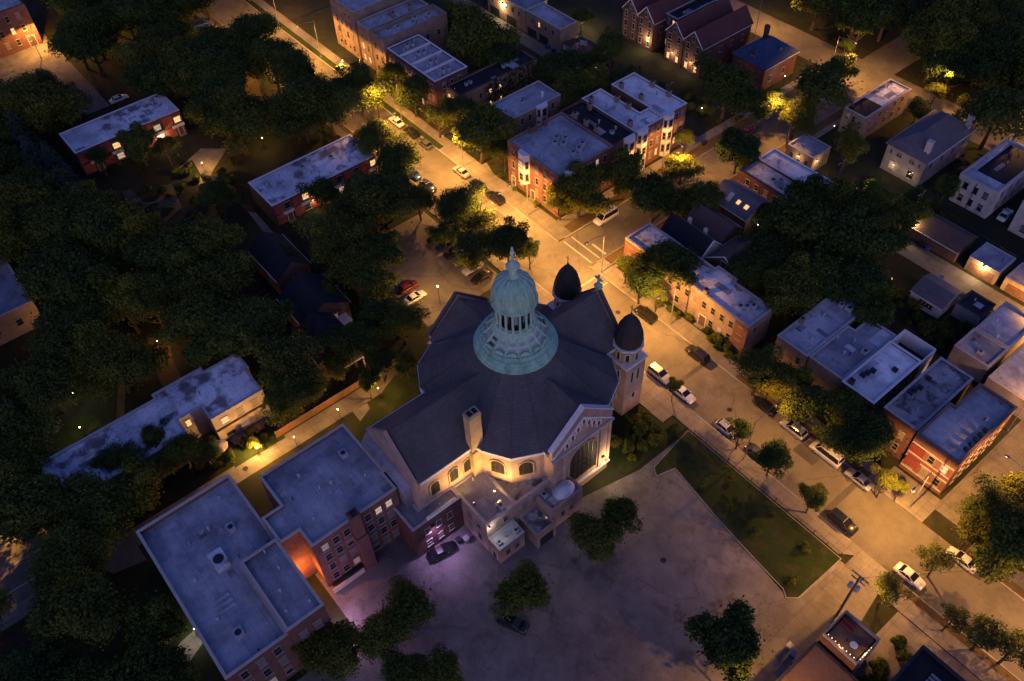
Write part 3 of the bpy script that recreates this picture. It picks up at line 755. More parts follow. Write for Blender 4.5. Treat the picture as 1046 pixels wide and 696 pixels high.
# chimney
mb = MB(); mb.box(5.45, 6.85, -14.1, -12.05, 0, 22.8)
mb.box(5.3, 7.0, -14.25, -11.9, 13.8, 14.3); mb.box(5.38, 6.92, -14.17, -11.98, 22.1, 22.4)
mb.box(5.7, 6.6, -13.85, -13.15, 22.79, 22.83, 1); mb.box(5.7, 6.6, -12.95, -12.3, 22.79, 22.83, 1)
mb.obj('chimney', ['yellow_brick', 'black_cap'], church)
# copper dome
dome = MB(); dome.lathe([(5.6, 21.6), (6.15, 22.2), (6.3, 22.35), (6.3, 22.75), (6.0, 22.9), (5.95, 23.35), (5.75, 23.45), (5.7, 23.9), (5.3, 24.0), (5.2, 24.6), (4.9, 24.62)], 32, cap=False)
base = dome.obj('dome_base', 'copper', church)
sk = MB(); sk.lathe([(4.95, 24.55), (4.2, 25.35), (3.55, 26.1), (3.1, 26.75), (2.0, 26.85)], 32, cap=False)
skirt = sk.obj('dome_skirt', 'copper_pale', church)
for i in range(16):
    t = 2*math.pi*(i+.5)/16; mb = MB()
    a = Vector((5.0*math.cos(t), 5.0*math.sin(t), 24.68)); c = Vector((3.15*math.cos(t), 3.15*math.sin(t), 26.85)); mid = Vector((3.7*math.cos(t), 3.7*math.sin(t), 26.05))
    mb.tube(a, mid, .13, .12, 6); mb.tube(mid, c, .12, .1, 6); mb.obj('skirt_rib', 'copper_pale', skirt)
    t2 = 2*math.pi*i/16
    for rr, zz in ((4.35, 25.25), (3.75, 25.92)):
        mb = MB(); wd = rr*.12
        cc = Vector((rr*math.cos(t2), rr*math.sin(t2), zz)); tt = Vector((-math.sin(t2), math.cos(t2), 0)); up = Vector((-math.cos(t2)*.67, -math.sin(t2)*.67, .74))
        nn = tt.cross(up).normalized()
        if nn.z < 0: nn = -nn
        q = [cc+nn*.05+tt*a_+up*b_ for a_, b_ in ((-wd, -.2), (wd, -.2), (wd*.92, .2), (-wd*.92, .2))]
        mb.add(q, [(0, 1, 2, 3)]); mb.obj('louvre', 'shingle_brown' if i in (3, 12, 7, 8) else 'grey_stone', skirt)
    mb = MB(); k = 8                                      # scalloped copper arch round the foot of the skirt
    for j in range(k):
        a0, a1 = math.pi*j/k, math.pi*(j+1)/k
        def sp(a_):
            th = t2+math.cos(a_)*.17; r_ = 5.05-math.sin(a_)*.33; return Vector((r_*math.cos(th), r_*math.sin(th), 24.66+.55*math.sin(a_)))
        mb.tube(sp(a0), sp(a1), .13, n=6, cap=False)
    mb.obj('scallop', 'copper', base)
lan = MB(); lan.lathe([(1.75, 26.6), (1.75, 31.6)], 16, cap=False); lantern = lan.obj('lantern', 'dark_metal', church)
lb = MB(); lb.lathe([(3.1, 26.7), (3.1, 27.3), (2.95, 27.45), (2.35, 27.5)], 32, cap=False); lb.obj('lantern_base', 'copper_pale', lantern)
for i in range(16):
    t = 2*math.pi*i/16; mb = MB(); c = (2.62*math.cos(t), 2.62*math.sin(t))
    mb.lathe([(.26, 27.45), (.26, 27.62), (.19, 27.7), (.17, 30.9), (.24, 31.0), (.28, 31.25)], 8, c); mb.obj('column', 'copper_pale', lantern)
    if i % 2 == 0:
        mb = MB(); tt = t+math.pi/16; u = Vector((1.77*math.cos(tt), 1.77*math.sin(tt))); w_ = Vector((-math.sin(tt), math.cos(tt)))*.28
        mb.add([(*(u-w_), 28.0), (*(u+w_), 28.0), (*(u+w_), 30.6), (*(u-w_), 30.6)], [(0, 1, 2, 3)]); mb.obj('pane', 'grey_stone', lantern)
ds = MB(); prof = [(2.4, 31.2), (3.15, 31.25), (3.4, 31.5), (3.42, 31.85), (3.2, 32.0), (3.2, 32.35)]
for i in range(11):
    a = math.pi/2*i/10; prof.append((.75+2.4*math.cos(a), 32.4+3.75*math.sin(a)**.92))
ds.lathe(prof, 48, cap=False); dm = ds.obj('dome', 'copper', church)
for i in range(16):
    t = 2*math.pi*i/16; pts = [Vector((r*1.012*math.cos(t), r*1.012*math.sin(t), z+.02)) for r, z in prof[5:]]
    mb = MB()
    for p, q in zip(pts, pts[1:]): mb.tube(p, q, .085, n=5, cap=False)
    mb.obj('rib', 'copper_pale', dm)
fn = MB(); fn.lathe([(.75, 36.1), (.8, 36.3), (.62, 36.5), (.55, 37.4), (.7, 37.6), (.98, 37.95), (1.0, 38.15), (.75, 38.4), (.45, 38.7), (.4, 38.9), (.18, 39.1)], 20, cap=True)
fin = fn.obj('finial', 'copper_pale', church)
st = MB(); st.lathe([(.3, 39.05), (.27, 39.5), (.2, 40.1), (.28, 40.5), (.3, 40.75), (.12, 40.92), (.17, 41.1), (.18, 41.3), (.1, 41.5), (.02, 41.55)], 10)
st.tube((.2, .05, 40.75), (.42, .25, 40.3), .08, .06, 6); st.tube((-.2, -.05, 40.75), (-.3, .28, 40.6), .08, .06, 6); st.obj('statue', 'copper_pale', fin)
# two front towers
for s in (1, -1):
    tx, ty = 7.2*s, 16.9
    tb = MB(); h_ = 2.15
    tb.box(tx-h_, tx+h_, ty-h_, ty+h_, -.2, 12.3); tower = tb.obj('tower', 'peach_stone', church)
    oc = MB(); oc.lathe([(2.12, 12.3), (2.12, 15.9)], 8, (tx, ty), cap=False, rot=math.pi/8); oc.obj('octagon_stage', 'peach_stone', tower)
    cn = MB(); cn.box(tx-h_-.22, tx+h_+.22, ty-h_-.22, ty+h_+.22, 12.302, 12.75); cn.obj('cornice', 'white_trim', tower)
    c2 = MB(); c2.lathe([(2.1, 15.55), (2.5, 15.62), (2.62, 15.9), (2.62, 16.1), (2.2, 16.12)], 8, (tx, ty), cap=False, rot=math.pi/8); c2.obj('octagon_cornice', 'white_trim', tower)
    cu = MB(); cu.lathe([(2.2, 16.1), (2.28, 16.6), (2.28, 17.4), (2.16, 18.3), (1.93, 19.2), (1.6, 20.1), (1.15, 20.95), (.62, 21.7), (.2, 22.2), (.05, 22.35)], 12, (tx, ty), cap=True, rot=math.pi/12)
    cup = cu.obj('cupola', 'cupola_slate', tower)
    cr = MB(); cr.tube((tx, ty, 22.2), (tx, ty, 24.3), .07, .05, 6); cr.tube((tx-.45, ty, 23.6), (tx+.45, ty, 23.6), .05, n=6); cr.lathe([(.02, 22.3), (.2, 22.45), (.02, 22.6)], 8, (tx, ty)); cr.obj('cross', 'dark_metal', cup)
    for nn in ((1, 0), (0, -1), (0, 1), (-1, 0)):
        nv = Vector(nn); t = Vector((-nv.y, nv.x))
        for u in (-.75, .55):
            c = Vector((tx, ty))+nv*h_+t*u
            arch_window(tower, c.x, c.y, 8.1, nn, .55, 2.9, 'cream_stone', 0, 'slit_window')
        c = Vector((tx, ty))+nv*h_; arch_window(tower, c.x, c.y, 3.6, nn, .7, 1.5, 'cream_stone', 0, 'slit_window')
    for i in range(8):
        t = 2*math.pi*i/8; nv = (math.cos(t), math.sin(t)); c = Vector((tx, ty))+Vector(nv)*1.96
        arch_window(tower, c.x, c.y, 13.2, nv, .6, 1.7, 'cream_stone', 0, 'belfry_window')
cr = MB(); zt = ZR+1.3+.98
cr.box(-.55, .55, 16.3, 17.15, zt-.15, zt+.5); cr.box(-.16, .16, 16.6, 16.85, zt+.5, zt+2.6); cr.box(-.75, .75, 16.602, 16.848, zt+1.6, zt+1.95)
cr.lathe([(.5, zt+.5), (.32, zt+.8), (.02, zt+.9)], 10, (0, 16.72)); cr.obj('gable_cross', 'copper', church)
# floodlit transept wall
mb = MB(); mb.box(15.0, 15.35, 4.3, 4.9, 4.4, 4.65); mb.box(15.1, 15.3, 4.35, 4.85, 4.36, 4.399, 1); wl = mb.obj('wall_lamp', ['dark_metal', 'bulb_warm'], church)
light('lamp_light', 'POINT', wl, (16.9, 4.9, 4.2), WARM, 260, .2)

# ------------------------------------------------------------------ sacristy wing and linked low blocks behind the church
b = flat('sacristy', 'two-storey peach sacristy wing with pale flat roof beside the church chimney', 'annex', [(-60.3, 34.1), (-52.0, 34.1), (-52.0, 39.6), (-60.3, 39.6)], 8.0, 'peach_stone', 'roof_slate_grey', 'grey_stone', .18)
windows_on(b, '+X', 2, 1, .9, 1.4, 5.2); windows_on(b, '-Y', 3, 2, .9, 1.4, 1.4, 3.4, margin=.8, skip=((0, 0),))
roof_unit(b, -53.1, 37.6, 1.3, .8, .6); roof_vent(b, -55.5, 38.4)
wall_lamp(b, -52.0, 34.5, '+X', 7.3, (1, .93, .82), 60, 'bulb_white')
b = flat('ambulatory', 'low gravel-roofed block in the corner between church apse and domed porch', 'annex', [(-60.3, 39.62), (-52.0, 39.62), (-52.0, 47.0), (-55.6, 47.0), (-60.3, 43.0)], 7.7, 'peach_stone', 'roof_gravel', 'grey_stone', .16)
windows_on(b, '+X', 3, 1, .9, 1.4, 5.0, margin=.6)
for x, y in ((-54.0, 44.0), (-57.0, 41.8), (-55.5, 43.3)): roof_vent(b, x, y, .13, .4)
b = flat('porch', 'peach stone porch block with small white half dome against transept wall', 'porch', [(-52.3, 43.6), (-48.5, 43.6), (-48.5, 49.8), (-51.25, 49.8), (-51.25, 46.2), (-52.3, 46.2)], 5.6, 'peach_stone', 'roof_slate_grey', 'peach_stone', .2)
mb = MB(); prof = [(2.0*math.cos(a), 1.5*math.sin(a)) for a in np.linspace(0, math.pi/2-.05, 8)]
mb.lathe(prof, 20, (0, 0), cap=True); o = mb.obj('half_dome', 'roof_white_clean', b['root'], smooth=True); u, v = loc(b, -50.2, 47.4); o.location = (u, v, b['zr'])
o.scale = (.75, 1, 1)
door(b, -50.4, 43.6, '-Y', 1.3, 2.4, 'wood_deck'); wall_lamp(b, -49.3, 43.6, '-Y', 3.6, WARM, 320); windows_on(b, '+X', 2, 1, .8, 1.3, 2.2)
roof_unit(b, -51.4, 44.6, 1.0, .7, .6)
b = flat('low_entry', 'low brown-roofed entry block with a wide dark garage opening facing the car park', 'annex', [(-51.98, 40.0), (-47.6, 40.0), (-47.6, 43.58), (-51.98, 43.58)], 3.7, 'peach_stone', 'roof_gravel', 'peach_stone', .3)
garage_door(b, -47.6, 41.8, '+X', 2.6, 2.4, 'dark_metal')
b = flat('low_shed', 'small pale-roofed lean-to at the foot of the peach sacristy wing', 'annex', [(-51.98, 34.2), (-49.3, 34.2), (-49.3, 38.9), (-51.98, 38.9)], 4.1, 'peach_stone', 'roof_grey', 'grey_stone', .12)
windows_on(b, '+X', 2, 1, .8, 1.1, 1.5, margin=.6); door(b, -50.6, 34.2, '-Y', 1.0, 2.1); roof_unit(b, -50.2, 38.0, .8, .6, .5)
roof_unit(b, -50.3, 34.9, .7, .6, .5)
b = flat('link_block', 'dark red brick link block between school wing and church with white parapet', 'annex', [(-66.0, 25.4), (-58.0, 25.4), (-58.0, 34.05), (-60.4, 34.05), (-60.4, 28.1), (-66.0, 28.1)], 8.2, 'dark_red_brick', 'roof_slate_grey', 'grey_stone', .25)
windows_on(b, '+X', 3, 2, .9, 1.5, 1.4, 3.5)
mb = MB(); v_ = [(-72.4, 28.15, 15.1), (-61.6, 28.15, 13.2), (-61.6, 26.95, 12.3), (-72.4, 26.95, 13.4), (-72.4, 28.15, 0), (-61.6, 28.15, 8), (-61.6, 26.95, 8), (-72.4, 26.95, 0)]
mb.add([(x-b['c'][0], y-b['c'][1], z) for x, y, z in v_], [(0, 1, 2, 3), (1, 5, 6, 2), (3, 2, 6, 7), (0, 3, 7, 4)]); mb.obj('lean_to_roof', 'roof_slate_grey', b['root'])
mb = MB(); u, v = loc(b, -58.1, 30.6); mb.box(-.16, .16, -2.6, 2.6, 8.32, 8.95); o = mb.obj('white_parapet', 'white_trim', b['root']); o.location = (u+.02, v, 0)
mb = MB(); mb.box(-.1, .3, -.3, .3, 6.4, 6.6); mb.box(-.02, .28, -.25, .25, 6.36, 6.399, 1); o = mb.obj('wall_lamp', ['dark_metal', 'bulb_purple'], b['root']); u, v = loc(b, -58.0, 28.6); o.location = (u+.1, v, 0)
light('lamp_light', 'SPOT', o, (.6, 0, 6.3), (.72, .42, 1.0), 620, .3, math.radians(112), 1.0, (0, math.radians(-14), 0))

def added_flood(x, y, z, label, power, aim):  # added lights without a known fixture, brighten the apse and nave walls
    t = thing('added_flood_light', label, 'added flood light', (x, y, z)); mb = MB(); mb.box(-.12, .12, -.12, .12, 0, .3); mb.tube((0, 0, .3), (aim[0]*.2, aim[1]*.2, .45), .13, .17, 8); mb.obj('housing', 'dark_metal', t)
    mb = MB(); mb.tube((aim[0]*.2, aim[1]*.2, .45), (aim[0]*.22, aim[1]*.22, .465), .14, .14, 8); mb.obj('lens', 'bulb_warm', t)
    light('lamp_light', 'SPOT', t, (aim[0]*.45, aim[1]*.45, .8), (1, .56, .15), power, .25, math.radians(125), .8, Vector((aim[0], aim[1], .75)).to_track_quat('-Z', 'Y').to_euler())
added_flood(-53.2, 37.2, 7.85, 'small added flood light on the sacristy roof brightening the apse wall', 1350, (-.62, .78)); added_flood(-55.8, 34.9, 7.85, 'small added flood light on the sacristy roof brightening the arched nave windows', 900, (-.97, .2))
# ------------------------------------------------------------------ school
b = flat('school_hall', 'long blue-grey flat-roofed brick school hall at lower left with bracketed parapet', 'school', [(-82.0, -5.1), (-55.0, -5.1), (-55.0, 3.88), (-67.2, 3.88), (-67.2, 9.4), (-82.0, 9.4)], 11.0, 'red_brick', 'roof_blue_grey', 'cream_stone', .8)
windows_on(b, '+X', 3, 3, 1.1, 1.9, 1.3, 3.3, {(0, 1): 'dim'}, frame='window_frame', margin=.9); windows_on(b, '-Y', 9, 3, 1.2, 1.9, 1.3, 3.3)
roof_unit(b, -70.5, 1.9, 3.0, 2.0, .9, name='roof_hatch', mat='roof_white'); roof_vent(b, -76, 3); roof_vent(b, -70, -2, .2); roof_vent(b, -63, -2.2); roof_vent(b, -79.5, 6.5)
roof_unit(b, -74, 5.5, 1.3, 1, .8); roof_unit(b, -59.5, -1.0, 1.4, 1.2, .7)
for k in range(3): 
    mb = MB(); mb.box(-1.3, 1.3, -.14, .14, 0, .22); o = mb.obj('skylight', 'galvanised', b['root']); u, v = loc(b, -65.5+k*.9, -.6); o.location = (u, v, b['zr'])
    o.rotation_euler.z = math.pi/2
mb = MB(); n_ = 26
for k in range(n_): mb.box(b['pts'][0][0]-.28, b['pts'][0][0]-.0605, -7.2+k*.56+b['pts'][0][1]+7.4, -7.2+k*.56+.3+b['pts'][0][1]+7.4, 10.5, 10.9)
mb.obj('bracket_cornice', 'cream_stone', b['root'])
b = flat('school_gym', 'raised pale-roofed red brick gymnasium block set on the side of the school hall', 'school', [(-67.15, 3.9), (-54.6, 3.9), (-54.6, 9.4), (-67.15, 9.4)], 12.6, 'red_brick', 'roof_slate_grey', 'cream_stone', .4)
windows_on(b, '+X', 2, 3, 1.1, 1.9, 1.3, 3.4, frame='window_frame', margin=.6); windows_on(b, '+Y', 5, 3, 1.1, 1.8, 1.3, 3.4, {(1, 4): 'warm'}, frame='cream_stone')
roof_vent(b, -60, 6); roof_vent(b, -63, 7.5, .12); roof_vent(b, -57, 5.2, .12)
wall_lamp(b, -64.2, 9.4, '+Y', 4.6, (1, .3, .03), 620, 'bulb_orange'); wall_lamp(b, -56.5, 9.4, '+Y', 4.0, (.8, .45, .9), 520, 'bulb_purple')
b = flat('school_wing', 'four-storey red brick school wing with blue-grey roof joining the church', 'school', [(-77.6, 12.5), (-71.3, 12.5), (-71.3, 9.45), (-66.2, 9.45), (-66.2, 12.5), (-62.9, 12.5), (-62.9, 26.6), (-66.4, 26.6), (-66.4, 26.9), (-77.6, 26.9)], 12.5, 'red_brick', 'roof_blue_grey', 'cream_stone', .5)
windows_on(b, '+X', 7, 4, 1.1, 1.6, 1.0, 2.85, {(3, 5): 'pale', (3, 6): 'pale', (0, 2): 'dim', (3, 0): 'dim'}, frame='window_frame', margin=.8, skip=((0, 3), (1, 3), (2, 3), (3, 3)))
windows_on(b, '-Y', 3, 3, 1, 1.6, 1.0, 3.0, {(1, 2): 'warm'}, frame='window_frame', margin=.7)
windows_on(b, '-X', 6, 3, 1.1, 1.7, 1.2, 3.2)
roof_unit(b, -73, 24, 1.2, 1, .7); roof_vent(b, -70, 20, .2); roof_vent(b, -74, 17); roof_vent(b, -66.5, 15, .14)
u, v = loc(b, -62.2, 19.2); mb = MB(); mb.box(-.7, .9, -.9, .9, -.1, 9.2); mb.box(-.7, .6, -.75, .75, 9.2, 14.6); mb.box(-.78, .68, -.83, .83, 14.603, 14.8); mb.box(-.5, -.05, -.5, .5, 14.803, 14.84, 1); mb.box(.1, .45, -.4, .4, 14.803, 14.84, 1)
o = mb.obj('chimney', ['red_brick', 'black_cap'], b['root']); o.location = (u, v, 0)
mb = MB(); mb.box(-61.6-b['c'][0], -61.4-b['c'][0], 12.6-b['c'][1], 18.0-b['c'][1], 0, 1.2); mb.obj('area_wall', 'cream_stone', b['root'])

# ------------------------------------------------------------------ flat-roofed houses along the far side of the street
b = flat('row_building', 'tall peach-sided brick building cut off by the top edge, left of the blue-roofed rows', 'apartment block', rect(-191.5, -180.5, 95, 113.5), 13.0, 'common_brick', 'roof_blue_grey')
windows_on(b, '-Y', 4, 4, .9, 1.6, 1.4, 3.0)
b = flat('row_building', 'dull grey-roofed brick building with parapet between two taller neighbours at the top', 'apartment block', rect(-179.4, -174.0, 95, 113), 11.0, 'common_brick', 'roof_blue_grey')
windows_on(b, '-Y', 2, 3, .9, 1.6, 1.4, 3.1, {(0, 0): 'warm', (0, 1): 'warm', (1, 0): 'warm'}, margin=.5); roof_vent(b, -176, 101); chimney(b, -175, 108); chimney(b, -175, 103)
b = flat('row_building', 'brick building with raised pinkish parapet and pale blue roof carrying two white units', 'apartment block', rect(-172.8, -167.1, 94.6, 113.5), 11.4, 'common_brick', 'roof_grey', 'common_brick', .9)
windows_on(b, '-Y', 2, 3, .9, 1.6, 1.4, 3.1, margin=.5); windows_on(b, '+X', 5, 1, .9, 1.4, 6.8)
for x, y, w in ((-170.2, 101, 1.6), (-170.6, 98.5, 1.0), (-169.5, 105, .9), (-169.8, 110, 1.8), (-170.8, 106.5, .8)): roof_unit(b, x, y, w, 1, .8)
b = flat('rowhouse_terrace', 'four joined rowhouses under one blue roof divided by three white party walls', 'rowhouses', rect(-165.6, -146.4, 94.5, 103.8), 10.0, 'dark_red_brick', 'roof_blue_grey', 'white_trim', .35)
windows_on(b, '-Y', 12, 3, .8, 1.5, 1.4, 2.9, {(1, 3): 'warm', (0, 8): 'pale'}, margin=.6); windows_on(b, '+X', 3, 2, .9, 1.5, 4.2)
for k in (1, 2, 3):
    mb = MB(); mb.box(-.16, .16, -4.3, 4.3, 0, .5); o = mb.obj('party_wall', 'white_trim', b['root']); u, v = loc(b, -165.6+4.8*k, 99.15); o.location = (u, v, b['zr'])
for k in range(4):
    x = -163.2+4.8*k
    roof_unit(b, x, 98.6, 1.0, .9, .8); roof_unit(b, x+.3, 99.9, .9, .8, .8); roof_vent(b, x-.6, 101.2); roof_vent(b, x+1.0, 97)
b = flat('long_flats', 'long two-storey brick flats with flat black tar roof and ivy on the side', 'apartment block', rect(-146.2, -140.6, 97.2, 120.0), 8.0, 'tan_brick', 'roof_tar', 'dark_red_brick', .3)
windows_on(b, '-Y', 3, 2, .9, 1.6, 1.5, 3.3, {(1, 0): 'warm', (1, 1): 'pale'}, margin=.4)
windows_on(b, '+X', 7, 2, .8, 1.3, 1.7, 3.2, {(1, 3): 'warm', (0, 3): 'warm', (1, 2): 'warm', (0, 2): 'warm'})
for y in (101, 102.2, 112, 113): roof_unit(b, -143.4, y, .7, .6, .6)
mb = MB(); rr = random.Random(3)
for i in range(900):
    y = rr.uniform(104, 119.5)-b['c'][1]; z = rr.uniform(.2, 8.1)*(1 if rr.random() < .7 else .6); x = 2.8+rr.uniform(.02, .35); s = rr.uniform(.15, .32); a = rr.uniform(0, 3)
    mb.add([(x, y+s*math.cos(a), z+s*math.sin(a)), (x+.1, y-s*math.sin(a), z+s*math.cos(a)), (x, y-s*math.cos(a), z-s*math.sin(a)), (x+.12, y+s*math.sin(a), z-s*math.cos(a))], [(0, 1, 2, 3)])
mb.obj('ivy', 'leaves_ivy', b['root'])
b = flat('corner_flats', 'pinkish brick three-flat with blue roof and pale corner bay beside the black-roofed flats', 'apartment block', rect(-131.0, -123.5, 98.6, 112.2), 10.0, 'common_brick', 'roof_blue_grey', 'grey_stone', .25)
windows_on(b, '+X', 5, 3, .8, 1.5, 1.4, 3.1); windows_on(b, '-Y', 3, 3, .9, 1.6, 1.4, 3.1, {(1, 1): 'warm'}, margin=.5)
bay(b, -123.5, 106.6, '+X', 3.0, 1.0, .2, 10.1, 3, zw=1.4); roof_vent(b, -126, 109, .25, 1.1, 'white_trim'); roof_unit(b, -127, 104, .8, .7, .6)
b = flat('courtyard_flats', 'three-storey red brick corner flats with broad blue-grey roof and white bays', 'apartment block', rect(-118.0, -102.0, 92.4, 107.4), 10.5, 'red_brick', 'roof_blue_grey', 'tan_brick', .35)
windows_on(b, '-Y', 6, 3, .9, 1.7, 1.5, 3.1, {(0, 1): 'warm', (2, 2): 'pale'}, skip=((0, 2), (1, 2), (2, 2)), span=(.04, .98))
windows_on(b, '+X', 6, 3, .9, 1.7, 1.5, 3.1, {(0, 2): 'warm', (1, 3): 'warm', (2, 4): 'pale'})
bay(b, -112.3, 92.4, '-Y', 3.0, 1.1, 3.4, 10.6, 2, zw=.9, lit={1: 'pale'}); bay(b, -102.0, 95.6, '+X', 2.8, 1.0, 3.4, 10.6, 2, zw=.9)
door(b, -116.2, 92.4, '-Y'); door(b, -109.9, 92.4, '-Y')
for x, y in ((-110.5, 99.0), (-109.2, 100.2), (-111.6, 100.4), (-110.2, 101.6), (-105.8, 101.4), (-105.6, 99.6), (-106.6, 103)): roof_unit(b, x, y, 1.0, .9, .9, rot=.2)
chimney(b, -117.2, 98.6, .8, 1.8, 1.2); chimney(b, -117.2, 102, .8, .8, 1.4); roof_vent(b, -113, 103); roof_vent(b, -113, 96, .14)
b = flat('courtyard_flats', 'narrow three-storey flats with flat black tar roof squeezed behind the red corner flats', 'apartment block', rect(-118.5, -102.0, 107.5, 114.0), 10.5, 'red_brick', 'roof_tar', 'dark_red_brick', .3)
windows_on(b, '+X', 3, 3, .8, 1.6, 1.5, 3.1, {(1, 0): 'warm'}, margin=.4); bay(b, -102.0, 112.0, '+X', 3.0, 1.0, .2, 10.6, 3, zw=1.4)
for x in (-114.5, -111.0, -107.8): chimney(b, x, 108.2, .9, .7, 1.5, 'common_brick')
chimney(b, -115, 113, .9, .7, 1.3, 'common_brick'); roof_vent(b, -110, 111); roof_vent(b, -106, 112); roof_unit(b, -105.5, 110.5, .8, .7, .6)
b = flat('courtyard_flats', 'three-storey flats with bright white roof wrapping round a sunken light court', 'apartment block', [(-118.8, 114.05), (-102.1, 114.05), (-102.1, 122.4), (-106.6, 122.4), (-106.6, 119.8), (-118.8, 119.8)], 10.5, 'red_brick', 'roof_white_clean', 'white_trim', .25)
windows_on(b, '+X', 4, 3, .8, 1.6, 1.5, 3.1, {(0, 3): 'warm'}, margin=.4, skip=((0, 0), (1, 0), (2, 0))); bay(b, -102.1, 116.0, '+X', 2.8, 1.0, .2, 10.6, 3, zw=1.4)
for x, y in ((-116.5, 114.8), (-113, 119.2), (-109.5, 119.2), (-104.8, 115)): chimney(b, x, y, .9, .8, 1.3, 'common_brick')
roof_vent(b, -111, 117, .2); roof_vent(b, -106, 118, .14)
b = flat('courtyard_flats', 'three-storey flats with bright white roof at the far end, nearest the lit lawn', 'apartment block', [(-118.4, 122.7), (-106.4, 122.7), (-106.4, 122.41), (-102.3, 122.41), (-102.3, 129.8), (-118.4, 129.8)], 10.5, 'red_brick', 'roof_white_clean', 'white_trim', .25)
windows_on(b, '+X', 4, 3, .8, 1.6, 1.5, 3.1, {(0, 1): 'warm', (0, 2): 'warm'}, margin=.4, skip=((0, 0), (1, 0), (2, 0))); bay(b, -102.3, 124.0, '+X', 2.8, 1.0, .2, 10.6, 3, zw=1.4)
for x, y in ((-116, 123.4), (-112, 129), (-107, 129), (-110, 123.5)): chimney(b, x, y, .9, .8, 1.3, 'common_brick')
b = flat('coach_house', 'tan brick coach house with blue flat roof on the back alley', 'coach house', rect(-162.0, -148.8, 134.6, 140.5), 6.4, 'tan_brick', 'roof_blue_grey', 'cream_stone', .25)
windows_on(b, '-Y', 4, 1, .8, 1.3, 3.9, 3, {(0, 1): 'warm'}); windows_on(b, '+X', 1, 2, .9, 1.4, 1.2, 2.8); garage_door(b, -159.6, 134.6, '-Y', 3.4, 2.2, 'dark_metal'); garage_door(b, -155, 134.6, '-Y', 3.4, 2.2, 'dark_metal')
b = flat('coach_house', 'tan coach house glowing orange under a lamp beside the alley at the top', 'coach house', rect(-178, -162.2, 134.6, 142.0), 6.2, 'tan_brick', 'roof_slate_grey', 'cream_stone', .25)
windows_on(b, '-Y', 5, 1, .8, 1.3, 3.7, 3); garage_door(b, -175, 134.6, '-Y', 3.8, 2.2, 'dark_metal'); garage_door(b, -168, 134.6, '-Y', 3.8, 2.2, 'dark_metal'); wall_lamp(b, -171.5, 134.6, '-Y', 4.4, WARM, 500)
b = flat('alley_garage', 'low garage with dark red roof and long white doors beside tan coach house', 'garage', rect(-147.5, -138.5, 134.6, 140.6), 3.2, 'white_siding', 'shingle_red', 'dark_metal', .12)
garage_door(b, -145.2, 134.6, '-Y', 3.8); garage_door(b, -141, 134.6, '-Y', 3.8)

# ------------------------------------------------------------------ gabled houses at the top
for x, w, lab, lit in ((-141.6, 5.0, 'leftmost red brick gabled house at the top, half cut off by the frame', {}), (-136.2, 5.2, 'red brick gabled house with an orange lamp on its back wall', {}),
                       (-126.4, 5.4, 'red brick gabled house with a row of glowing ground-floor windows', 1), (-120.4, 5.6, 'red brick gabled house with white-trimmed back gable beside the blue-roofed house', 1)):
    b = pitched('gabled_house', lab, 'house', x-w/2, x+w/2, 152.0, 170.0, 8.0, 11.2, 'Y', 'dark_red_brick', 'shingle_red')
    gable_trim(b, -1)
    for r in range(3):
        for c in (-.27, .27):
            put_window(b['root'], (c*w, -9.0), 1.0+r*2.6, (0, -1), window_mesh(.9, 1.5, 'warm' if (lit and r == 0) else 'dark'))
    put_window(b['root'], (0, -9.0), 8.6, (0, -1), window_mesh(.8, 1.1))
    for k in range(4): put_window(b['root'], (w/2, -6+k*4), 4.4, (1, 0), window_mesh(.8, 1.4))
    if 'orange' in lab: wall_lamp(b, x+1.2, 152, '-Y', 3.6, WARM, 350)
    if lit: wall_lamp(b, x, 152, '-Y', 3.3, WARM, 160)
    if x > -121:
        mb = MB(); mb.box(-.9, .9, -7.5, 7.5, 0, .25); o = mb.obj('skylight', 'galvanised', b['root']); o.location = (-1.4, 1, 9.45); o.rotation_euler.y = -math.atan2(3.2, w/2)
for s, x in ((0, -131.5),):
    b = flat('grey_flats', 'narrow dull brick flats between the two pairs of gabled houses', 'apartment block', rect(-133.4, -129.4, 156, 170), 9.0, 'dark_red_brick', 'roof_tar')
    windows_on(b, '-Y', 2, 3, .8, 1.5, 1.2, 2.8, {(0, 0): 'warm', (2, 1): 'warm'}, margin=.4)
b = pitched('hip_house', 'house with bright blue hipped roof among the trees at the top', 'house', -113.2, -103.6, 158.5, 170.5, 6.2, 9.6, 'Y', 'dark_red_brick', 'shingle_blue', hip=4.6)
for y in (161, 166): put_window(b['root'], (4.8, y-164.5), 2.0, (1, 0), window_mesh(.9, 1.5))
dormer(b, -105.2, 165.5, '+X', 2.4, 2.6, 6.0, 1.2, 1.3, 'shingle_blue', 'teal_panel'); dormer(b, -108.4, 159.6, '-Y', 2.6, 3, 6.0, 1.2, 1.3, 'shingle_blue', 'dark_red_brick')
mb = MB(); mb.box(-.5, .5, -.45, .45, 0, 3.8); o = mb.obj('chimney', 'dark_red_brick', b['root']); o.location = (-2.6, 2.5, 7.2)
b = flat('street_corner_house', 'two-storey brick house whose pale roof turns black over its near third', 'house', rect(-82.0, -76.4, 159.3, 176.2), 6.2, 'common_brick', 'roof_white', 'grey_stone', .25)
windows_on(b, '-Y', 3, 2, .9, 1.4, 1.2, 2.8, margin=.4); windows_on(b, '+X', 5, 2, .8, 1.3, 1.4, 2.8)
mb = MB(); u, v = loc(b, -79.2, 162.9); mb.box(-2.45, 2.45, -3.2, 3.2, .004, .03); o = mb.obj('tar_patch', 'roof_tar', b['root']); o.location = (u, v, b['zr'])
roof_vent(b, -78, 170); roof_vent(b, -80.5, 173)
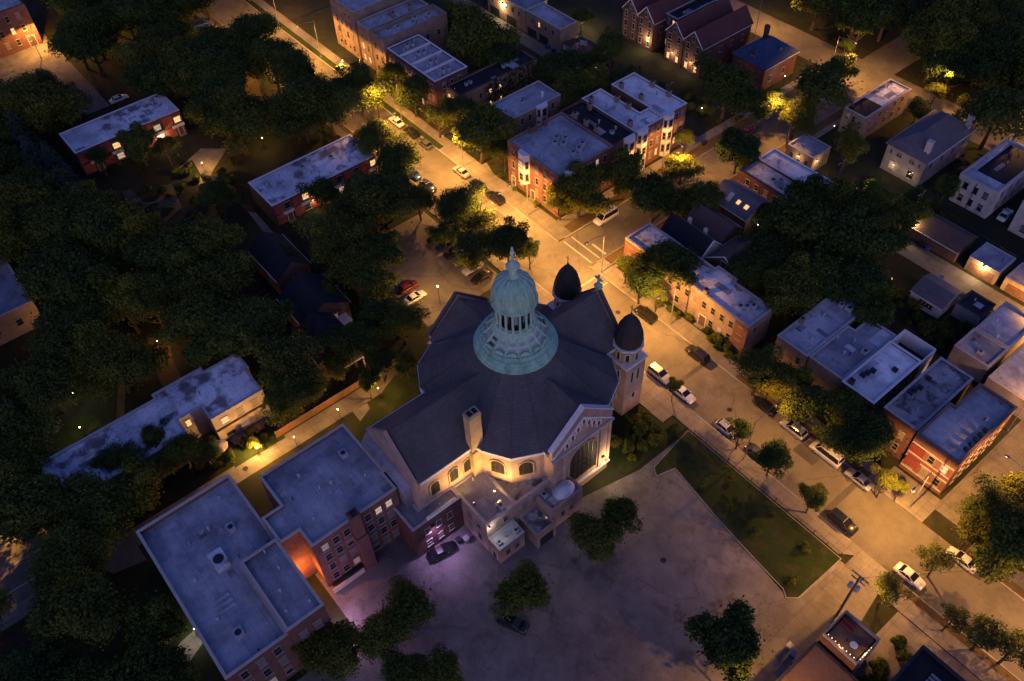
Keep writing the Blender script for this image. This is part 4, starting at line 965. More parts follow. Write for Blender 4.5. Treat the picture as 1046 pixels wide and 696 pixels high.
b = pitched('grey_house', 'large mauve-grey sided house with hipped grey roof and two pale chimneys', 'house', -68.0, -58.9, 155.2, 172.5, 6.6, 9.8, 'Y', 'grey_siding', 'shingle_grey', hip=4.2)
for x in (-3.3, -1.7, -1.1, 1.3, 1.9, 3.4): put_window(b['root'], (x, -8.65), 4.6, (0, -1), window_mesh(.5, .8, 'dark'))
for x, k in ((-2.2, 'dim'), (2.2, 'dark')): put_window(b['root'], (x, -8.65), 1.1, (0, -1), window_mesh(1.5, 1.9, k))
for k in range(4): put_window(b['root'], (4.55, -6+k*4), 3.6, (1, 0), window_mesh(.9, 1.4))
for x, y, z in ((3.1, -6.9, 6.6), (3.6, 7.4, 6.6)):
    mb = MB(); mb.box(-.55, .55, -.5, .5, 0, 3.4); mb.box(-.65, .65, -.6, .6, 3.403, 3.6); o = mb.obj('chimney', 'white_siding', b['root']); o.location = (x, y, z)
wall_lamp(b, -65.2, 155.2, '-Y', 2.6, WARM, 22); wall_lamp(b, -61.2, 155.2, '-Y', 2.6, WARM, 26)
b = flat('white_house', 'white-sided two-storey house with wet dark flat roof near the right edge', 'house', rect(-52.3, -44.2, 156.8, 174.5), 6.8, 'white_siding', 'roof_grey', 'grey_stone', .3)
windows_on(b, '-Y', 3, 2, .9, 1.2, 1.2, 3.0, margin=.8, frame='dark_metal'); windows_on(b, '+X', 5, 2, .9, 1.3, 1.3, 3.0)
mb = MB(); u, v = loc(b, -47.8, 166.6); mb.box(-3.0, 3.2, -6.2, 6.6, .004, .03); o = mb.obj('tar_patch', 'roof_tar', b['root']); o.location = (u, v, b['zr'])
mb = MB(); u, v = loc(b, -48.5, 156.72); mb.tube((0, 0, 0), (0, 0, 6.6), .07, n=6); o = mb.obj('drain_pipe', 'dark_metal', b['root']); o.location = (u, v, 0)
b = flat('edge_house', 'white-sided house cut off by the right edge with small dark windows', 'house', rect(-39.5, -27, 157.2, 174), 7.4, 'white_siding', 'roof_slate_grey', 'grey_stone', .3)
windows_on(b, '-Y', 4, 2, .9, 1.3, 1.2, 3.0, frame='dark_metal'); windows_on(b, '-X', 4, 2, .9, 1.3, 1.2, 3.0, frame='dark_metal')

# ------------------------------------------------------------------ houses and garages right of the cross street
b = flat('long_terrace', 'long peach-fronted terrace with ragged blue roof facing the church across the street', 'apartment block', [(-82.6, 92.2), (-52.6, 92.2), (-52.6, 98.7), (-61.4, 98.7), (-61.4, 99.6), (-66.0, 99.6), (-66.0, 98.7), (-82.6, 98.7)], 7.6, 'tan_brick', 'roof_white', 'grey_stone', .3)
windows_on(b, '-Y', 14, 2, 1.0, 1.6, 1.2, 3.3, {(0, 4): 'dim', (0, 11): 'dim'}, span=(.02, .985), skip=((0, 9),)); windows_on(b, '+X', 2, 2, .9, 1.5, 1.3, 3.2, margin=.8)
mb = MB(); u, v = loc(b, -54.0, 92.14); mb.box(-1.44, 1.44, -.03, .055, 0, 7.1); o = mb.obj('brick_pier', 'red_brick', b['root']); o.location = (u, v, 0)
mb = MB(); u, v = loc(b, -79.5, 92.14); mb.box(-3.14, 3.14, -.03, .055, 0, 7.1); o = mb.obj('brick_pier', 'red_brick', b['root']); o.location = (u, v, 0)
door(b, -62.2, 92.2, '-Y', 1.5, 2.6); door(b, -72, 92.2, '-Y', 1.2, 2.3)
for x, y in ((-55.8, 95.4), (-56.6, 94.6), (-55.2, 96.4), (-68.8, 96.5), (-74.5, 95.5), (-75.4, 94.4), (-74.2, 94.6)): roof_unit(b, x, y, .9, .8, .8)
for x in (-66.5, -63.0): chimney(b, x, 92.9, .8, .7, 1.0, 'tan_brick')
for x in (-60, -70, -79): roof_vent(b, x, 96.5, .14)
b = pitched('white_house', 'white-walled house with steep navy gable roof behind the long terrace', 'house', -81.0, -70.7, 100.6, 105.6, 6.0, 8.6, 'X', 'white_siding', 'shingle_navy')
for k in range(4): put_window(b['root'], (-4+k*2.6, -2.5), 3.6, (0, -1), window_mesh(.9, 1.4))
gable_trim(b, 1)
for x in (-1.5, 2.5):
    mb = MB(); mb.box(-.3, .3, -.3, .3, 0, 1.6); o = mb.obj('chimney', 'cream_stone', b['root']); o.location = (x, .9, 7.6)
b = pitched('brown_house', 'brown-roofed house with white-trimmed gable facing the blue terrace roof', 'house', -69.9, -62.2, 101.2, 110.0, 6.0, 8.9, 'Y', 'brown_siding', 'shingle_brown'); gable_trim(b, -1)
put_window(b['root'], (0, -4.4), 6.0, (0, -1), window_mesh(1.2, 1.5, 'dark')); put_window(b['root'], (-2, -4.4), 2.6, (0, -1), window_mesh(1, 1.5)); put_window(b['root'], (2, -4.4), 2.6, (0, -1), window_mesh(1, 1.5))
b = pitched('brown_house', 'plain brown-roofed house directly behind the navy gable roof', 'house', -80.2, -71.2, 106.4, 112.6, 5.6, 8.0, 'X', 'brown_siding', 'shingle_brown'); put_window(b['root'], (4.5, 0), 3.0, (1, 0), window_mesh(.9, 1.3))
b = pitched('skylight_house', 'dark-roofed house with pale skylight and two glowing roof windows', 'house', -81.4, -72.2, 115.0, 122.4, 5.8, 8.0, 'X', 'brown_siding', 'shingle_grey')
for x, mt, w in ((-1.2, 'galvanised', 1.0), (1.0, 'lit_glass_warm', .7), (3.0, 'lit_glass_warm', .8)):
    mb = MB(); mb.box(-w/2, w/2, -1.0 if mt == 'galvanised' else -.5, 1.0 if mt == 'galvanised' else .4, 0, .16); o = mb.obj('skylight', mt, b['root']); o.location = (x, -2.0, 5.8+2.2*(3.7-2.0)/3.7+.12); o.rotation_euler.x = math.atan2(2.2, 3.7)
b = flat('paired_shop', 'low building with blue-grey stained roof on the near side of a joined pair', 'shop building', rect(-83.0, -71.0, 125.6, 131.2), 6.0, 'dark_red_brick', 'roof_grey', 'dark_metal', .2)
windows_on(b, '-Y', 4, 1, 1, 1.3, 3.6); roof_unit(b, -76, 127.6, 1.1, 1, .8); roof_unit(b, -75, 128.8, .8, .8, .7); roof_vent(b, -80, 129)
b = flat('paired_shop', 'low building with long white roof behind the blue-grey one, by the utility pole', 'shop building', rect(-83.0, -66.0, 131.25, 136.6), 6.0, 'common_brick', 'roof_white_clean', 'white_trim', .2)
windows_on(b, '+X', 2, 1, .9, 1.2, 3.4, margin=.6); windows_on(b, '-X', 3, 1, 1.2, 1.8, 1.2); roof_vent(b, -79, 133, .25, .9); roof_vent(b, -72, 134)
b = flat('small_shop', 'small square building with blue roof and warm-lit orange walls', 'shop building', rect(-83.3, -76.5, 142.0, 148.0), 4.2, 'tan_brick', 'roof_blue_grey', 'grey_stone', .25)
windows_on(b, '-Y', 3, 1, .9, 1.3, 1.6, margin=.5); windows_on(b, '+X', 2, 1, .8, 1.2, 1.6); wall_lamp(b, -80, 142, '-Y', 3.2, WARM, 70); wall_lamp(b, -76.5, 143.4, '+X', 3.2, WARM, 80)
b = flat('street_flats', 'two-storey flats with pale blue stained roof, first of the row past the trees', 'apartment block', rect(-48.2, -42.0, 94.4, 111.3), 7.5, 'common_brick', 'roof_grey', 'grey_stone', .3)
windows_on(b, '-Y', 3, 2, .9, 1.6, 1.3, 3.2, margin=.5); windows_on(b, '-X', 5, 2, .8, 1.4, 1.4, 3.2); chimney(b, -47.5, 100, .7, .8, 1.0); roof_unit(b, -44, 108.5, 1.2, 1, .7); roof_unit(b, -45.4, 108.2, .8, .7, .6); roof_vent(b, -46, 104); roof_vent(b, -44, 98, .22)
b = flat('street_flats', 'two-storey flats with darker slate-blue roof and white rear section', 'apartment block', [(-41.8, 94.7), (-35.2, 94.7), (-35.2, 109.4), (-40.4, 109.4), (-40.4, 105.2), (-41.8, 105.2)], 7.5, 'common_brick', 'roof_slate_grey', 'grey_stone', .25)
windows_on(b, '-Y', 3, 2, .9, 1.6, 1.3, 3.2, margin=.5); roof_unit(b, -36.3, 102.2, 1, .9, .8); roof_vent(b, -38.5, 99.5, .2); roof_vent(b, -39, 103, .14)
mb = MB(); u, v = loc(b, -36.6, 107.0); mb.box(-1.05, 1.05, -2.0, 2.1, .004, .03); o = mb.obj('white_patch', 'roof_white_clean', b['root']); o.location = (u, v, b['zr'])
b = flat('street_flats', 'two-storey flats with brightest white roof and sunken dark deck at the back', 'apartment block', [(-34.9, 94.0), (-28.9, 94.0), (-28.9, 107.2), (-34.9, 107.2)], 8.0, 'dark_red_brick', 'roof_white_clean', 'white_trim', .3)
windows_on(b, '+X', 6, 2, .8, 1.4, 1.4, 3.2, {(0, 2): 'warm'}); windows_on(b, '-Y', 3, 2, .9, 1.6, 1.3, 3.2, margin=.5)
for x, y in ((-33.3, 98.6), (-33.0, 99.6), (-33.5, 97.6), (-30.8, 102.4)): roof_unit(b, x, y, .8, .7, .5, mat='dark_metal')
chimney(b, -33.8, 94.9, .8, .7, .9)
mb = MB(); u, v = loc(b, -31.9, 109.3)
mb.box(-3, 3, -1.95, 2.0, 4.7, 4.9, 1)
for x0, x1, y0, y1 in ((-3, -2.8, -1.9, 2), (2.8, 3, -1.9, 2), (-2.8, 2.8, 1.8, 2)): mb.box(x0, x1, y0, y1, 4.902, 8.0)
mb.box(-3, 3, -1.95, 2.0, -.1, 4.698, 0)
o = mb.obj('rear_deck', ['white_trim', 'roof_tar'], b['root']); o.location = (u, v, 0)
b = flat('street_flats', 'brick flats with grey blotchy gravel roof between white and corner roofs', 'apartment block', rect(-27.4, -21.5, 94.4, 110.0), 8.3, 'dark_red_brick', 'roof_gravel', 'grey_stone', .3)
windows_on(b, '-Y', 2, 2, .9, 1.6, 1.3, 3.2, margin=.5); windows_on(b, '-X', 6, 2, .8, 1.4, 1.4, 3.2, {(0, 1): 'warm'})
for x, y in ((-26.3, 101), (-26, 102), (-26.2, 104.6), (-26.4, 100)): roof_unit(b, x, y, .8, .6, .5, mat='dark_metal')
b = flat('corner_building', 'red brick corner building with slate-blue roof and pale stone bands above the lit alley', 'apartment block', [(-21.1, 93.4), (-13.9, 93.4), (-13.9, 109.2), (-20.2, 109.2), (-20.2, 102.3), (-21.1, 102.3)], 9.0, 'red_brick', 'roof_blue_grey', 'red_brick', .35)
windows_on(b, '-Y', 3, 2, 1.1, 1.7, 1.4, 3.6, {(1, 2): 'pale'}, frame='window_frame', margin=.3, skip=((1, 0),)); windows_on(b, '+X', 6, 2, .9, 1.5, 1.4, 3.6, frame='cream_stone')
for zz, hh in ((.9, .16), (3.5, .2), (4.6, .16), (7.0, .2)):
    mb = MB(); u, v = loc(b, -17.5, 93.36); mb.box(-3.5, 3.5, -.1, .03, zz, zz+hh); o = mb.obj('stone_band', 'cream_stone', b['root']); o.location = (u, v, 0)
mb = MB(); mb.add([(-1.1, -1.1, 3.1), (1.1, -1.1, 3.1), (1.1, .03, 3.9), (-1.1, .03, 3.9), (-1.1, -1.1, 3.0), (1.1, -1.1, 3.0)], [(0, 1, 2, 3), (4, 5, 1, 0)]); u, v = loc(b, -19.6, 93.3); o = mb.obj('awning', 'red_fabric', b['root']); o.location = (u, v, 0)
mb = MB(); mb.box(-1.1, 1.1, -.14, .03, 5.1, 7.0); o = mb.obj('sign_panel', 'red_fabric', b['root']); u, v = loc(b, -19.8, 93.3); o.location = (u, v, 0)
for k in range(5): roof_unit(b, -14.8, 96.5+k*1.3, .5, .5, .4, mat='dark_metal')
b = pitched('brick_garage', 'wide garage with faded brown pitched roof below the white houses', 'garage', -55.2, -41.3, 140.8, 147.0, 2.9, 4.7, 'X', 'brown_siding', 'shingle_brown'); garage_door(b, -50, 140.8, '-Y', 4.8, 2.2, 'brown_siding'); garage_door(b, -45, 140.8, '-Y', 4.2, 2.2, 'brown_siding')
b = flat('alley_garage', 'small garage with smooth blue roof and a lamp glowing over its doors', 'garage', rect(-39.1, -33.1, 141.0, 146.8), 3.2, 'tan_brick', 'roof_blue_grey', 'grey_stone', .12); garage_door(b, -36.1, 141.0, '-Y', 4.8, 2.2, 'wood_deck'); wall_lamp(b, -36.1, 141.0, '-Y', 2.9, WARM, 420, r=.24)
b = flat('alley_garage', 'yellow-walled garage at the right edge on the lit alley', 'garage', rect(-31.8, -24.5, 141.2, 147.0), 3.0, 'yellow_brick', 'roof_slate_grey', 'grey_stone', .12); garage_door(b, -28.5, 141.2, '-Y', 4.8, 2.1, 'wood_deck')
b = pitched('alley_garage', 'garage with dark grey pitched roof and white back wall of four tiny windows', 'garage', -41.2, -35.0, 125.6, 131.8, 2.9, 4.2, 'X', 'white_siding', 'shingle_grey')
for k in range(4): put_window(b['root'], (-.9+k*.7, -3.1), 1.3, (0, -1), window_mesh(.45, .6, 'dark', 'dark_metal'))
b = flat('alley_garage', 'garage with flat black roof between grey pitched garage and pale shed roofs', 'garage', rect(-34.0, -29.2, 128.4, 133.2), 3.2, 'grey_siding', 'roof_tar', 'dark_metal', .12)
b = flat('alley_garage', 'garage with pale lilac-grey roof and raised rear edge at the right', 'garage', rect(-28.1, -21.9, 124.0, 133.6), 4.6, 'grey_siding', 'roof_grey', 'grey_stone', .2)
b = flat('alley_garage', 'garage with dark grey roof and one white vent below the lilac roof', 'garage', rect(-28.3, -21.9, 117.8, 123.9), 4.4, 'grey_siding', 'roof_slate_grey', 'grey_stone', .15); roof_unit(b, -24.6, 119.6, .9, .7, .6)
b = flat('alley_garage', 'large garage with pale lilac roof, one corner tinted orange by the alley lamp', 'garage', rect(-20.9, -13.2, 116.2, 130.5), 4.0, 'grey_siding', 'roof_grey', 'grey_stone', .15); roof_vent(b, -18, 127)
b = flat('deck_house', 'small dark brick building with railed roof terrace hung with bulbs at the bottom', 'house', rect(-11.2, -5.8, 58.2, 63.3), 6.4, 'dark_red_brick', 'roof_tar', None, .2)
mb = MB(); p_ = inset(ccw([(-2.7, -2.55), (2.7, -2.55), (2.7, 2.55), (-2.7, 2.55)]), .05)
mb.ring(p_, inset(p_, .16), 6.45, 7.15); mb.obj('terrace_parapet', 'window_frame', b['root'])
mb = MB(); mb.box(-2.2, 2.2, -2.2, 2.2, 6.23, 6.32); mb.obj('terrace_deck', 'wood_deck', b['root'])
windows_on(b, '+X', 2, 2, .9, 1.4, 1.2, 2.9, margin=.6); windows_on(b, '+Y', 2, 2, .9, 1.4, 1.2, 2.9, margin=.6)
b = flat('brown_building', 'plain building with dark brown flat roof at the bottom edge below the roof terrace', 'building', rect(-11.3, -4.4, 40, 57.6), 5.0, 'dark_red_brick', 'shingle_brown', 'dark_metal', .1)
b = flat('navy_building', 'dark navy-roofed building with pink roof vents at the bottom right edge', 'building', rect(-1.8, 12, 54, 66.8), 7.0, 'dark_red_brick', 'roof_tar', 'dark_metal', .25)
for k in range(3): 
    mb = MB(); mb.box(-1.6, 1.6, -.14, .14, 0, .25); o = mb.obj('skylight', 'roof_grey', b['root']); u, v = loc(b, 2.6, 63.2+k*.6); o.location = (u, v, b['zr'])
windows_on(b, '+Y', 4, 2, .9, 1.4, 1.3, 3.0)

# ------------------------------------------------------------------ houses on the left, among the trees
b = flat('corner_apartments', 'red brick apartment block glowing orange at street level in the top left corner', 'apartment block', rect(-262, -245.6, 14, 36.2), 11.0, 'red_brick', 'roof_blue_grey', 'dark_red_brick')
windows_on(b, '+X', 7, 3, 1, 1.6, 1.5, 3.2, {(1, 5): 'warm'}); windows_on(b, '-Y', 5, 3, 1, 1.6, 1.5, 3.2); door(b, -245.6, 34, '+X', 1.8, 2.8)
def modern(label, x0, x1, y0, y1, z, cols, seed, n):
    b = flat('modern_terrace', label, 'rowhouses', rect(x0, x1, y0, y1), z, 'dark_red_brick', 'roof_white', 'white_trim', .12)
    L = y1-y0; r_ = random.Random(seed); k = cols
    for i in range(k):
        c = y0+L*(i+.5)/k; w = L/k
        for z0, z1 in ((.2, 2.5), (3.0, z-.35)):
            mb = MB(); u, v = loc(b, x1, c-w*.2); mb.box(.005, .1, -w*.24, w*.24, z0, z1); o = mb.obj('wall_panel', 'red_panel', b['root']); o.location = (u, v, 0)
            u, v = loc(b, x1, c+w*.27); lit = 'warm' if r_.random() < .25 else ('pale' if r_.random() < .35 else 'dark')
            if z0 > 1 or i % 2: put_window(b['root'], (u, v), z0+.25, (1, 0), window_mesh(w*.34, 1.5, lit))
        if i % 2 == 0: door(b, x1, c+w*.27, '+X', 1.1, 2.2)
        mb = MB(); u, v = loc(b, x1, c+w*.2); mb.box(.004, .9, -w*.28, w*.28, 2.6, 2.8); mb.box(.8, .9, -w*.28, w*.28, 2.8, 3.3); o = mb.obj('balcony', 'white_trim', b['root']); o.location = (u, v, 0)
    for i in range(n): roof_vent(b, r_.uniform(x0+2, x1-2), r_.uniform(y0+2, y1-2), .15, .5)
    return b
b = modern('long low red-panelled terrace with white roof half under trees at the far left', -191.8, -182.2, 22.9, 47.4, 6.0, 5, 4, 5)
wall_lamp(b, -182.2, 41.5, '+X', 2.4, WARM, 220)
b = modern('long low red-panelled terrace with white roof and rusty stains beside the street trees', -148.5, -138.4, 46.9, 72.2, 5.4, 6, 11, 9)
wall_lamp(b, -138.4, 55.6, '+X', 2.5, WARM, 90)
for x, y in ((-141, 70.5), (-144, 64.5), (-145, 58)): roof_unit(b, x, y, .9, .8, .6)
b = flat('grey_hall', 'dim grey flat-roofed hall cut off by the left edge among the trees', 'building', rect(-178, -143.7, -42, -.2), 6.0, 'common_brick', 'roof_slate_grey', 'grey_stone', .3); windows_on(b, '+X', 8, 1, 1.2, 1.5, 2.2)
b = pitched('navy_house', 'house with dark navy gable roof near the lit yellow lawn', 'house', -130, -119.2, 37.2, 44.0, 5.2, 7.8, 'X', 'brown_siding', 'shingle_navy'); put_window(b['root'], (5.4, 0), 2.6, (1, 0), window_mesh(.9, 1.4)); put_window(b['root'], (2, -3.4), 2.6, (0, -1), window_mesh(.9, 1.4))
b = pitched('navy_house', 'house with dark navy gable roof and pale front porch by the parking lot', 'house', -115, -105.6, 35.0, 44.2, 5.2, 8.2, 'X', 'brown_siding', 'shingle_navy'); put_window(b['root'], (4.7, 1.6), 2.6, (1, 0), window_mesh(.9, 1.4, 'dim'))
mb = MB(); mb.box(-1.2, 1.2, -2.6, 2.6, 2.9, 3.1); mb.box(1.0, 1.15, -2.5, -2.3, 0, 2.9); mb.box(1.0, 1.15, 2.3, 2.5, 0, 2.9); o = mb.obj('porch_roof', 'white_trim', b['root']); o.location = (5.95, 1.0, 0)
b = pitched('navy_house', 'house with dark navy gable roof next to the alley, half under trees', 'house', -105.0, -96.5, 32.6, 40.2, 5.2, 8.0, 'X', 'brown_siding', 'shingle_navy'); put_window(b['root'], (4.25, -1.6), 2.6, (1, 0), window_mesh(.9, 1.4, 'warm'))
mb = MB(); mb.box(-1.0, 1.0, -2.4, 2.4, 2.9, 3.1); mb.box(.8, .95, -2.3, -2.1, 0, 2.9); mb.box(.8, .95, 2.1, 2.3, 0, 2.9); o = mb.obj('porch_roof', 'white_trim', b['root']); o.location = (5.3, 1.2, 0)
b = flat('long_apartments', 'long pale-roofed apartment block with recessed terrace and lit garden by the alley', 'apartment block', [(-106.8, -12.0), (-96.7, -12.0), (-96.7, 8.4), (-100.2, 8.4), (-100.2, 12.5), (-96.7, 12.5), (-96.7, 21.9), (-102.6, 21.9), (-102.6, 22.5), (-106.8, 22.5), (-106.8, 16.2), (-107.9, 16.2), (-107.9, 7.3), (-106.8, 7.3)], 6.5, 'grey_siding', 'roof_white', 'grey_stone', .15)
windows_on(b, '+X', 3, 1, 1.3, 1.5, 3.9, 3, {(0, 0): 'pale'}, edge=1, margin=.6); windows_on(b, '+X', 3, 1, 1.6, 2.0, .6, 3, {(0, 1): 'dim'}, edge=1, margin=.6)
windows_on(b, '+X', 6, 2, 1.2, 1.5, .9, 3.0, {(1, 5): 'dim'}, edge=0); put_window(b['root'], loc(b, -100.2, 9.6), 3.8, (1, 0), window_mesh(.9, 1.6, 'warm'))
mb = MB(); u, v = loc(b, -96.4, 17.2); mb.box(-.28, .1, -4.6, 4.6, 3.2, 3.4); o = mb.obj('balcony', 'wood_deck', b['root']); o.location = (u, v, 0)
pass
roof_vent(b, -101, 16, .2); roof_vent(b, -103, 10, .14)
mb = MB(); mb.box(-4, 4, -2.5, 2.5, -.1, 2.9); mb.add([(-4.2, -2.7, 2.9), (4.2, -2.7, 2.9), (4.2, 2.7, 2.9), (-4.2, 2.7, 2.9), (-4.2, 0, 3.9), (4.2, 0, 3.9)], [(0, 1, 5, 4), (2, 3, 4, 5), (1, 2, 5), (3, 0, 4)], 1)
sh = thing('back_shed', 'small shed with blue roof between the alley trees and navy houses', 'shed', tuple(P(331, 365, 0)), 0); mb = MB(); mb.box(-2, 2, -2.4, 2.4, -.1, 2.5); mb.obj('wall', 'brown_siding', sh)
mb = MB(); mb.add([(-2.2, -2.6, 2.5), (2.2, -2.6, 2.5), (2.2, 2.6, 2.5), (-2.2, 2.6, 2.5), (0, -2.6, 3.5), (0, 2.6, 3.5)], [(0, 4, 5, 3), (4, 1, 2, 5), (0, 1, 4), (2, 3, 5)]); mb.obj('roof', 'shingle_blue', sh)

# ------------------------------------------------------------------ street lamps
def street_lamp(x, y, arm, label, power=3000, h=10.4, col=SODIUM, al=4.2, group='sodium street lamps on tall poles', spot=164, cat='street lamp'):
    t = thing('street_lamp', label, cat, (x, y, 0), group=group)
    a = Vector((*arm, 0)).normalized()
    mb = MB(); mb.lathe([(.17, 0), (.17, .35), (.09, .45), (.06, h)], 8); mb.obj('pole', 'grey_metal', t)
    mb = MB(); e = a*al
    mb.tube((0, 0, h-.5), (e.x*.5, e.y*.5, h+.05), .045, n=6); mb.tube((e.x*.5, e.y*.5, h+.05), (e.x, e.y, h+.15), .04, n=6); mb.obj('arm', 'grey_metal', t)
    mb = MB(); s = Vector((-a.y, a.x, 0))
    o_ = Vector((e.x, e.y, h+.12)); vs = []
    for u, w, z in ((-.1, .08, 0), (.25, .17, .02), (.75, .15, 0)):
        for sg in (-1, 1): vs.append(o_+a*u+s*w*sg+Vector((0, 0, z-.05)))
        for sg in (-1, 1): vs.append(o_+a*u+s*w*.7*sg+Vector((0, 0, z+.11)))
    fs = []
    for k in (0, 4): fs += [(k, k+4, k+6, k+2), (k+1, k+3, k+7, k+5), (k+2, k+6, k+7, k+3), (k, k+1, k+5, k+4)]
    fs += [(0, 2, 3, 1), (8, 9, 11, 10)]
    mb.add(vs, fs); hd = mb.obj('lamp_head', 'grey_metal', t)
    mb = MB(); c = o_+a*.42; mb.lathe([(.2, -.055), (.19, -.12), (.1, -.19), (.01, -.21)], 10); ln = mb.obj('lens', 'bulb_orange', hd); ln.location = c
    light('lamp_light', 'SPOT', t, (c.x, c.y, c.z-.3), col, power*1.8, .15, math.radians(spot), .2)
    return t
street_lamp(-210, 88.0, (0, -1), 'street lamp on the far kerb beyond the upper left street gap', 2600)
street_lamp(-188.5, 88.0, (0, -1), 'street lamp over the lit road gap at the top, left of the brick rows', 3800)
street_lamp(-168, 88.0, (0, -1), 'street lamp before the brick rows at the top, behind street trees', 3000)
street_lamp(-152.5, 88.0, (0, -1), 'street lamp buried in glowing yellow leaves above the white parked car', 1900)
street_lamp(-128.5, 88.0, (0, -1), 'street lamp on the pavement beside the silver parked car', 3300)
street_lamp(-106.5, 88.0, (0, -1), 'street lamp hidden by the trees at the red flats corner', 3000)
street_lamp(-84.2, 88.0, (0, -1), 'street lamp on the corner by the painted crossing', 3600)
street_lamp(-66, 88.0, (0, -1), 'street lamp before the long peach terrace, by the lit bush', 3000)
street_lamp(-15.6, 88.0, (0, -1), 'street lamp on the alley corner below the red brick corner building', 2900)
street_lamp(8, 88.0, (0, -1), 'street lamp at the right edge beyond the alley mouth', 1500)
street_lamp(30, 88.0, (0, -1), 'street lamp beyond the right edge of the main street', 3000)
street_lamp(-142, 75.8, (0, 1), 'street lamp on the left kerb behind the rust-stained terrace', 2000)
street_lamp(-106, 75.8, (0, 1), 'street lamp on the church side of the street near the car lot', 2200)
street_lamp(-38, 75.8, (0, 1), 'street lamp on the near pavement between two small trees', 800)
street_lamp(-13.2, 45, (1, 0), 'added unseen street lamp on the drive just below the bottom edge', 1300)  # unseen lamp below the frame, added to brighten the drive
street_lamp(-5.4, 98.5, (-1, 0), 'street lamp on the right side of the lit alley by the corner building', 700)
street_lamp(-13.6, 112.5, (1, 0), 'street lamp behind the red brick corner building on the alley', 1300)
street_lamp(-97.2, 118, (1, 0), 'street lamp on the cross street by the lit lawn of the white-roofed flats', 2300)
street_lamp(-86.0, 146, (-1, 0), 'street lamp on the cross street past the small blue-roofed shop', 1500)
street_lamp(-97.4, 176.5, (1, 0), 'street lamp at the far crossroads under yellow leaves', 2300)
street_lamp(-72, 177.2, (0, 1), 'street lamp inside glowing yellow foliage above the grey house', 1100)
street_lamp(-52, 177.2, (0, 1), 'street lamp on the far street behind the white-sided house', 800)
street_lamp(-121, 177.2, (0, 1), 'street lamp on the far street behind the blue hipped house', 1700)
street_lamp(-105, -20, (1, 0), 'street lamp on the marked road in the lower left corner', 1800)
street_lamp(-238, 33, (-1, .4), 'lamp post lighting the forecourt of the orange brick block, top left', 1500, 6.5)
street_lamp(-131, 134.6, (0, -1), 'alley lamp hidden in a bright yellow-green bush behind the flats', 2600, 6.0)
street_lamp(-20, 140.5, (0, -1), 'alley lamp near the yellow-walled garage at the right edge', 3500, 6.0)
def yard_lamp(p, label, col=WARM, power=60, h=2.4, mat='bulb_warm', r=.13):
    t = thing('yard_lamp', label, 'yard lamp', (p[0], p[1], 0), group='small yard lamps among the trees')
    mb = MB(); mb.lathe([(.1, 0), (.04, .1), (.035, h)], 6); mb.obj('post', 'dark_metal', t)
    mb = MB(); mb.lathe([(.05, h), (r, h+r*.6), (r, h+r*1.2), (.04, h+r*1.9)], 10); mb.obj('globe', mat, t)
    light('lamp_light', 'POINT', t, (0, 0, h+r*3.2), col, power*.6, .15)
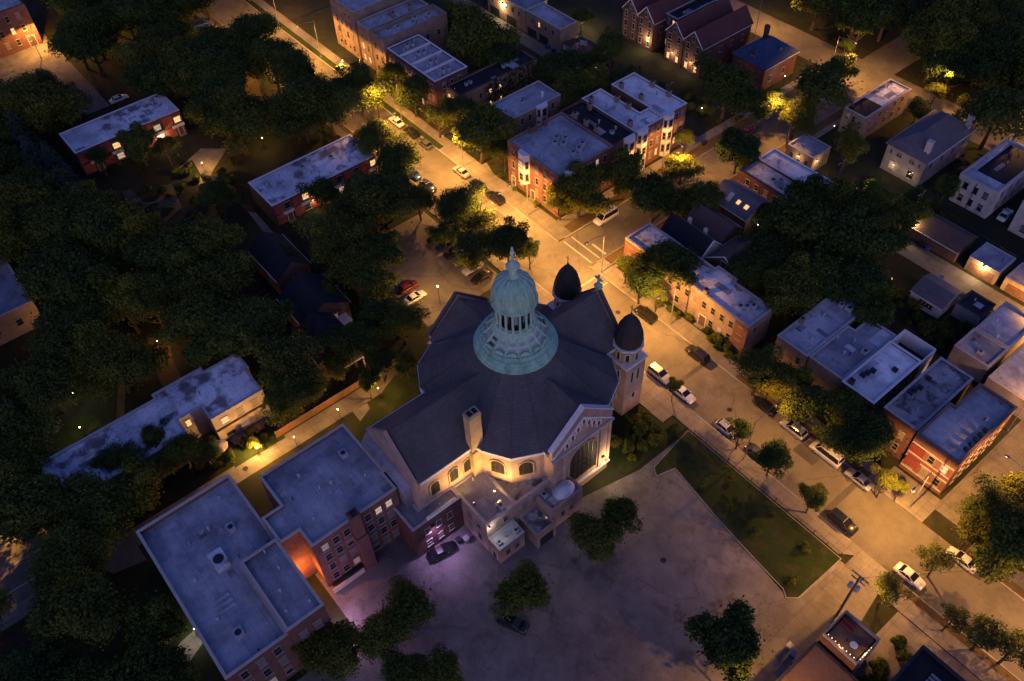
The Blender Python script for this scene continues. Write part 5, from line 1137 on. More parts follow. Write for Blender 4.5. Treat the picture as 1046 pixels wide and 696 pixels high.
for px, py, z, pw, mt, lab in [(53, 329.6, 3, 160, 'bulb_orange', 'orange yard lamp beside the dim grey hall at the left edge'), (77.4, 367.4, 3, 60, 'bulb_warm', 'small warm yard lamp in the woods, upper of a pair above the lit lawn'),
        (74, 401, 3, 90, 'bulb_white', 'white yard lamp in the woods just above the lit lawn'), (267.4, 140.4, 3, 420, 'bulb_orange', 'orange yard lamp in the trees behind the rust-stained white roof'),
        (892, 184.5, 3, 300, 'bulb_warm', 'bright yard lamp in the dark garden before the grey house'), (934, 229, 3.5, 240, 'bulb_warm', 'yard lamp under the crooked utility pole by the brown garage'),
        (798.6, 289, 3, 120, 'bulb_orange', 'orange yard lamp glimpsed through trees behind the peach terrace'), (911.5, 284, 3, 50, 'bulb_orange', 'faint orange yard lamp in the big tree left of the garages'),
        (63, 238, 9, 6, 'bulb_white', 'tiny pale lamp high in the left woods'), (88, 269, 9, 10, 'bulb_warm', 'tiny warm lamp deep in the left woods'),
        (262, 457, 2.0, 2000, 'bulb_orange', 'garden lamp lighting yellow shrubs beside the alley and pale apartments'), (386, 396, 3, 620, 'bulb_orange', 'lamp lighting the church alley beside a yellow bush'),
        (160, 348, 3, 260, 'bulb_orange', 'orange lamp over the brown garden bed in the left woods'), (206, 166, 3, 1100, 'bulb_orange', 'orange lamp over the garden path of the far left terrace'),
        (198, 642, 2.2, 160, 'bulb_white', 'white lamp by the pale path left of the school hall'), (81, 436, 3, 120, 'bulb_warm', 'lamp over the dim olive lawn left of the pale apartments'),
        (447, 292, 5, 1900, 'bulb_orange', 'lamp over the orange-lit parking lot by the red car'), (717, 110, 4, 40, 'bulb_white', 'small white lamp by the wires right of the white roofs'),
        (300, 446, 3, 520, 'bulb_orange', 'added lamp brightening the middle of the church alley under the big tree'), (345, 418, 3, 420, 'bulb_orange', 'added lamp brightening the church alley between school wing and garden fence'), (104, 24, 3, 900, 'bulb_orange', 'orange lamp glinting behind the trees at the top left, right of a pair'), (70, 34, 3, 900, 'bulb_orange', 'orange lamp glinting behind the trees beside the orange brick block'), (152, 9, 3, 900, 'bulb_orange', 'orange lamp glinting through the trees at the very top left'), (262, 198, 2.5, 260, 'bulb_orange', 'orange lamp over the yellow lawn beside the rust-stained terrace'), (593, 20, 4, 1200, 'bulb_warm', 'lamp inside the glowing cream bush at the top'), (774.5, 229, 5, 20, 'bulb_white', 'tiny white lamp inside the big trees right of the brown roofs'),  # mid-alley pair on the church alley is added to brighten its paving
        (802, 77, 4, 60, 'bulb_white', 'small white lamp beside the blue hipped house'), (262, 70, 2, 6, 'bulb_white', 'tiny white lamp on the grey path in the upper left woods'),
        (852.5, 128, 3, 14, 'bulb_white', 'small white lamp at the tree near the pale-and-black roof'), (570, 195, 2.4, 60, 'bulb_warm', 'low lamp by the fenced planter on the flats corner'), (648, 200, 3, 90, 'bulb_orange', 'porch lamp under trees across from the white van')]:
    yard_lamp(P(px, py, z), lab, {'bulb_white': (1, .92, .75), 'bulb_warm': WARM}.get(mt, (1, .47, .1)), pw, z-.3, mt)

# ------------------------------------------------------------------ utility poles and wires
def utility_pole(x, y, h, label, ang=0.0, transformer=True, cross=2, lamp=0):
    t = thing('utility_pole', label, 'utility pole', (x, y, 0), ang, 'wooden utility poles')
    mb = MB(); mb.lathe([(.2, 0), (.18, h*.5), (.13, h)], 8); mb.obj('pole', 'wood_pole', t)
    for k in range(cross):
        z = h-.5-k*1.1; mb = MB(); mb.box(-1.3+k*.25, 1.3-k*.25, .12, .24, z, z+.14); o = mb.obj('crossarm', 'wood_pole', t)
        mi = MB()
        for u in (-1.1, -.6, .6, 1.1): mi.lathe([(.05, z+.142), (.07, z+.2), (.05, z+.34), (.02, z+.36)], 6, ((u*(1-k*.2)), .18))
        mi.obj('insulator', 'grey_stone', o)
    if transformer:
        mb = MB(); mb.lathe([(.25, h-3.6), (.3, h-3.5), (.3, h-2.5), (.2, h-2.4), (.05, h-2.35)], 12, (.5, -.05)); mb.obj('transformer', 'galvanised', t)
        mb = MB(); mb.lathe([(.25, h-3.9), (.3, h-3.8), (.3, h-2.8), (.2, h-2.7), (.05, h-2.65)], 12, (-.5, -.05)); mb.obj('transformer', 'galvanised', t)
    if lamp:
        mb = MB(); mb.tube((0, .1, 7.6), (0, 1.9, 8.0), .04, n=6); mb.box(-.14, .14, 1.7, 2.4, 7.98, 8.12); o = mb.obj('lamp_head', 'grey_metal', t)
        mb = MB(); mb.lathe([(.12, 7.975), (.1, 7.9), (.02, 7.86)], 10, (0, 2.1)); mb.obj('lens', 'bulb_orange', o)
        light('lamp_light', 'SPOT', t, (0, 2.1, 7.7), SODIUM, lamp, .15, math.radians(164), .35)
utility_pole(-12.3, 65.8, 11.8, 'utility pole with two transformers standing by the roof terrace and drive', math.radians(0), lamp=1300)
utility_pole(-67.6, 137.4, 11.0, 'bare wooden utility pole lit orange at the end of the white paired roof', math.radians(90), False, 1)
utility_pole(-53.0, 144.0, 8.5, 'crooked utility pole with bright fixtures beside the brown garage roof', math.radians(90), False, 2)
utility_pole(-141.5, 134.4, 9.0, 'utility pole rising from the lit bush in the alley behind the flats', math.radians(90), True, 2)
utility_pole(-111.5, 134.5, 9.0, 'utility pole with thin wires right of the white roofs', math.radians(90), False, 1)
utility_pole(-99.8, -14.0, 8.5, 'utility pole beside the marked road in the lower left corner', 0, False, 1)
def wire(a, b, label, sag=.8):
    mb = MB(); a, b = Vector(a), Vector(b); pr = a
    for k in range(1, 13):
        t = k/12; p = a.lerp(b, t)-Vector((0, 0, sag*4*t*(1-t))); mb.tube(pr, p, .022, n=4, cap=False); pr = p
    tag(mb.obj('power_line', 'dark_metal'), label, 'power line', 'overhead wires')
for i, (u, lab) in enumerate(((-1.0, 'overhead wire along the alley, nearest the white roofs'), (0, 'overhead wire along the alley, middle of three'), (1.0, 'overhead wire along the alley, farthest from the white roofs'))):
    wire((-141.5, 134.4+u, 8.6), (-111.5, 134.5+u, 8.6), lab)
wire((-53, 144, 8.0), (-20, 141.5, 8.0), 'overhead wire above the garages at the right'); wire((-67.6, 137.4, 10.4), (-53, 144, 8.0), 'overhead wire between the orange pole and the crooked pole'); wire((-12.3, 65.8, 11.3), (8, 96, 9.5), 'overhead wire crossing the street from the transformer pole'); wire((-111.5, 134.5, 8.6), (-67.6, 137.4, 10.6), 'long overhead wire over the cross street')

# ------------------------------------------------------------------ cars
CARM = {}
def car_meshes(kind):
    if kind in CARM: return CARM[kind]
    L, W, HT, belt = dict(sedan=(4.6, 1.8, 1.45, .88), suv=(4.7, 1.9, 1.72, 1.05), hatch=(4.1, 1.76, 1.5, .92), van=(5.6, 2.05, 2.25, 1.25))[kind]
    hl = L/2
    st = {'sedan': [(-hl, .62, .82), (-hl+.12, .88, .92), (-hl+.75, .93, .99), (-.6, .99, 1), (.7, .97, 1), (hl-1.0, .9, .98), (hl-.2, .74, .92), (hl, .55, .8)],
          'suv': [(-hl, .8, .86), (-hl+.1, 1.05, .95), (-hl+.6, 1.08, 1), (-.6, 1.1, 1), (.7, 1.08, 1), (hl-1.0, 1.03, .99), (hl-.15, .88, .94), (hl, .62, .84)],
          'hatch': [(-hl, .72, .84), (-hl+.1, .95, .94), (-hl+.5, .98, 1), (-.5, 1.0, 1), (.6, .98, 1), (hl-.9, .92, .98), (hl-.15, .76, .92), (hl, .55, .8)],
          'van': [(-hl, 1.2, .93), (-hl+.1, 1.28, .98), (-hl+.6, 1.3, 1), (-.6, 1.3, 1), (1.2, 1.28, 1), (hl-.9, 1.15, .98), (hl-.15, .95, .93), (hl, .6, .85)]}[kind]
    body = MB(); n = 10; vs = []
    for x, zt, ws in st:
        w = W/2*ws; zb = .3 if abs(x) > hl-.3 else .24
        sec = [(-w*.86, zb), (-w, zb+.14), (-w, zt*.72), (-w*.95, zt*.93), (-w*.84, zt), (w*.84, zt), (w*.95, zt*.93), (w, zt*.72), (w, zb+.14), (w*.86, zb)]
        vs += [(x, y, z) for y, z in sec]
    fs = []
    for k in range(len(st)-1):
        for i in range(n): fs.append((k*n+i, (k+1)*n+i, (k+1)*n+(i+1) % n, k*n+(i+1) % n))
    fs += [tuple(range(n)), tuple(range((len(st)-1)*n, len(st)*n))[::-1]]
    body.add(vs, fs)
    cab = {'sedan': [(-hl+.7, 0, .95), (-hl+1.35, 1, .84), (.1, 1, .84), (hl-1.35, 0, .94)], 'suv': [(-hl+.15, 0, .96), (-hl+.5, 1, .86), (.25, 1, .86), (hl-1.25, 0, .95)],
           'hatch': [(-hl+.2, 0, .95), (-hl+.7, 1, .84), (.2, 1, .84), (hl-1.05, 0, .94)], 'van': [(-hl+.12, 0, .97), (-hl+.3, 1, .9), (hl-1.7, 1, .9), (hl-.9, 0, .95)]}[kind]
    gl = MB(); vs = []; zb = st[3][1]-.02
    for x, up, ws in cab:
        w = W/2*ws; z = HT-.05 if up else zb
        vs += [(x, -w*(.86 if up else .92), z), (x, w*(.86 if up else .92), z)]
    b0, b1 = cab[0], cab[3]
    vs += [(cab[1][0], -W/2*.92, zb), (cab[1][0], W/2*.92, zb), (cab[2][0], -W/2*.92, zb), (cab[2][0], W/2*.92, zb)]
    gl.add(vs, [(0, 1, 3, 2), (4, 5, 7, 6), (0, 2, 8), (1, 9, 3), (2, 4, 10, 8), (3, 9, 11, 5), (4, 6, 10), (5, 11, 7), (2, 3, 5, 4)])
    rf = MB(); x0, x1 = cab[1][0]-.06, cab[2][0]+.08; w = W/2*.84*.87
    rf.add([(x0, -w-.02, HT-.06), (x1, -w-.02, HT-.06), (x1, w+.02, HT-.06), (x0, w+.02, HT-.06), (x0+.1, -w*.9, HT), (x1-.12, -w*.9, HT), (x1-.12, w*.9, HT), (x0+.1, w*.9, HT)],
           [(4, 5, 6, 7), (0, 1, 5, 4), (1, 2, 6, 5), (2, 3, 7, 6), (3, 0, 4, 7), (3, 2, 1, 0)])
    for s in (-1, 1):                                            # window pillars keep the glass from reading as one block
        for xa, xb in ((cab[0][0], cab[1][0]), (cab[3][0], cab[2][0])): rf.tube((xa, s*W/2*.89, zb+.03), (xb, s*W/2*.76, HT-.06), .045, n=5)
        rf.tube(((cab[1][0]+cab[2][0])/2, s*W/2*.865, zb), ((cab[1][0]+cab[2][0])/2, s*W/2*.755, HT-.06), .035, n=5)
    wh = MB(); R_ = .33
    wh.tube((0, -.11, 0), (0, .11, 0), R_, n=16); rim = MB(); rim.tube((0, -.125, 0), (0, .125, 0), R_*.62, n=12)
    hd = MB(); hd.box(-.05, .04, -.18, .18, -.07, .07); tl = MB(); tl.box(-.04, .05, -.16, .16, -.08, .08)
    mi = MB(); mi.box(-.07, .07, -.1, .1, -.06, .07)
    r = dict(L=L, W=W, body=body.mesh('body', ['paint_white']), win=gl.mesh('window', ['car_glass']), roof=rf.mesh('roof', ['paint_white']), wheel=wh.mesh('wheel', ['tyre']), rim=rim.mesh('rim', ['alloy']),
             hd=hd.mesh('headlight', ['bulb_dim_glass']), tl=tl.mesh('tail_light', ['tail_glow']), mir=mi.mesh('mirror', ['paint_white']), zb=zb, hz=st[-1][1]*.95)
    r['body'].polygons.foreach_set('use_smooth', [True]*len(r['body'].polygons))
    CARM[kind] = r; return r
mm, nt_, bb = nmat('bulb_dim_glass'); bb.inputs['Base Color'].default_value = (.7, .7, .68, 1); bb.inputs['Roughness'].default_value = .15
def car(x, y, ang, paint, kind, label, lit=False):
    r = car_meshes(kind); t = thing('parked_car' if kind != 'van' else 'parked_van', label, 'car' if kind != 'van' else 'van', (x, y, .014), math.radians(ang), 'cars parked along the streets and lots')
    pm = M_['paint_'+paint]
    def part(nm, me, loc_=(0, 0, 0), par=None, own=None):
        o = link(nm, me, par or t, loc_)
        if own: o.material_slots[0].link = 'OBJECT'; o.material_slots[0].material = own
        return o
    part('body', r['body'], own=pm); part('window', r['win']); part('roof', r['roof'], own=pm)
    L, W = r['L'], r['W']
    for sx in (-1, 1):
        for sy in (-1, 1):
            w = part('wheel', r['wheel'], (sx*L*.3, sy*(W/2-.12), .33)); part('rim', r['rim'], par=w)
    for sy in (-1, 1):
        part('headlight', r['hd'], (L/2-.12, sy*(W/2*.66), r['hz']*.86)); part('tail_light', r['tl'], (-L/2+.06, sy*(W/2*.66), r['hz']*1.0))
        part('mirror', r['mir'], (L*.16, sy*(W/2+.06), r['zb']+.05), own=pm)
for x, y, a, pt, kd, lab in [
    (-151.7, 86.1, 180, 'white', 'sedan', 'white car parked under the glowing yellow street tree'),
    (-145.9, 86.2, 180, 'black', 'suv', 'black car parked between the white car and a grey hatchback'),
    (-140.3, 86.1, 180, 'grey', 'hatch', 'grey hatchback parked behind the black car at the street trees'),
    (-126.8, 86.1, 180, 'silver', 'sedan', 'silver car parked beside the pavement street lamp'),
    (-120.7, 86.1, 180, 'navy', 'sedan', 'dark navy car between silver and black cars before the red flats'),
    (-114.8, 86.2, 180, 'black', 'suv', 'black car nearest the red corner flats, last of three'),
    (-133.0, 77.8, 0, 'blue', 'hatch', 'blue car half hidden by trees on the left kerb'),
    (-127.7, 77.8, 0, 'navy', 'sedan', 'dark blue car in front of the blue one on the left kerb'),
    (-94.9, 99.3, -90, 'white', 'van', 'white van parked on the cross street beside the corner tree'),
    (-70.4, 86.1, 180, 'black', 'suv', 'black car parked across from the round church tower'),
    (-57.6, 86.1, 180, 'black', 'suv', 'black car parked outside the doors of the peach terrace'),
    (-58.9, 77.8, 0, 'silver', 'suv', 'silver-white car parked nearest the church tower'),
    (-53.2, 77.8, 0, 'white', 'sedan', 'white car just ahead of the one at the church tower'),
    (-43.5, 77.8, 0, 'silver', 'hatch', 'pale car half covered by a small pavement tree'),
    (-37.0, 77.8, 0, 'navy', 'sedan', 'dark car tucked between two small pavement trees'),
    (-42.4, 86.2, 180, 'black', 'sedan', 'black car under the large kerb trees past the terrace'),
    (-36.4, 86.1, 180, 'silver', 'suv', 'silver car behind the black one under the large kerb trees'),
    (-29.8, 86.1, 180, 'white', 'van', 'white van parked under trees before the grey-roofed flats'),
    (-23.6, 86.1, 180, 'silver', 'sedan', 'silver sedan parked just before the lit alley corner'),
    (-20.6, 77.9, 0, 'black', 'suv', 'shiny black car alone on the near kerb by the lawn'),
    (-5.6, 86.0, 180, 'white', 'sedan', 'white car under the dark tree right of the alley mouth'),
    (-9.0, 78.0, 0, 'white', 'sedan', 'white car poking out of the tree by the utility pole'),
    (-105.4, 56.9, 90, 'red', 'hatch', 'red car glowing under the lamp in the parking lot'),
    (-102.3, 56.3, 90, 'white', 'sedan', 'white car next to the red one in the parking lot'),
    (-113.2, 69.6, -90, 'black', 'sedan', 'black car at the far end of the parking lot row'),
    (-110.2, 69.4, -90, 'navy', 'hatch', 'dark navy car second in the parking lot row'),
    (-107.3, 69.6, -90, 'black', 'suv', 'tall black car third in the parking lot row'),
    (-104.3, 69.4, -90, 'grey', 'sedan', 'grey car fourth in the parking lot row'),
    (-101.3, 69.5, -90, 'silver', 'sedan', 'silver car fifth in the parking lot row'),
    (-98.3, 69.3, -90, 'black', 'sedan', 'black car at the near end of the parking lot row'),
    (-40.9, 29.6, 25, 'black', 'suv', 'dark car half under the tree in the church car park'),
    (-56.4, 28.6, 80, 'black', 'sedan', 'black car in the purple light against the link block'),
    (-42.0, 160.3, 95, 'white', 'sedan', 'white car in the gap between the white-sided houses'),
    (-94.9, 143.3, 90, 'red', 'sedan', 'red car on the cross street behind a round tree'),
    (-205.3, 40.6, 90, 'white', 'sedan', 'white car beside the far left white-roofed terrace'),
    (-206.1, 30.4, 90, 'silver', 'hatch', 'silver hatchback half hidden in trees left of the far terrace'),
    (-225.4, 53.5, 80, 'blue', 'suv', 'bluish car glimpsed through the upper left trees'),
    (-226.3, 63.8, 80, 'silver', 'suv', 'pale car glimpsed at the top of the upper left trees'),
    (-224.0, 71.6, 80, 'blue', 'van', 'blue van in the clearing at the top left'),
    (-4.6, 107.6, 90, 'white', 'hatch', 'white hatchback under trees at the right edge of the alley'),
    (-4.4, 95.6, 90, 'grey', 'sedan', 'grey car beside the alley under the large right-hand tree')]:
    car(x, y, a, pt, kd, lab)

for x, y, lab in ((-46, 81.5, 'round manhole cover in the street before the peach terrace end'), (-74.5, 83, 'round manhole cover in the street beside the church front'), (-27, 81, 'round manhole cover in the street near the shiny black car'), (-99.5, 80.6, 'round manhole cover at the crossroads left of the crossing'), (-20, 40, 'round manhole cover in the open car park'), (-34, 53, 'round manhole cover in the car park below the lawn'), (-89.5, 13, 'round manhole cover in the alley by the school hall')):
    mb = MB(); mb.lathe([(.46, .01), (.46, .03), (.36, .034), (.3, .026), (.05, .026)], 16); o = mb.obj('manhole_cover', 'dark_metal'); o.location = (x, y, .012); tag(o, lab, 'manhole cover')
for x0, x1, y0, y1 in ((-70, -63, 78.5, 80.2), (-34, -30, 83, 85.5), (-112, -104, 82.6, 84.3), (-24, -23, 76.8, 87), (-56, -55.2, 76.8, 87.1)): grid_sheet('road_patch', x0, x1, y0, y1, .016, 'patch_asphalt')
# ------------------------------------------------------------------ fences, bins, planter, terrace things
def fence(a, b, h, label, mat='dark_metal', step=2.4, solid=False, cat='fence'):
    a, b = Vector(a), Vector(b); L = (b-a).length; t = thing('fence', label, cat, (a.x, a.y, .1), math.atan2(b.y-a.y, b.x-a.x))
    n = max(1, round(L/step))
    for i in range(n+1): 
        mb = MB(); mb.lathe([(.05, 0), (.05, h), (.01, h+.06)], 6, (L*i/n, 0)); mb.obj('post', mat, t)
    mb = MB()
    if solid:
        k = int(L/.16)
        for i in range(k): mb.box(i*.16, i*.16+.145, .055, .08, .05, h-.05+.03*((i*7) % 3 == 0))
        mb.obj('board_panel', mat, t)
    else:
        for z in (.15, h-.1): mb.box(0, L, -.02, .02, z-.02, z+.02)
        for i in range(int(L/.22)): mb.box(i*.22+.1, i*.22+.12, -.01, .01, .15, h-.1)
        mb.obj('rail_panel', mat, t)
fence((-46.5, 73.25), (-17.5, 73.25), 1.2, 'black railing between the dark lawn and the lit pavement')
fence((-91.4, 46), (-91.4, 20), 1.8, 'board fence along the church alley under the trees', 'wood_deck', 2.4, True)
fence((-124, 48.8), (-96, 48.8), 1.7, 'board fence along the back of the parking lot', 'wood_deck', 2.4, True)
fence((-138.2, 129.8), (-119, 129.8), 1.7, 'board fence at the dark gardens behind the flats', 'wood_deck', 2.4, True)
fence((-48.6, 112.2), (-29, 112.2), 1.7, 'board fence at the back gardens of the street flats', 'wood_deck', 2.4, True)
fence((-57.5, 112), (-57.5, 135), 1.7, 'board fence under the big trees behind the terrace', 'wood_deck', 2.4, True)
fence((-70, 137.6), (-56, 137.6), 1.6, 'board fence in the dark yard past the orange pole', 'wood_deck', 2.4, True)
def bin_(x, y, mat, label, ang=0):
    t = thing('wheelie_bin', label, 'bin', (x, y, .02), ang, 'wheelie bins and dumpsters')
    mb = MB(); mb.add([(-.3, -.32, .1), (.3, -.32, .1), (.3, .3, .1), (-.3, .3, .1), (-.36, -.4, 1.0), (.36, -.4, 1.0), (.36, .36, 1.0), (-.36, .36, 1.0)], [(0, 3, 2, 1), (0, 1, 5, 4), (1, 2, 6, 5), (2, 3, 7, 6), (3, 0, 4, 7)]); mb.obj('body', mat, t)
    mb = MB(); mb.box(-.4, .4, -.45, .42, 1.003, 1.08); mb.obj('lid', mat, t)
    for s in (-1, 1): mb = MB(); mb.tube((s*.3, .34, .1), (s*.36, .34, .1), .1, n=8); mb.obj('wheel', 'tyre', t)
for x, y, m_, l in ((-40.2, 134.6, 'plastic_blue', 'blue bin at the grey pitched garage on the right alley'), (-33.4, 134.5, 'dark_metal', 'black bin beside the black-roofed garage on the right alley'), (-48, 140.0, 'dark_metal', 'black bin before the faded brown garage doors'), (-46.6, 140.1, 'plastic_blue', 'blue bin before the faded brown garage doors'), (-14.2, 131.5, 'plastic_blue', 'blue bin behind the large lilac garage'), (-98.5, 132.8, 'dark_metal', 'black bin at the alley end by the cross street'), (-105, 129.9, 'plastic_blue', 'blue bin behind the farthest white-roofed flats'), (-152.5, 133.6, 'plastic_blue', 'blue bin beside the tan coach house wall'), (-149.8, 133.4, 'dark_metal', 'black bin at the corner of the tan coach house'), (-148.6, 133.5, 'plastic_blue', 'blue bin between coach house and white garage doors'),
                    (-13.6, 56.6, 'galvanised', 'pale bin beside the brown roof at the drive'), (-12.6, 56.0, 'plastic_blue', 'blue bin next to the pale one by the drive'), (-11.7, 55.2, 'plastic_blue', 'blue bin against the brown-roofed building'),
                    (-10.4, 64.6, 'dark_metal', 'black bin below the utility pole at the roof terrace'), (-8.2, 64.9, 'dark_metal', 'black bin behind the roof terrace, right of the other'), (-56.2, 31.6, 'dark_metal', 'black bin by the link block wall in purple light'), (-55.6, 32.6, 'galvanised', 'grey bin nearest the sacristy wall')):
    bin_(x, y, m_, l)
t = thing('planter', 'small fenced planter of orange bark on the lit corner of the red flats', 'planter', (-103.6, 93.6, 0))
mb = MB(); mb.ring(ccw(rect(-1.7, 1.7, -1.1, 1.1)), ccw(rect(-1.45, 1.45, -.85, .85)), 0, .8); mb.obj('rim', 'wood_deck', t)
mb = MB(); mb.box(-1.44, 1.44, -.84, .84, 0, .55); mb.obj('bark', 'brown_parkway', t)
t = thing('patio_umbrella', 'pale round umbrella on the lit patio of the pale apartments', 'umbrella', (-94.6, 11.6, .05)); mb = MB(); mb.lathe([(.03, 0), (.03, 2.5)], 6); mb.obj('pole', 'dark_metal', t)
mb = MB(); mb.lathe([(1.45, 2.05), (1.4, 2.12), (.7, 2.42), (.02, 2.62)], 8, cap=False); mb.obj('canopy', 'cream_stone', t)
for k, (x, y, l) in enumerate(((-94.3, 15.2, 'patio table with two benches nearest the lit lawn'), (-94.9, 18.6, 'patio table with two benches nearest the end of the apartments'))):
    t = thing('picnic_table', l, 'table', (x, y, .05), .1); mb = MB(); mb.box(-.7, .7, -.38, .38, .7, .75); mb.obj('tabletop', 'wood_deck', t)
    for sg in (-1, 1):
        mb = MB(); mb.box(-.7, .7, sg*.68-.13, sg*.68+.13, .42, .46); mb.obj('bench_seat', 'wood_deck', t); mb = MB(); mb.box(sg*.5-.04, sg*.5+.04, -.65, .65, .36, .42); mb.box(sg*.5-.04, sg*.5+.04, -.3, -.22, 0, .7); mb.box(sg*.5-.04, sg*.5+.04, .22, .3, 0, .7); mb.obj('leg', 'wood_deck', t)
t = thing('sofa', 'red cushioned sofa on the roof terrace', 'sofa', (-9.8, 61.8, 6.33), 0)
mb = MB(); mb.box(-.9, .9, -.4, .4, .1, .42); mb.obj('seat', 'red_fabric', t); mb = MB(); mb.box(-.9, .9, .2, .4, .423, .8); mb.obj('backrest', 'red_fabric', t)
t = thing('round_table', 'pale round table on the roof terrace', 'table', (-7.6, 60.0, 6.33)); mb = MB(); mb.lathe([(.5, .68), (.52, .72), (.5, .75)], 16); mb.obj('tabletop', 'white_trim', t); mb = MB(); mb.lathe([(.3, 0), (.05, .06), (.05, .679)], 8); mb.obj('leg', 'dark_metal', t)
t = thing('bench', 'orange-red bench beside the round table on the roof terrace', 'bench', (-6.9, 61.0, 6.33), .4); mb = MB(); mb.box(-.7, .7, -.2, .2, .38, .45); mb.obj('seat', 'red_fabric', t)
for s in (-1, 1): mb = MB(); mb.box(s*.55-.05, s*.55+.05, -.18, .18, 0, .378); mb.obj('leg', 'wood_deck', t)
def string_lights(a, b, n, label, sag=.2, mat='bulb_warm', pw=14):
    a, b = Vector(a), Vector(b); t = thing('string_lights', label, 'string lights', tuple(a)); pr = Vector((0, 0, 0)); mb = MB(); mbb = MB()
    for k in range(1, n+1):
        f_ = k/n; p = (b-a)*f_-Vector((0, 0, sag*4*f_*(1-f_))); mb.tube(pr, p, .015, n=4, cap=False); pr = p
        if k < n: mbb.lathe([(.01, p.z-.16), (.07, p.z-.1), (.05, p.z-.02)], 6, (p.x, p.y))
    mb.obj('cable', 'dark_metal', t); mbb.obj('bulbs', mat, t); light('lamp_light', 'POINT', t, tuple((b-a)*.5-Vector((0, 0, .5))), WARM, pw, .3)
string_lights((-11.1, 58.4, 7.7), (-6.0, 58.4, 7.7), 9, 'row of bulbs on the lower left edge of the roof terrace')
string_lights((-5.9, 58.4, 7.7), (-5.9, 61.6, 7.7), 7, 'row of brighter bulbs on the right edge of the roof terrace', pw=24)
pa, pb, pc_ = P(18, 414, 3), P(1, 422, 3), P(8, 438, 3)
string_lights(tuple(pa), tuple(pb), 6, 'string of bulbs at the left edge, upper strand'); string_lights(tuple(pb), tuple(pc_), 6, 'string of bulbs at the left edge, lower strand', pw=30)
t = thing('traffic_sign', 'street sign post on the lit alley corner', 'sign', (-16.6, 89.2, .13)); mb = MB(); mb.lathe([(.03, 0), (.03, 2.6)], 6); mb.obj('post', 'galvanised', t); mb = MB(); mb.box(-.3, .3, -.02, .02, 2.0, 2.7); mb.obj('sign_panel', 'white_trim', t)

# ------------------------------------------------------------------ trees
bpy.context.view_layer.update()
FOOT = []
for o in SC.objects:
    if o.type == 'MESH' and o.name.split('.')[0] == 'wall' and o.parent:
        c = [o.matrix_world @ Vector(p) for p in o.bound_box]
        FOOT.append((min(v.x for v in c), max(v.x for v in c), min(v.y for v in c), max(v.y for v in c)))
def crown_mesh(name, seed, n=20000, leaf=.045, flat=.82, lobes=15):
    r = np.random.default_rng(seed); L = []
    m_ = max(5, lobes//4); k_ = max(2, lobes//m_)
    for i in range(m_):
        a = 2.399963*i+r.uniform(-.5, .5); el = r.uniform(-.25, 1.25); ln = r.uniform(.6, 1.05)
        for j in range(k_):
            f_ = ln*(.45+.55*(j+.5)/k_); q_ = r.normal(0, .13, 3)
            L.append((f_*math.cos(a)*math.cos(el)+q_[0], f_*math.sin(a)*math.cos(el)+q_[1], f_*math.sin(el)*flat*.9-.12+q_[2], r.uniform(.2, .38)))
    L.append((0, 0, .05, .66))
    L.append((.2, .15, .2, .45)); L.append((-.2, -.12, .1, .48))
    L = np.array(L); w = L[:, 3]**2; idx = r.choice(len(L), n, p=w/w.sum())
    d = r.normal(size=(n, 3)); d /= np.linalg.norm(d, axis=1)[:, None]
    d[:, 2] = np.where((d[:, 2] < -.3) & (r.random(n) < .6), -d[:, 2], d[:, 2])
    rr = L[idx, 3]*(1-np.abs(r.normal(0, .2, n)))*r.uniform(.78, 1.22, n)
    stray = r.random(n) < .12; rr[stray] *= r.uniform(1.05, 1.55, stray.sum())
    c = L[idx, :3]+d*rr[:, None]*np.array([1, 1, .85])
    nr = d*.7+r.normal(size=(n, 3))*.55+np.array([0, 0, .25]); nr /= np.linalg.norm(nr, axis=1)[:, None]
    t = np.cross(nr, r.normal(size=(n, 3))); t /= np.linalg.norm(t, axis=1)[:, None]; b_ = np.cross(nr, t)
    s = leaf*r.uniform(.5, 1.15, n)[:, None]; k = r.uniform(.5, .95, n)[:, None]
    v = np.stack([c-t*s, c-b_*s*k*.8+t*s*.15, c+t*s, c+b_*s*k], 1)
    v[:, 2] += nr*s*.25
    me = bpy.data.meshes.new(name); me.vertices.add(4*n); me.vertices.foreach_set('co', v.reshape(-1).astype(np.float32))
    me.loops.add(4*n); me.loops.foreach_set('vertex_index', np.arange(4*n, dtype=np.int32))
    me.polygons.add(n); me.polygons.foreach_set('loop_start', np.arange(0, 4*n, 4, dtype=np.int32)); me.polygons.foreach_set('loop_total', np.full(n, 4, dtype=np.int32))
    me.update(); return me
def trunk_mesh(seed):
    r = random.Random(seed); mb = MB(); h = 1.0
    p = Vector((0, 0, -.02)); pts = [p]
    for k in range(4): p = p+Vector((r.uniform(-.04, .04), r.uniform(-.04, .04), .3)); pts.append(p)
    rad = [.075, .055, .045, .035, .02]
    for a, b_, r0, r1 in zip(pts, pts[1:], rad, rad[1:]): mb.tube(a, b_, r0, r1, 7, cap=False)
    for k in range(7):
        s = pts[r.choice((1, 2, 3))]; a = 2.4*k+r.uniform(-.3, .3); e = s+Vector((math.cos(a)*r.uniform(.35, .6), math.sin(a)*r.uniform(.35, .6), r.uniform(.25, .5)))
        m_ = s.lerp(e, .5)+Vector((0, 0, -.05)); mb.tube(s, m_, .03, .02, 5, cap=False); mb.tube(m_, e, .02, .006, 5, cap=False)
    return mb.mesh('trunk', ['bark'])
CROWNS = []
for i in range(9):
    me = crown_mesh('crown', 100+i, leaf=(.036, .044, .054)[i % 3], lobes=24+3*i, flat=.75+.03*i); CROWNS.append(me)
for i, me in enumerate(CROWNS): me.materials.append(LEAVES[(0, 1, 0, 1, 0, 2, 1, 0, 1)[i]])
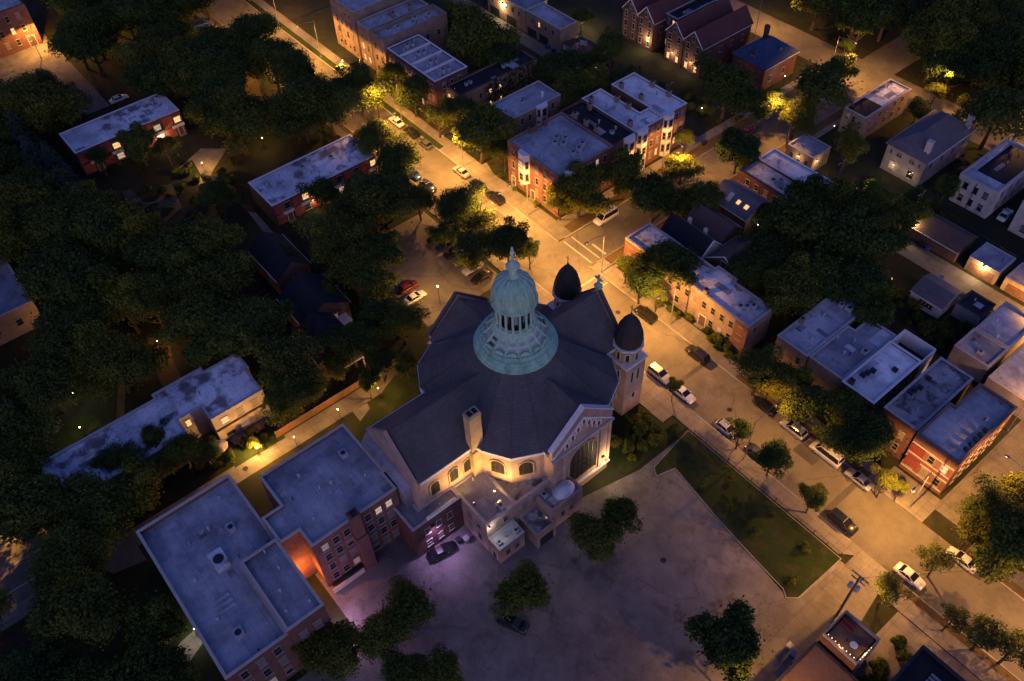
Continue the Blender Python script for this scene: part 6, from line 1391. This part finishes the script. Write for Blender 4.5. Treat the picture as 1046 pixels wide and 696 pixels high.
SPARSE = [crown_mesh('crown', 300+i, n=3800, leaf=.05, lobes=14, flat=.7) for i in range(3)]
for me in SPARSE: me.materials.append(LEAVES[1])
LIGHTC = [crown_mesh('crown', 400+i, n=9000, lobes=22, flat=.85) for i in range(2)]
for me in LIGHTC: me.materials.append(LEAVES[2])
def spruce_mesh(seed):
    r = np.random.default_rng(seed); vs = []; fs = []
    for k in range(22):
        z = -.9+1.9*k/22; R_ = .62*(1-(k/22)**1.1)+.04; m = int(60*(R_/.6))+10
        for j in range(m):
            a = r.uniform(0, 6.28); rad = R_*math.sqrt(r.uniform(.05, 1))*r.uniform(.85, 1.1); zz = z-rad*.28+r.uniform(-.03, .03)
            c = np.array([rad*math.cos(a), rad*math.sin(a), zz]); o_ = np.array([math.cos(a), math.sin(a), -.35]); t = np.array([-math.sin(a), math.cos(a), r.uniform(-.2, .2)])
            s = r.uniform(.05, .1); b0 = len(vs)
            vs += [c-o_*s, c-t*s*.6, c+o_*s*1.2, c+t*s*.6]; fs.append((b0, b0+1, b0+2, b0+3))
    me = bpy.data.meshes.new('crown'); me.from_pydata([tuple(v) for v in vs], [], fs); me.materials.append(M_['leaves_spruce']); return me
SPRUCE = [spruce_mesh(5), spruce_mesh(6)]
TRUNKS = [trunk_mesh(40+i) for i in range(4)]
BUSHC = [crown_mesh('crown', 500+i, n=3200, leaf=.09, lobes=12, flat=.7) for i in range(4)]
for i, me in enumerate(BUSHC): me.materials.append(LEAVES[(1, 0, 2, 1)[i]])
PLACED = []
def tree(x, y, r, label, group=None, kind='round', hmul=1.0, base=0.0, rnd=RNG):
    if kind == 'spruce':
        hc = r*1.9; t = thing('spruce_tree', label, 'tree', (x, y, base), rnd.uniform(0, 6.28), group)
        link('crown', rnd.choice(SPRUCE), t, (0, 0, hc*1.02), 0, (r*1.7, r*1.7, r*2.0)); link('trunk', rnd.choice(TRUNKS), t, (0, 0, 0), 0, (r*.8, r*.8, hc)); PLACED.append((x, y, r)); return t
    hc = (r*.62+3.6)*hmul
    t = thing('leafy_tree', label, 'tree', (x, y, base), rnd.uniform(0, 6.28), group)
    src = dict(round=CROWNS, sparse=SPARSE, light=LIGHTC)[kind]
    if kind == 'round' and rnd.random() < .12: src = LIGHTC
    elif kind == 'round' and rnd.random() < .08: src = SPARSE
    link('crown', rnd.choice(src), t, (0, 0, hc), rnd.uniform(0, 6.28), (r, r*rnd.uniform(.9, 1.08), r*rnd.uniform(.85, 1.05)))
    link('trunk', rnd.choice(TRUNKS), t, (0, 0, 0), rnd.uniform(0, 6.28), (r*.95, r*.95, hc*.95)); PLACED.append((x, y, r)); return t
def tree_px(px, py, rpx, label, group=None, kind='round', hmul=1.0):
    w = PX(P(px, py, 5))[2]; r = rpx*w/FPX; hc = (r*.62+3.6)*hmul
    if kind == 'spruce': hc = r*1.9
    q = P(px, py, hc); return tree(q.x, q.y, r, label, group, kind, hmul)
for a in [
    # church car park
    (606, 549, 28, 'dark round tree on the car park, lower of the pair below the porch lamp'), (634, 524, 25, 'dark round tree on the car park, upper of the pair nearest the transept'),
    (533, 602, 33, 'dark tree on the car park with a navy car parked under its foot'), (412, 622, 34, 'broad tree between purple yard and car park, upper half of the clump'),
    (385, 650, 30, 'broad tree below the purple yard, lower left half of the clump'), (745, 660, 40, 'large dark round tree near the bottom edge by the drive'),
    (336, 668, 33, 'very dark tree hiding the foot of the school gymnasium'), (455, 688, 27, 'dark tree cut by the bottom edge right of the purple yard clump'), (412, 690, 26, 'dark tree at the bottom edge directly below the purple yard clump'),
    # pavement by the lawn
    (757, 440, 17, 'small tree on the near pavement with a white car behind it'), (790, 467, 19, 'small tree on the near pavement beside the dark navy car'), (831, 507, 16, 'small tree on the near pavement just before the shiny black car'),
    (689, 394, 9, 'tiny tree on the near pavement between the two white cars'), (646, 376, 8, 'slim tree at the foot of the church tower'),
    # far pavement, right
    (776, 380, 27, 'lit-edged tree on the far kerb, first of the clump past the peach terrace'), (803, 392, 27, 'tree on the far kerb with orange lamps glinting through it'), (822, 412, 27, 'dark tree on the far kerb before the pale blue flats roof'),
    (858, 420, 29, 'dark tree on the far kerb before the brightest white roof'), (886, 447, 36, 'large tree on the far kerb before the blotchy gravel roof'), (852, 445, 16, 'small tree between the silver car and the street flats'),
    (1022, 528, 32, 'large dark tree above the white car at the alley mouth'), (1050, 502, 30, 'large dark tree cut by the right edge beside the alley'), (1034, 560, 38, 'large dark tree cut by the right edge, over the street'),
    (682, 270, 30, 'large tree hiding the middle of the peach terrace'), (655, 288, 20, 'tree at the crossing corner end of the peach terrace'), (640, 270, 14, 'small tree on the crossing corner by the brick end wall'),
    (592, 194, 29, 'big dark tree covering the corner of the red brick flats'), (572, 204, 16, 'smaller dark tree left of the big one on the flats corner'),
    (640, 178, 24, 'dark tree between the red corner flats and the cross street'), (668, 200, 27, 'dark tree with orange glints beside the white van'), (697, 172, 20, 'tree on the cross street before the white-roofed flats'),
    (716, 205, 22, 'tree beside the brown roofs on the cross street'), (755, 152, 23, 'round tree on the cross street hiding the red car'), (700, 205, 18, 'tree lit from behind at the near end of the cross street'),
    (818, 232, 44, 'huge dark tree below the paired roofs'), (864, 250, 40, 'huge dark tree left of the garages'), (842, 282, 30, 'dark tree behind the pale blue flats roof'), (886, 282, 26, 'dark tree right of an orange yard lamp'),
    (782, 262, 28, 'dark tree behind the peach terrace, right of the brown gable'), (905, 248, 22, 'dark tree beside the faded brown garage'),
    (742, 92, 34, 'large tree in the gardens between white roofs and blue hipped house'), (838, 92, 36, 'large tree left of the pale-and-black roof'), (858, 70, 18, 'tree at the edge of the lit cross street, upper right'), (776, 108, 24, 'tree below the blue hipped house'), (815, 118, 22, 'tree above the small blue-roofed shop'),
    (938, 112, 13, 'small dark round tree beside the pale-and-black roof'), (868, 150, 20, 'dark garden tree left of the grey house'), (938, 205, 16, 'dark garden tree at the grey house front'), (968, 190, 14, 'dark tree between the grey and white-sided houses'), (882, 205, 14, 'dark garden tree by the orange utility pole'),
    (992, 545, 22, 'dark tree between the alley corner and the white car at the alley mouth'),
    # beside the rows
    (487, 36, 34, 'big dense tree behind the four blue-roofed rowhouses'), (512, 60, 20, 'dense tree between rowhouses and black tar roof'), (470, 22, 22, 'dense tree cut off near the top behind the rowhouses'),
    (490, 134, 34, 'big dark tree before the pinkish three-flat'), (468, 112, 20, 'dark tree before the black-roofed long flats'), (515, 152, 18, 'tree at the foot of the pinkish three-flat'), (447, 118, 18, 'dark street tree before the rowhouses'),
    (422, 95, 20, 'street tree lit yellow on its left side'), (366, 92, 26, 'street tree left of the yellow street lamp'), (400, 78, 18, 'street tree under the rowhouse fronts'),
    (624, 46, 20, 'pale-leaved tree before the red gabled houses'), (606, 62, 14, 'bush-like tree glowing yellow-green beside the alley'), (594, 17, 12, 'cream-lit small tree at the top'),
    # church side of the street
    (466, 214, 27, 'big street tree on the left kerb above the parking lot'), (494, 228, 22, 'street tree left of the dome, upper of the clump'), (520, 250, 27, 'street tree directly left of the dome'), (483, 254, 22, 'street tree between parking lot and dome'), (455, 240, 17, 'tree over the parked row in the lot'), (541, 256, 13, 'small tree nearest the dome on its left'),
    (408, 166, 27, 'street tree at the end of the rust-stained white roof'), (400, 196, 25, 'street tree beside the dark blue car'), (427, 204, 17, 'street tree behind the dark blue car'), (384, 140, 24, 'street tree on the left kerb by the orange street gap'),
    (388, 258, 24, 'tree on the left edge of the parking lot'), (382, 288, 26, 'dark tree left of the red car'), (410, 327, 25, 'dark tree below the white car in the lot'), (384, 322, 22, 'dark tree left of the church transept'), (358, 352, 28, 'dark tree above the church alley'),
    (302, 402, 31, 'large dark tree at the end wall of the pale apartments'), (346, 372, 18, 'dark tree between the alley and the small blue shed'), (292, 264, 17, 'dark tree over the navy roof nearest the yellow lawn'), (332, 302, 17, 'dark tree over the navy roof by the parking lot'), (318, 338, 16, 'dark tree over the lowest navy roof'), (388, 372, 16, 'small tree lit yellow by the church alley lamp'), (375, 390, 12, 'yellow-lit bush tree right on the church alley'), (414, 370, 14, 'dark tree at the church transept corner'),
    (118, 470, 24, 'dark tree overhanging the near edge of the pale apartments roof'), (158, 452, 19, 'dark tree in front of the pale apartments roof'), (185, 462, 24, 'dark tree left of the recessed terrace'), (142, 498, 30, 'large dark tree between pale apartments and school hall'), (210, 462, 16, 'dark tree beside the lit garden'),
    (100, 160, 12, 'dark bush tree at the near corner of the far left terrace'), (140, 146, 19, 'tree hiding the middle of the far left white roof'), (168, 150, 12, 'small tree at the lit windows of the far left terrace'),
    (330, 198, 20, 'tree before the rust-stained terrace, left part'), (368, 192, 18, 'tree before the rust-stained terrace, right part'), (222, 196, 21, 'dark round tree beside the orange garden path'), (45, 90, 24, 'dark tree below the orange brick block forecourt'), (20, 100, 18, 'dark tree at the left edge under the forecourt')]:
    tree_px(a[0], a[1], a[2], a[3])
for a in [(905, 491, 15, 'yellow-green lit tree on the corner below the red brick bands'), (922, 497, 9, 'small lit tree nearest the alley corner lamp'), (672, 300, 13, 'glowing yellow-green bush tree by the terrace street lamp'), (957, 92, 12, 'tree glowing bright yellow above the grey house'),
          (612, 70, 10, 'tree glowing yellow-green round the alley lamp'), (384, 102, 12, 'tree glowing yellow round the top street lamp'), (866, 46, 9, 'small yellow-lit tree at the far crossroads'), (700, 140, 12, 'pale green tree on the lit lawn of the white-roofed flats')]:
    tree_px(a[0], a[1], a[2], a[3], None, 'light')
for a in [(960, 572, 20, 'open-branched tree reaching over the alley mouth'), (908, 600, 21, 'open-branched tree beside the transformer pole'), (975, 630, 17, 'straggly small tree on the pavement lower right'), (1008, 648, 25, 'straggly tree lower right, second from the pavement end'), (1036, 662, 24, 'straggly tree cut by the lower right edge'), (990, 520, 12, 'bare-limbed tree at the alley bend'), (985, 105, 12, 'open tree with visible limbs beside the yellow glow')]:
    tree_px(a[0], a[1], a[2], a[3], None, 'sparse')
for a in [(25, 142, 17, 'tall blue-grey spruce, leftmost of the group at the left edge'), (38, 168, 18, 'tall blue-grey spruce, second in the group left of the terrace'), (58, 172, 17, 'tall blue-grey spruce beside the end of the far left terrace'), (68, 196, 15, 'blue-grey spruce lowest in the group left of the terrace'), (243, 400, 0, '')][:4]:
    tree_px(a[0], a[1], a[2], a[3], None, 'spruce')

# woods: every tree its own, spread through the blocks but kept off roofs, paths and clearings
def inside(p, poly):
    x, y = p; c = False; n = len(poly); j = n-1
    for i in range(n):
        xi, yi = poly[i]; xj, yj = poly[j]
        if (yi > y) != (yj > y) and x < (xj-xi)*(y-yi)/(yj-yi)+xi: c = not c
        j = i
    return c
CLEAR = [[(955, 505), (1060, 410), (1060, 458), (1014, 488), (1004, 514), (962, 524)], [(-20, 0), (45, 0), (52, 42), (80, 60), (98, 92), (90, 104), (60, 75), (35, 70), (-20, 80)], [(256, -10), (276, -10), (345, 58), (325, 68), (292, 34)],
         [(58, 136), (150, 96), (178, 110), (184, 130), (110, 150), (122, 172), (84, 180)], [(172, 172), (205, 150), (234, 150), (214, 192), (172, 190)], [(122, 196), (178, 186), (188, 214), (160, 236), (134, 214)],
         [(250, 187), (358, 135), (390, 160), (352, 192), (340, 215), (290, 240), (276, 246), (250, 222)], [(266, 248), (290, 242), (330, 275), (355, 300), (355, 350), (325, 362), (296, 326), (285, 280)],
         [(392, 236), (440, 212), (492, 296), (450, 318), (405, 290)], [(58, 463), (90, 446), (160, 408), (236, 362), (270, 396), (292, 446), (240, 480), (206, 462), (160, 470), (120, 455), (95, 480)],
         [(60, 448), (72, 426), (96, 424), (104, 436)], [(119, 385), (130, 385), (128, 428), (118, 428)], [(150, 346), (172, 344), (190, 392), (168, 400)], [(-20, 272), (18, 272), (38, 306), (-20, 400)], [(240, 490), (250, 460), (435, 370), (440, 385), (300, 465)],
         [(130, 545), (235, 480), (345, 690), (225, 720)], [(-20, 590), (-20, 552), (10, 548), (40, 610), (10, 640)], [(170, 668), (200, 640), (212, 660), (186, 690)], [(100, 582), (138, 556), (150, 572), (112, 590)], [(250, 72), (265, 80), (278, 118), (264, 118)],
         [(740, 60), (752, 30), (808, 30), (812, 50), (790, 80)], [(845, 50), (880, 48), (905, 80), (935, 90), (935, 110), (870, 140), (845, 120)], [(945, 108), (980, 112), (992, 140), (1000, 190), (900, 190), (905, 148)], [(975, 175), (1046, 130), (1060, 250), (1000, 225)], [(752, 20), (800, 12), (808, 40), (760, 42)], [(668, 40), (760, 0), (760, 60), (690, 80)],
         [(190, 18), (210, 14), (214, 32), (196, 34)], [(126, 42), (142, 42), (142, 56), (126, 56)], [(105, 92), (128, 92), (128, 112), (105, 112)], [(328, 352), (338, 348), (338, 376), (326, 372)], [(44, 322), (62, 322), (62, 338), (44, 338)], [(258, 132), (280, 132), (290, 160), (262, 165)], [(70, 360), (84, 360), (84, 374), (70, 374)], [(66, 394), (84, 394), (84, 410), (66, 410)]]
WOODS0 = [([(-60, 40), (60, -40), (335, -40), (352, 40), (372, 120), (405, 190), (380, 240), (395, 300), (400, 350), (330, 425), (270, 470), (200, 470), (140, 545), (60, 590), (-60, 560)], (-330, -75, -60, 92), 8.6, 'dark leafy tree in the unbroken woods filling the left of the view', 'trees of the left-hand woods'),
         ([(-40, 590), (60, 590), (135, 548), (235, 715), (-60, 740)], (-100, -40, -60, 5), 7.0, 'near-black leafy tree in the woods left of the school hall', 'trees left of the school'),
         ([(800, -30), (1070, -30), (1070, 135), (1010, 120), (955, 88), (905, 66), (870, 30)], (-130, 20, 150, 330), 9.6, 'dark leafy tree in the dense woods filling the top right corner', 'trees of the top right woods'),
         ([(560, 120), (560, 60), (600, 70), (640, 62), (720, 110), (830, 60), (770, 0), (840, 30), (850, 120), (760, 140), (700, 90)], (-150, -70, 118, 178), 7.5, 'dark garden tree between the white-roofed flats and the gabled houses', 'garden trees at the top'),
         ([(770, 200), (905, 190), (935, 260), (900, 330), (860, 292), (800, 330), (760, 270)], (-75, -40, 98, 150), 6.5, 'dark garden tree in the block behind the peach terrace', 'garden trees behind the terrace'),
         ([(905, 205), (960, 178), (985, 215), (940, 240), (915, 222)], (-70, -45, 140, 156), 5.5, 'low dark tree in the gardens below the grey house', 'garden trees below the grey house'),
         ([(985, 470), (1070, 450), (1070, 620), (1000, 600), (960, 540)], (-12, 40, 70, 110), 7.5, 'dark tree in the clump cut by the lower right edge', 'trees at the lower right edge'),
         ([(110, 440), (220, 440), (225, 480), (140, 530), (60, 540), (70, 480)], (-110, -60, -40, 20), 6.5, 'dark tree between the pale apartments and the school hall', 'trees before the pale apartments')]
WOODS = [WOODS0[0], WOODS0[1], WOODS0[2],
         ([(905, 100), (935, 70), (1070, 125), (1070, 160), (1000, 140), (960, 116)], (-80, 10, 172, 194), 8.0, 'dark street tree along the far orange-lit street, top right', 'trees along the far street')]+WOODS0[3:]
wr = random.Random(21)
def n_leafy(): return len(PLACED)-4
for gap, (poly, (x0, x1, y0, y1), st_, lab, grp) in [(.42, w_) for w_ in WOODS]+[(.36, w_) for w_ in WOODS[:3]]:
    ny = 0; y = y0
    while y < y1:
        x = x0+(st_*.5 if ny % 2 else 0)
        while x < x1:
            q = (x+wr.uniform(-.36, .36)*st_, y+wr.uniform(-.36, .36)*st_); r = wr.uniform(.62, .88)*st_; hm = wr.uniform(.85, 1.3); x += st_
            hc = (r*.62+3.6)*hm
            px, py, w = PX((q[0], q[1], hc))
            if n_leafy() >= 298: break
            if not inside((px, py), poly) or not (-50 < px < 1096 and -45 < py < 740): continue
            rp = r*FPX/w*.62
            if any(inside((px+rp*math.cos(t), py+rp*math.sin(t)), c) for c in CLEAR for t in np.linspace(0, 5.5, 8)) or any(inside((px, py), c) for c in CLEAR): continue
            if any(a-1 < q[0] < b_+1 and c-1 < q[1] < d+1 for a, b_, c, d in FOOT): continue
            if 75.5 < q[1] < 88 or (-97.5 < q[0] < -85.5 and q[1] > 86) or 177.8 < q[1] < 188.2: continue
            if any((q[0]-a)**2+(q[1]-b_)**2 < ((r+c)*gap)**2 for a, b_, c in PLACED): continue
            tree(q[0], q[1], r, lab, grp, 'round', hm, rnd=wr)
        y += st_*.87; ny += 1
# shrubs
def shrub(x, y, r, label, group, k=None, base=0.0):
    t = thing('shrub', label, 'shrub', (x, y, base), RNG.uniform(0, 6), group)
    link('crown', BUSHC[k if k is not None else RNG.randrange(4)], t, (0, 0, r*.7), 0, (r, r*RNG.uniform(.8, 1.2), r*RNG.uniform(.8, 1.1)))
    mb = SHRUB_STEM; link('trunk', mb, t, (0, 0, 0), 0, (r, r, r))
mbs = MB()
for k in range(5): mbs.tube((0, 0, -.05), (.35*math.cos(k*1.26), .35*math.sin(k*1.26), .7), .04, .015, 5)
SHRUB_STEM = mbs.mesh('trunk', ['bark'])
sr = random.Random(8); n_ = 0
while n_ < 15:
    x = sr.choice((sr.uniform(-43.0, -20.5), sr.gauss(-35, 2.5), sr.gauss(-29, 2))); y = sr.uniform(64.2, 72.0)
    if y < 66.2-(x+43)*.115 and x < -22: continue
    shrub(x, y, sr.choice((.3, .4, .5, .55, .7, 1.1)), 'dark shrub in the overgrown planting strip between car park and lit pavement', 'shrubs of the planting strip', sr.choice((0, 1, 1, 3)), .08); n_ += 1
for x, y, r, lab in [(-52.5, 66.5, 1.9, 'dark shrub at the church tower foot, largest of the bed'), (-50.8, 68.6, 1.4, 'dark shrub at the tower bed beside the walk'), (-53.8, 69.4, 1.3, 'dark shrub close against the church tower'), (-50.2, 64.6, 1.3, 'dark shrub in the strip right of the transept'), (-49.6, 61.8, 1.0, 'yellow-lit shrub at the transept wall lamp'), (-52, 64, 1.2, 'dark shrub between tower and transept'),
                     (-54.6, 67.2, 1.5, 'dark shrub between tower wall and bed centre'), (-51.2, 62.6, 1.4, 'dark shrub midway along the transept bed'), (-49.4, 66.8, 1.6, 'dark shrub at the drive side of the tower bed'), (-49.2, 70.8, 1.2, 'dark shrub at the pavement end of the tower bed'), (-53.6, 61.6, 1.5, 'dark shrub in the corner of transept and nave'), (-70.5, 89.9, 1.0, 'shrub before the left end of the peach terrace'), (-64.6, 91.6, 1.1, 'lit shrub beside the terrace double doors'), (-60.0, 91.5, 1.2, 'lit shrub right of the terrace doors'), (-57.4, 91.4, 1.5, 'dark round shrub in the terrace front bed'), (-55.2, 91.3, 1.2, 'dark round shrub at the terrace end'), (-58.6, 90.4, 1.0, 'dark hedge shrub before the terrace, beside the doors'), (-56.4, 90.2, 1.1, 'dark hedge shrub before the terrace, mid bed'), (-54.2, 90.2, 1.0, 'dark hedge shrub before the brick pier'), (-66.4, 90.3, .9, 'dark hedge shrub left of the terrace doors'), (-68.2, 90.4, 1.0, 'dark hedge shrub under the big terrace tree'), (-52.2, 91.2, .9, 'small shrub past the end of the terrace'),
                     (-94.1, 15.6, 1.0, 'yellow-lit shrub at the alley garden, nearest the lamp'), (-92.7, 18.4, 0.8, 'yellow-green shrub at the alley garden'), (-93.9, 12.6, 0.7, 'shrub at the lower end of the alley garden'), (-95.2, 16.8, .9, 'small potted shrub on the apartments patio'), (-94.8, 20.4, 0.7, 'dark shrub at the corner of the apartments patio'),
                     (-89.9, 38.6, 1.3, 'yellow-lit shrub by the church alley lamp'), (-19.6, 64.6, .9, 'shrub at the pointed end of the lawn'), (-21.5, 70.2, 1.0, 'shrub on the lawn near the drive corner'), (-120, 91.6, .9, 'shrub before the pinkish three-flat'), (-107.5, 91.2, .8, 'shrub before the red flats bay'), (-114.5, 91.3, .7, 'small shrub at the red flats door')]:
    shrub(x, y, r, lab, None)

gr = random.Random(31)
for poly, z_, lab, grp, cnt in [([(560, 60), (600, 66), (650, 60), (760, 120), (735, 135), (640, 78), (565, 96)], 0, 'dark shrub in the back gardens between white-roofed flats and gabled houses', 'shrubs in the back gardens at the top', 34),
                      ([(900, 295), (960, 320), (1000, 345), (975, 372), (940, 340), (900, 318)], 0, 'dark shrub in the back yards behind the white-roofed street flats', 'shrubs in the yards behind the street flats', 22),
                      ([(850, 190), (900, 190), (985, 215), (930, 245), (870, 220)], 0, 'dark shrub in the gardens below the grey house', 'shrubs below the grey house', 26),
                      ([(110, 165), (250, 150), (245, 220), (180, 240), (120, 220)], 0, 'dark shrub round the garden paths of the far left terrace', 'shrubs round the far left garden paths', 30),
                      ([(200, 455), (300, 440), (240, 485), (200, 490)], 0, 'shrub in the garden strip along the church alley', 'shrubs along the church alley', 5),
                      ([(895, 655), (945, 655), (930, 700), (880, 700)], 0, 'dark shrub in the yard between roof terrace and navy roof', 'shrubs by the roof terrace', 9),
                      ([(705, 195), (730, 190), (745, 235), (715, 245)], 0, 'dark shrub between the brown roofs and the cross street', 'shrubs by the brown roofs', 10)]:
    k = 0; xs = [p[0] for p in poly]; ys = [p[1] for p in poly]
    for _ in range(600):
        if k >= cnt: break
        px, py = gr.uniform(min(xs), max(xs)), gr.uniform(min(ys), max(ys))
        if not inside((px, py), poly): continue
        q = P(px, py, .5)
        if any(a-1 < q.x < b_+1 and c-1 < q.y < d+1 for a, b_, c, d in FOOT): continue
        if -97.5 < q.x < -85.5 and q.y > 86 or (130 < q.y < 134.6 and q.x < -96) or (135 < q.y < 140.5 and q.x > -66) or (-91.5 < q.x < -87.6 and q.y < 47): continue
        shrub(q.x, q.y, gr.uniform(.7, 1.7), lab, grp); k += 1
# ------------------------------------------------------------------ dusk sky and the last glow
w = bpy.data.worlds.new('World'); SC.world = w; w.use_nodes = True; nt = w.node_tree
bg = nt.nodes['Background']; sky = nt.nodes.new('ShaderNodeTexSky'); sky.sky_type = 'NISHITA'; sky.sun_disc = False
SUN_EL, SUN_AZ = math.radians(-1.5), YAW+math.pi          # glow behind the camera (direction towards the sun, counter-clockwise from +X)
sky.sun_elevation = SUN_EL; sky.sun_rotation = math.pi/2-SUN_AZ; sky.altitude = 200; sky.air_density = 1.0; sky.dust_density = .6; sky.ozone_density = 3.0
nt.links.new(mix(nt, 1.0, sky.outputs['Color'], (1.13, 1.03, 1.3), "MULTIPLY"), bg.inputs['Color']); bg.inputs['Strength'].default_value = .15
sd = bpy.data.lights.new('sun', 'SUN'); sd.energy = .03; sd.angle = math.radians(40); sd.color = (1, .66, .58)
so = bpy.data.objects.new('sun', sd); COL.objects.link(so)
el = math.radians(24); dv = Vector((math.cos(SUN_AZ)*math.cos(el), math.sin(SUN_AZ)*math.cos(el), math.sin(el)))
so.rotation_euler = dv.to_track_quat('Z', 'Y').to_euler()

SC.view_settings.view_transform = 'Standard'; SC.view_settings.look = 'None'; SC.view_settings.exposure = EXPO; SC.view_settings.gamma = 1
SC.view_settings.use_curve_mapping = False
SC.render.engine = 'CYCLES'
SC.cycles.max_bounces = 5; SC.cycles.diffuse_bounces = 2; SC.cycles.glossy_bounces = 2; SC.cycles.transmission_bounces = 2; SC.cycles.transparent_max_bounces = 4
SC.cycles.use_light_tree = True; SC.cycles.sample_clamp_indirect = 4; SC.cycles.use_denoising = True
print('trees', len(PLACED), 'objects', len(SC.objects))
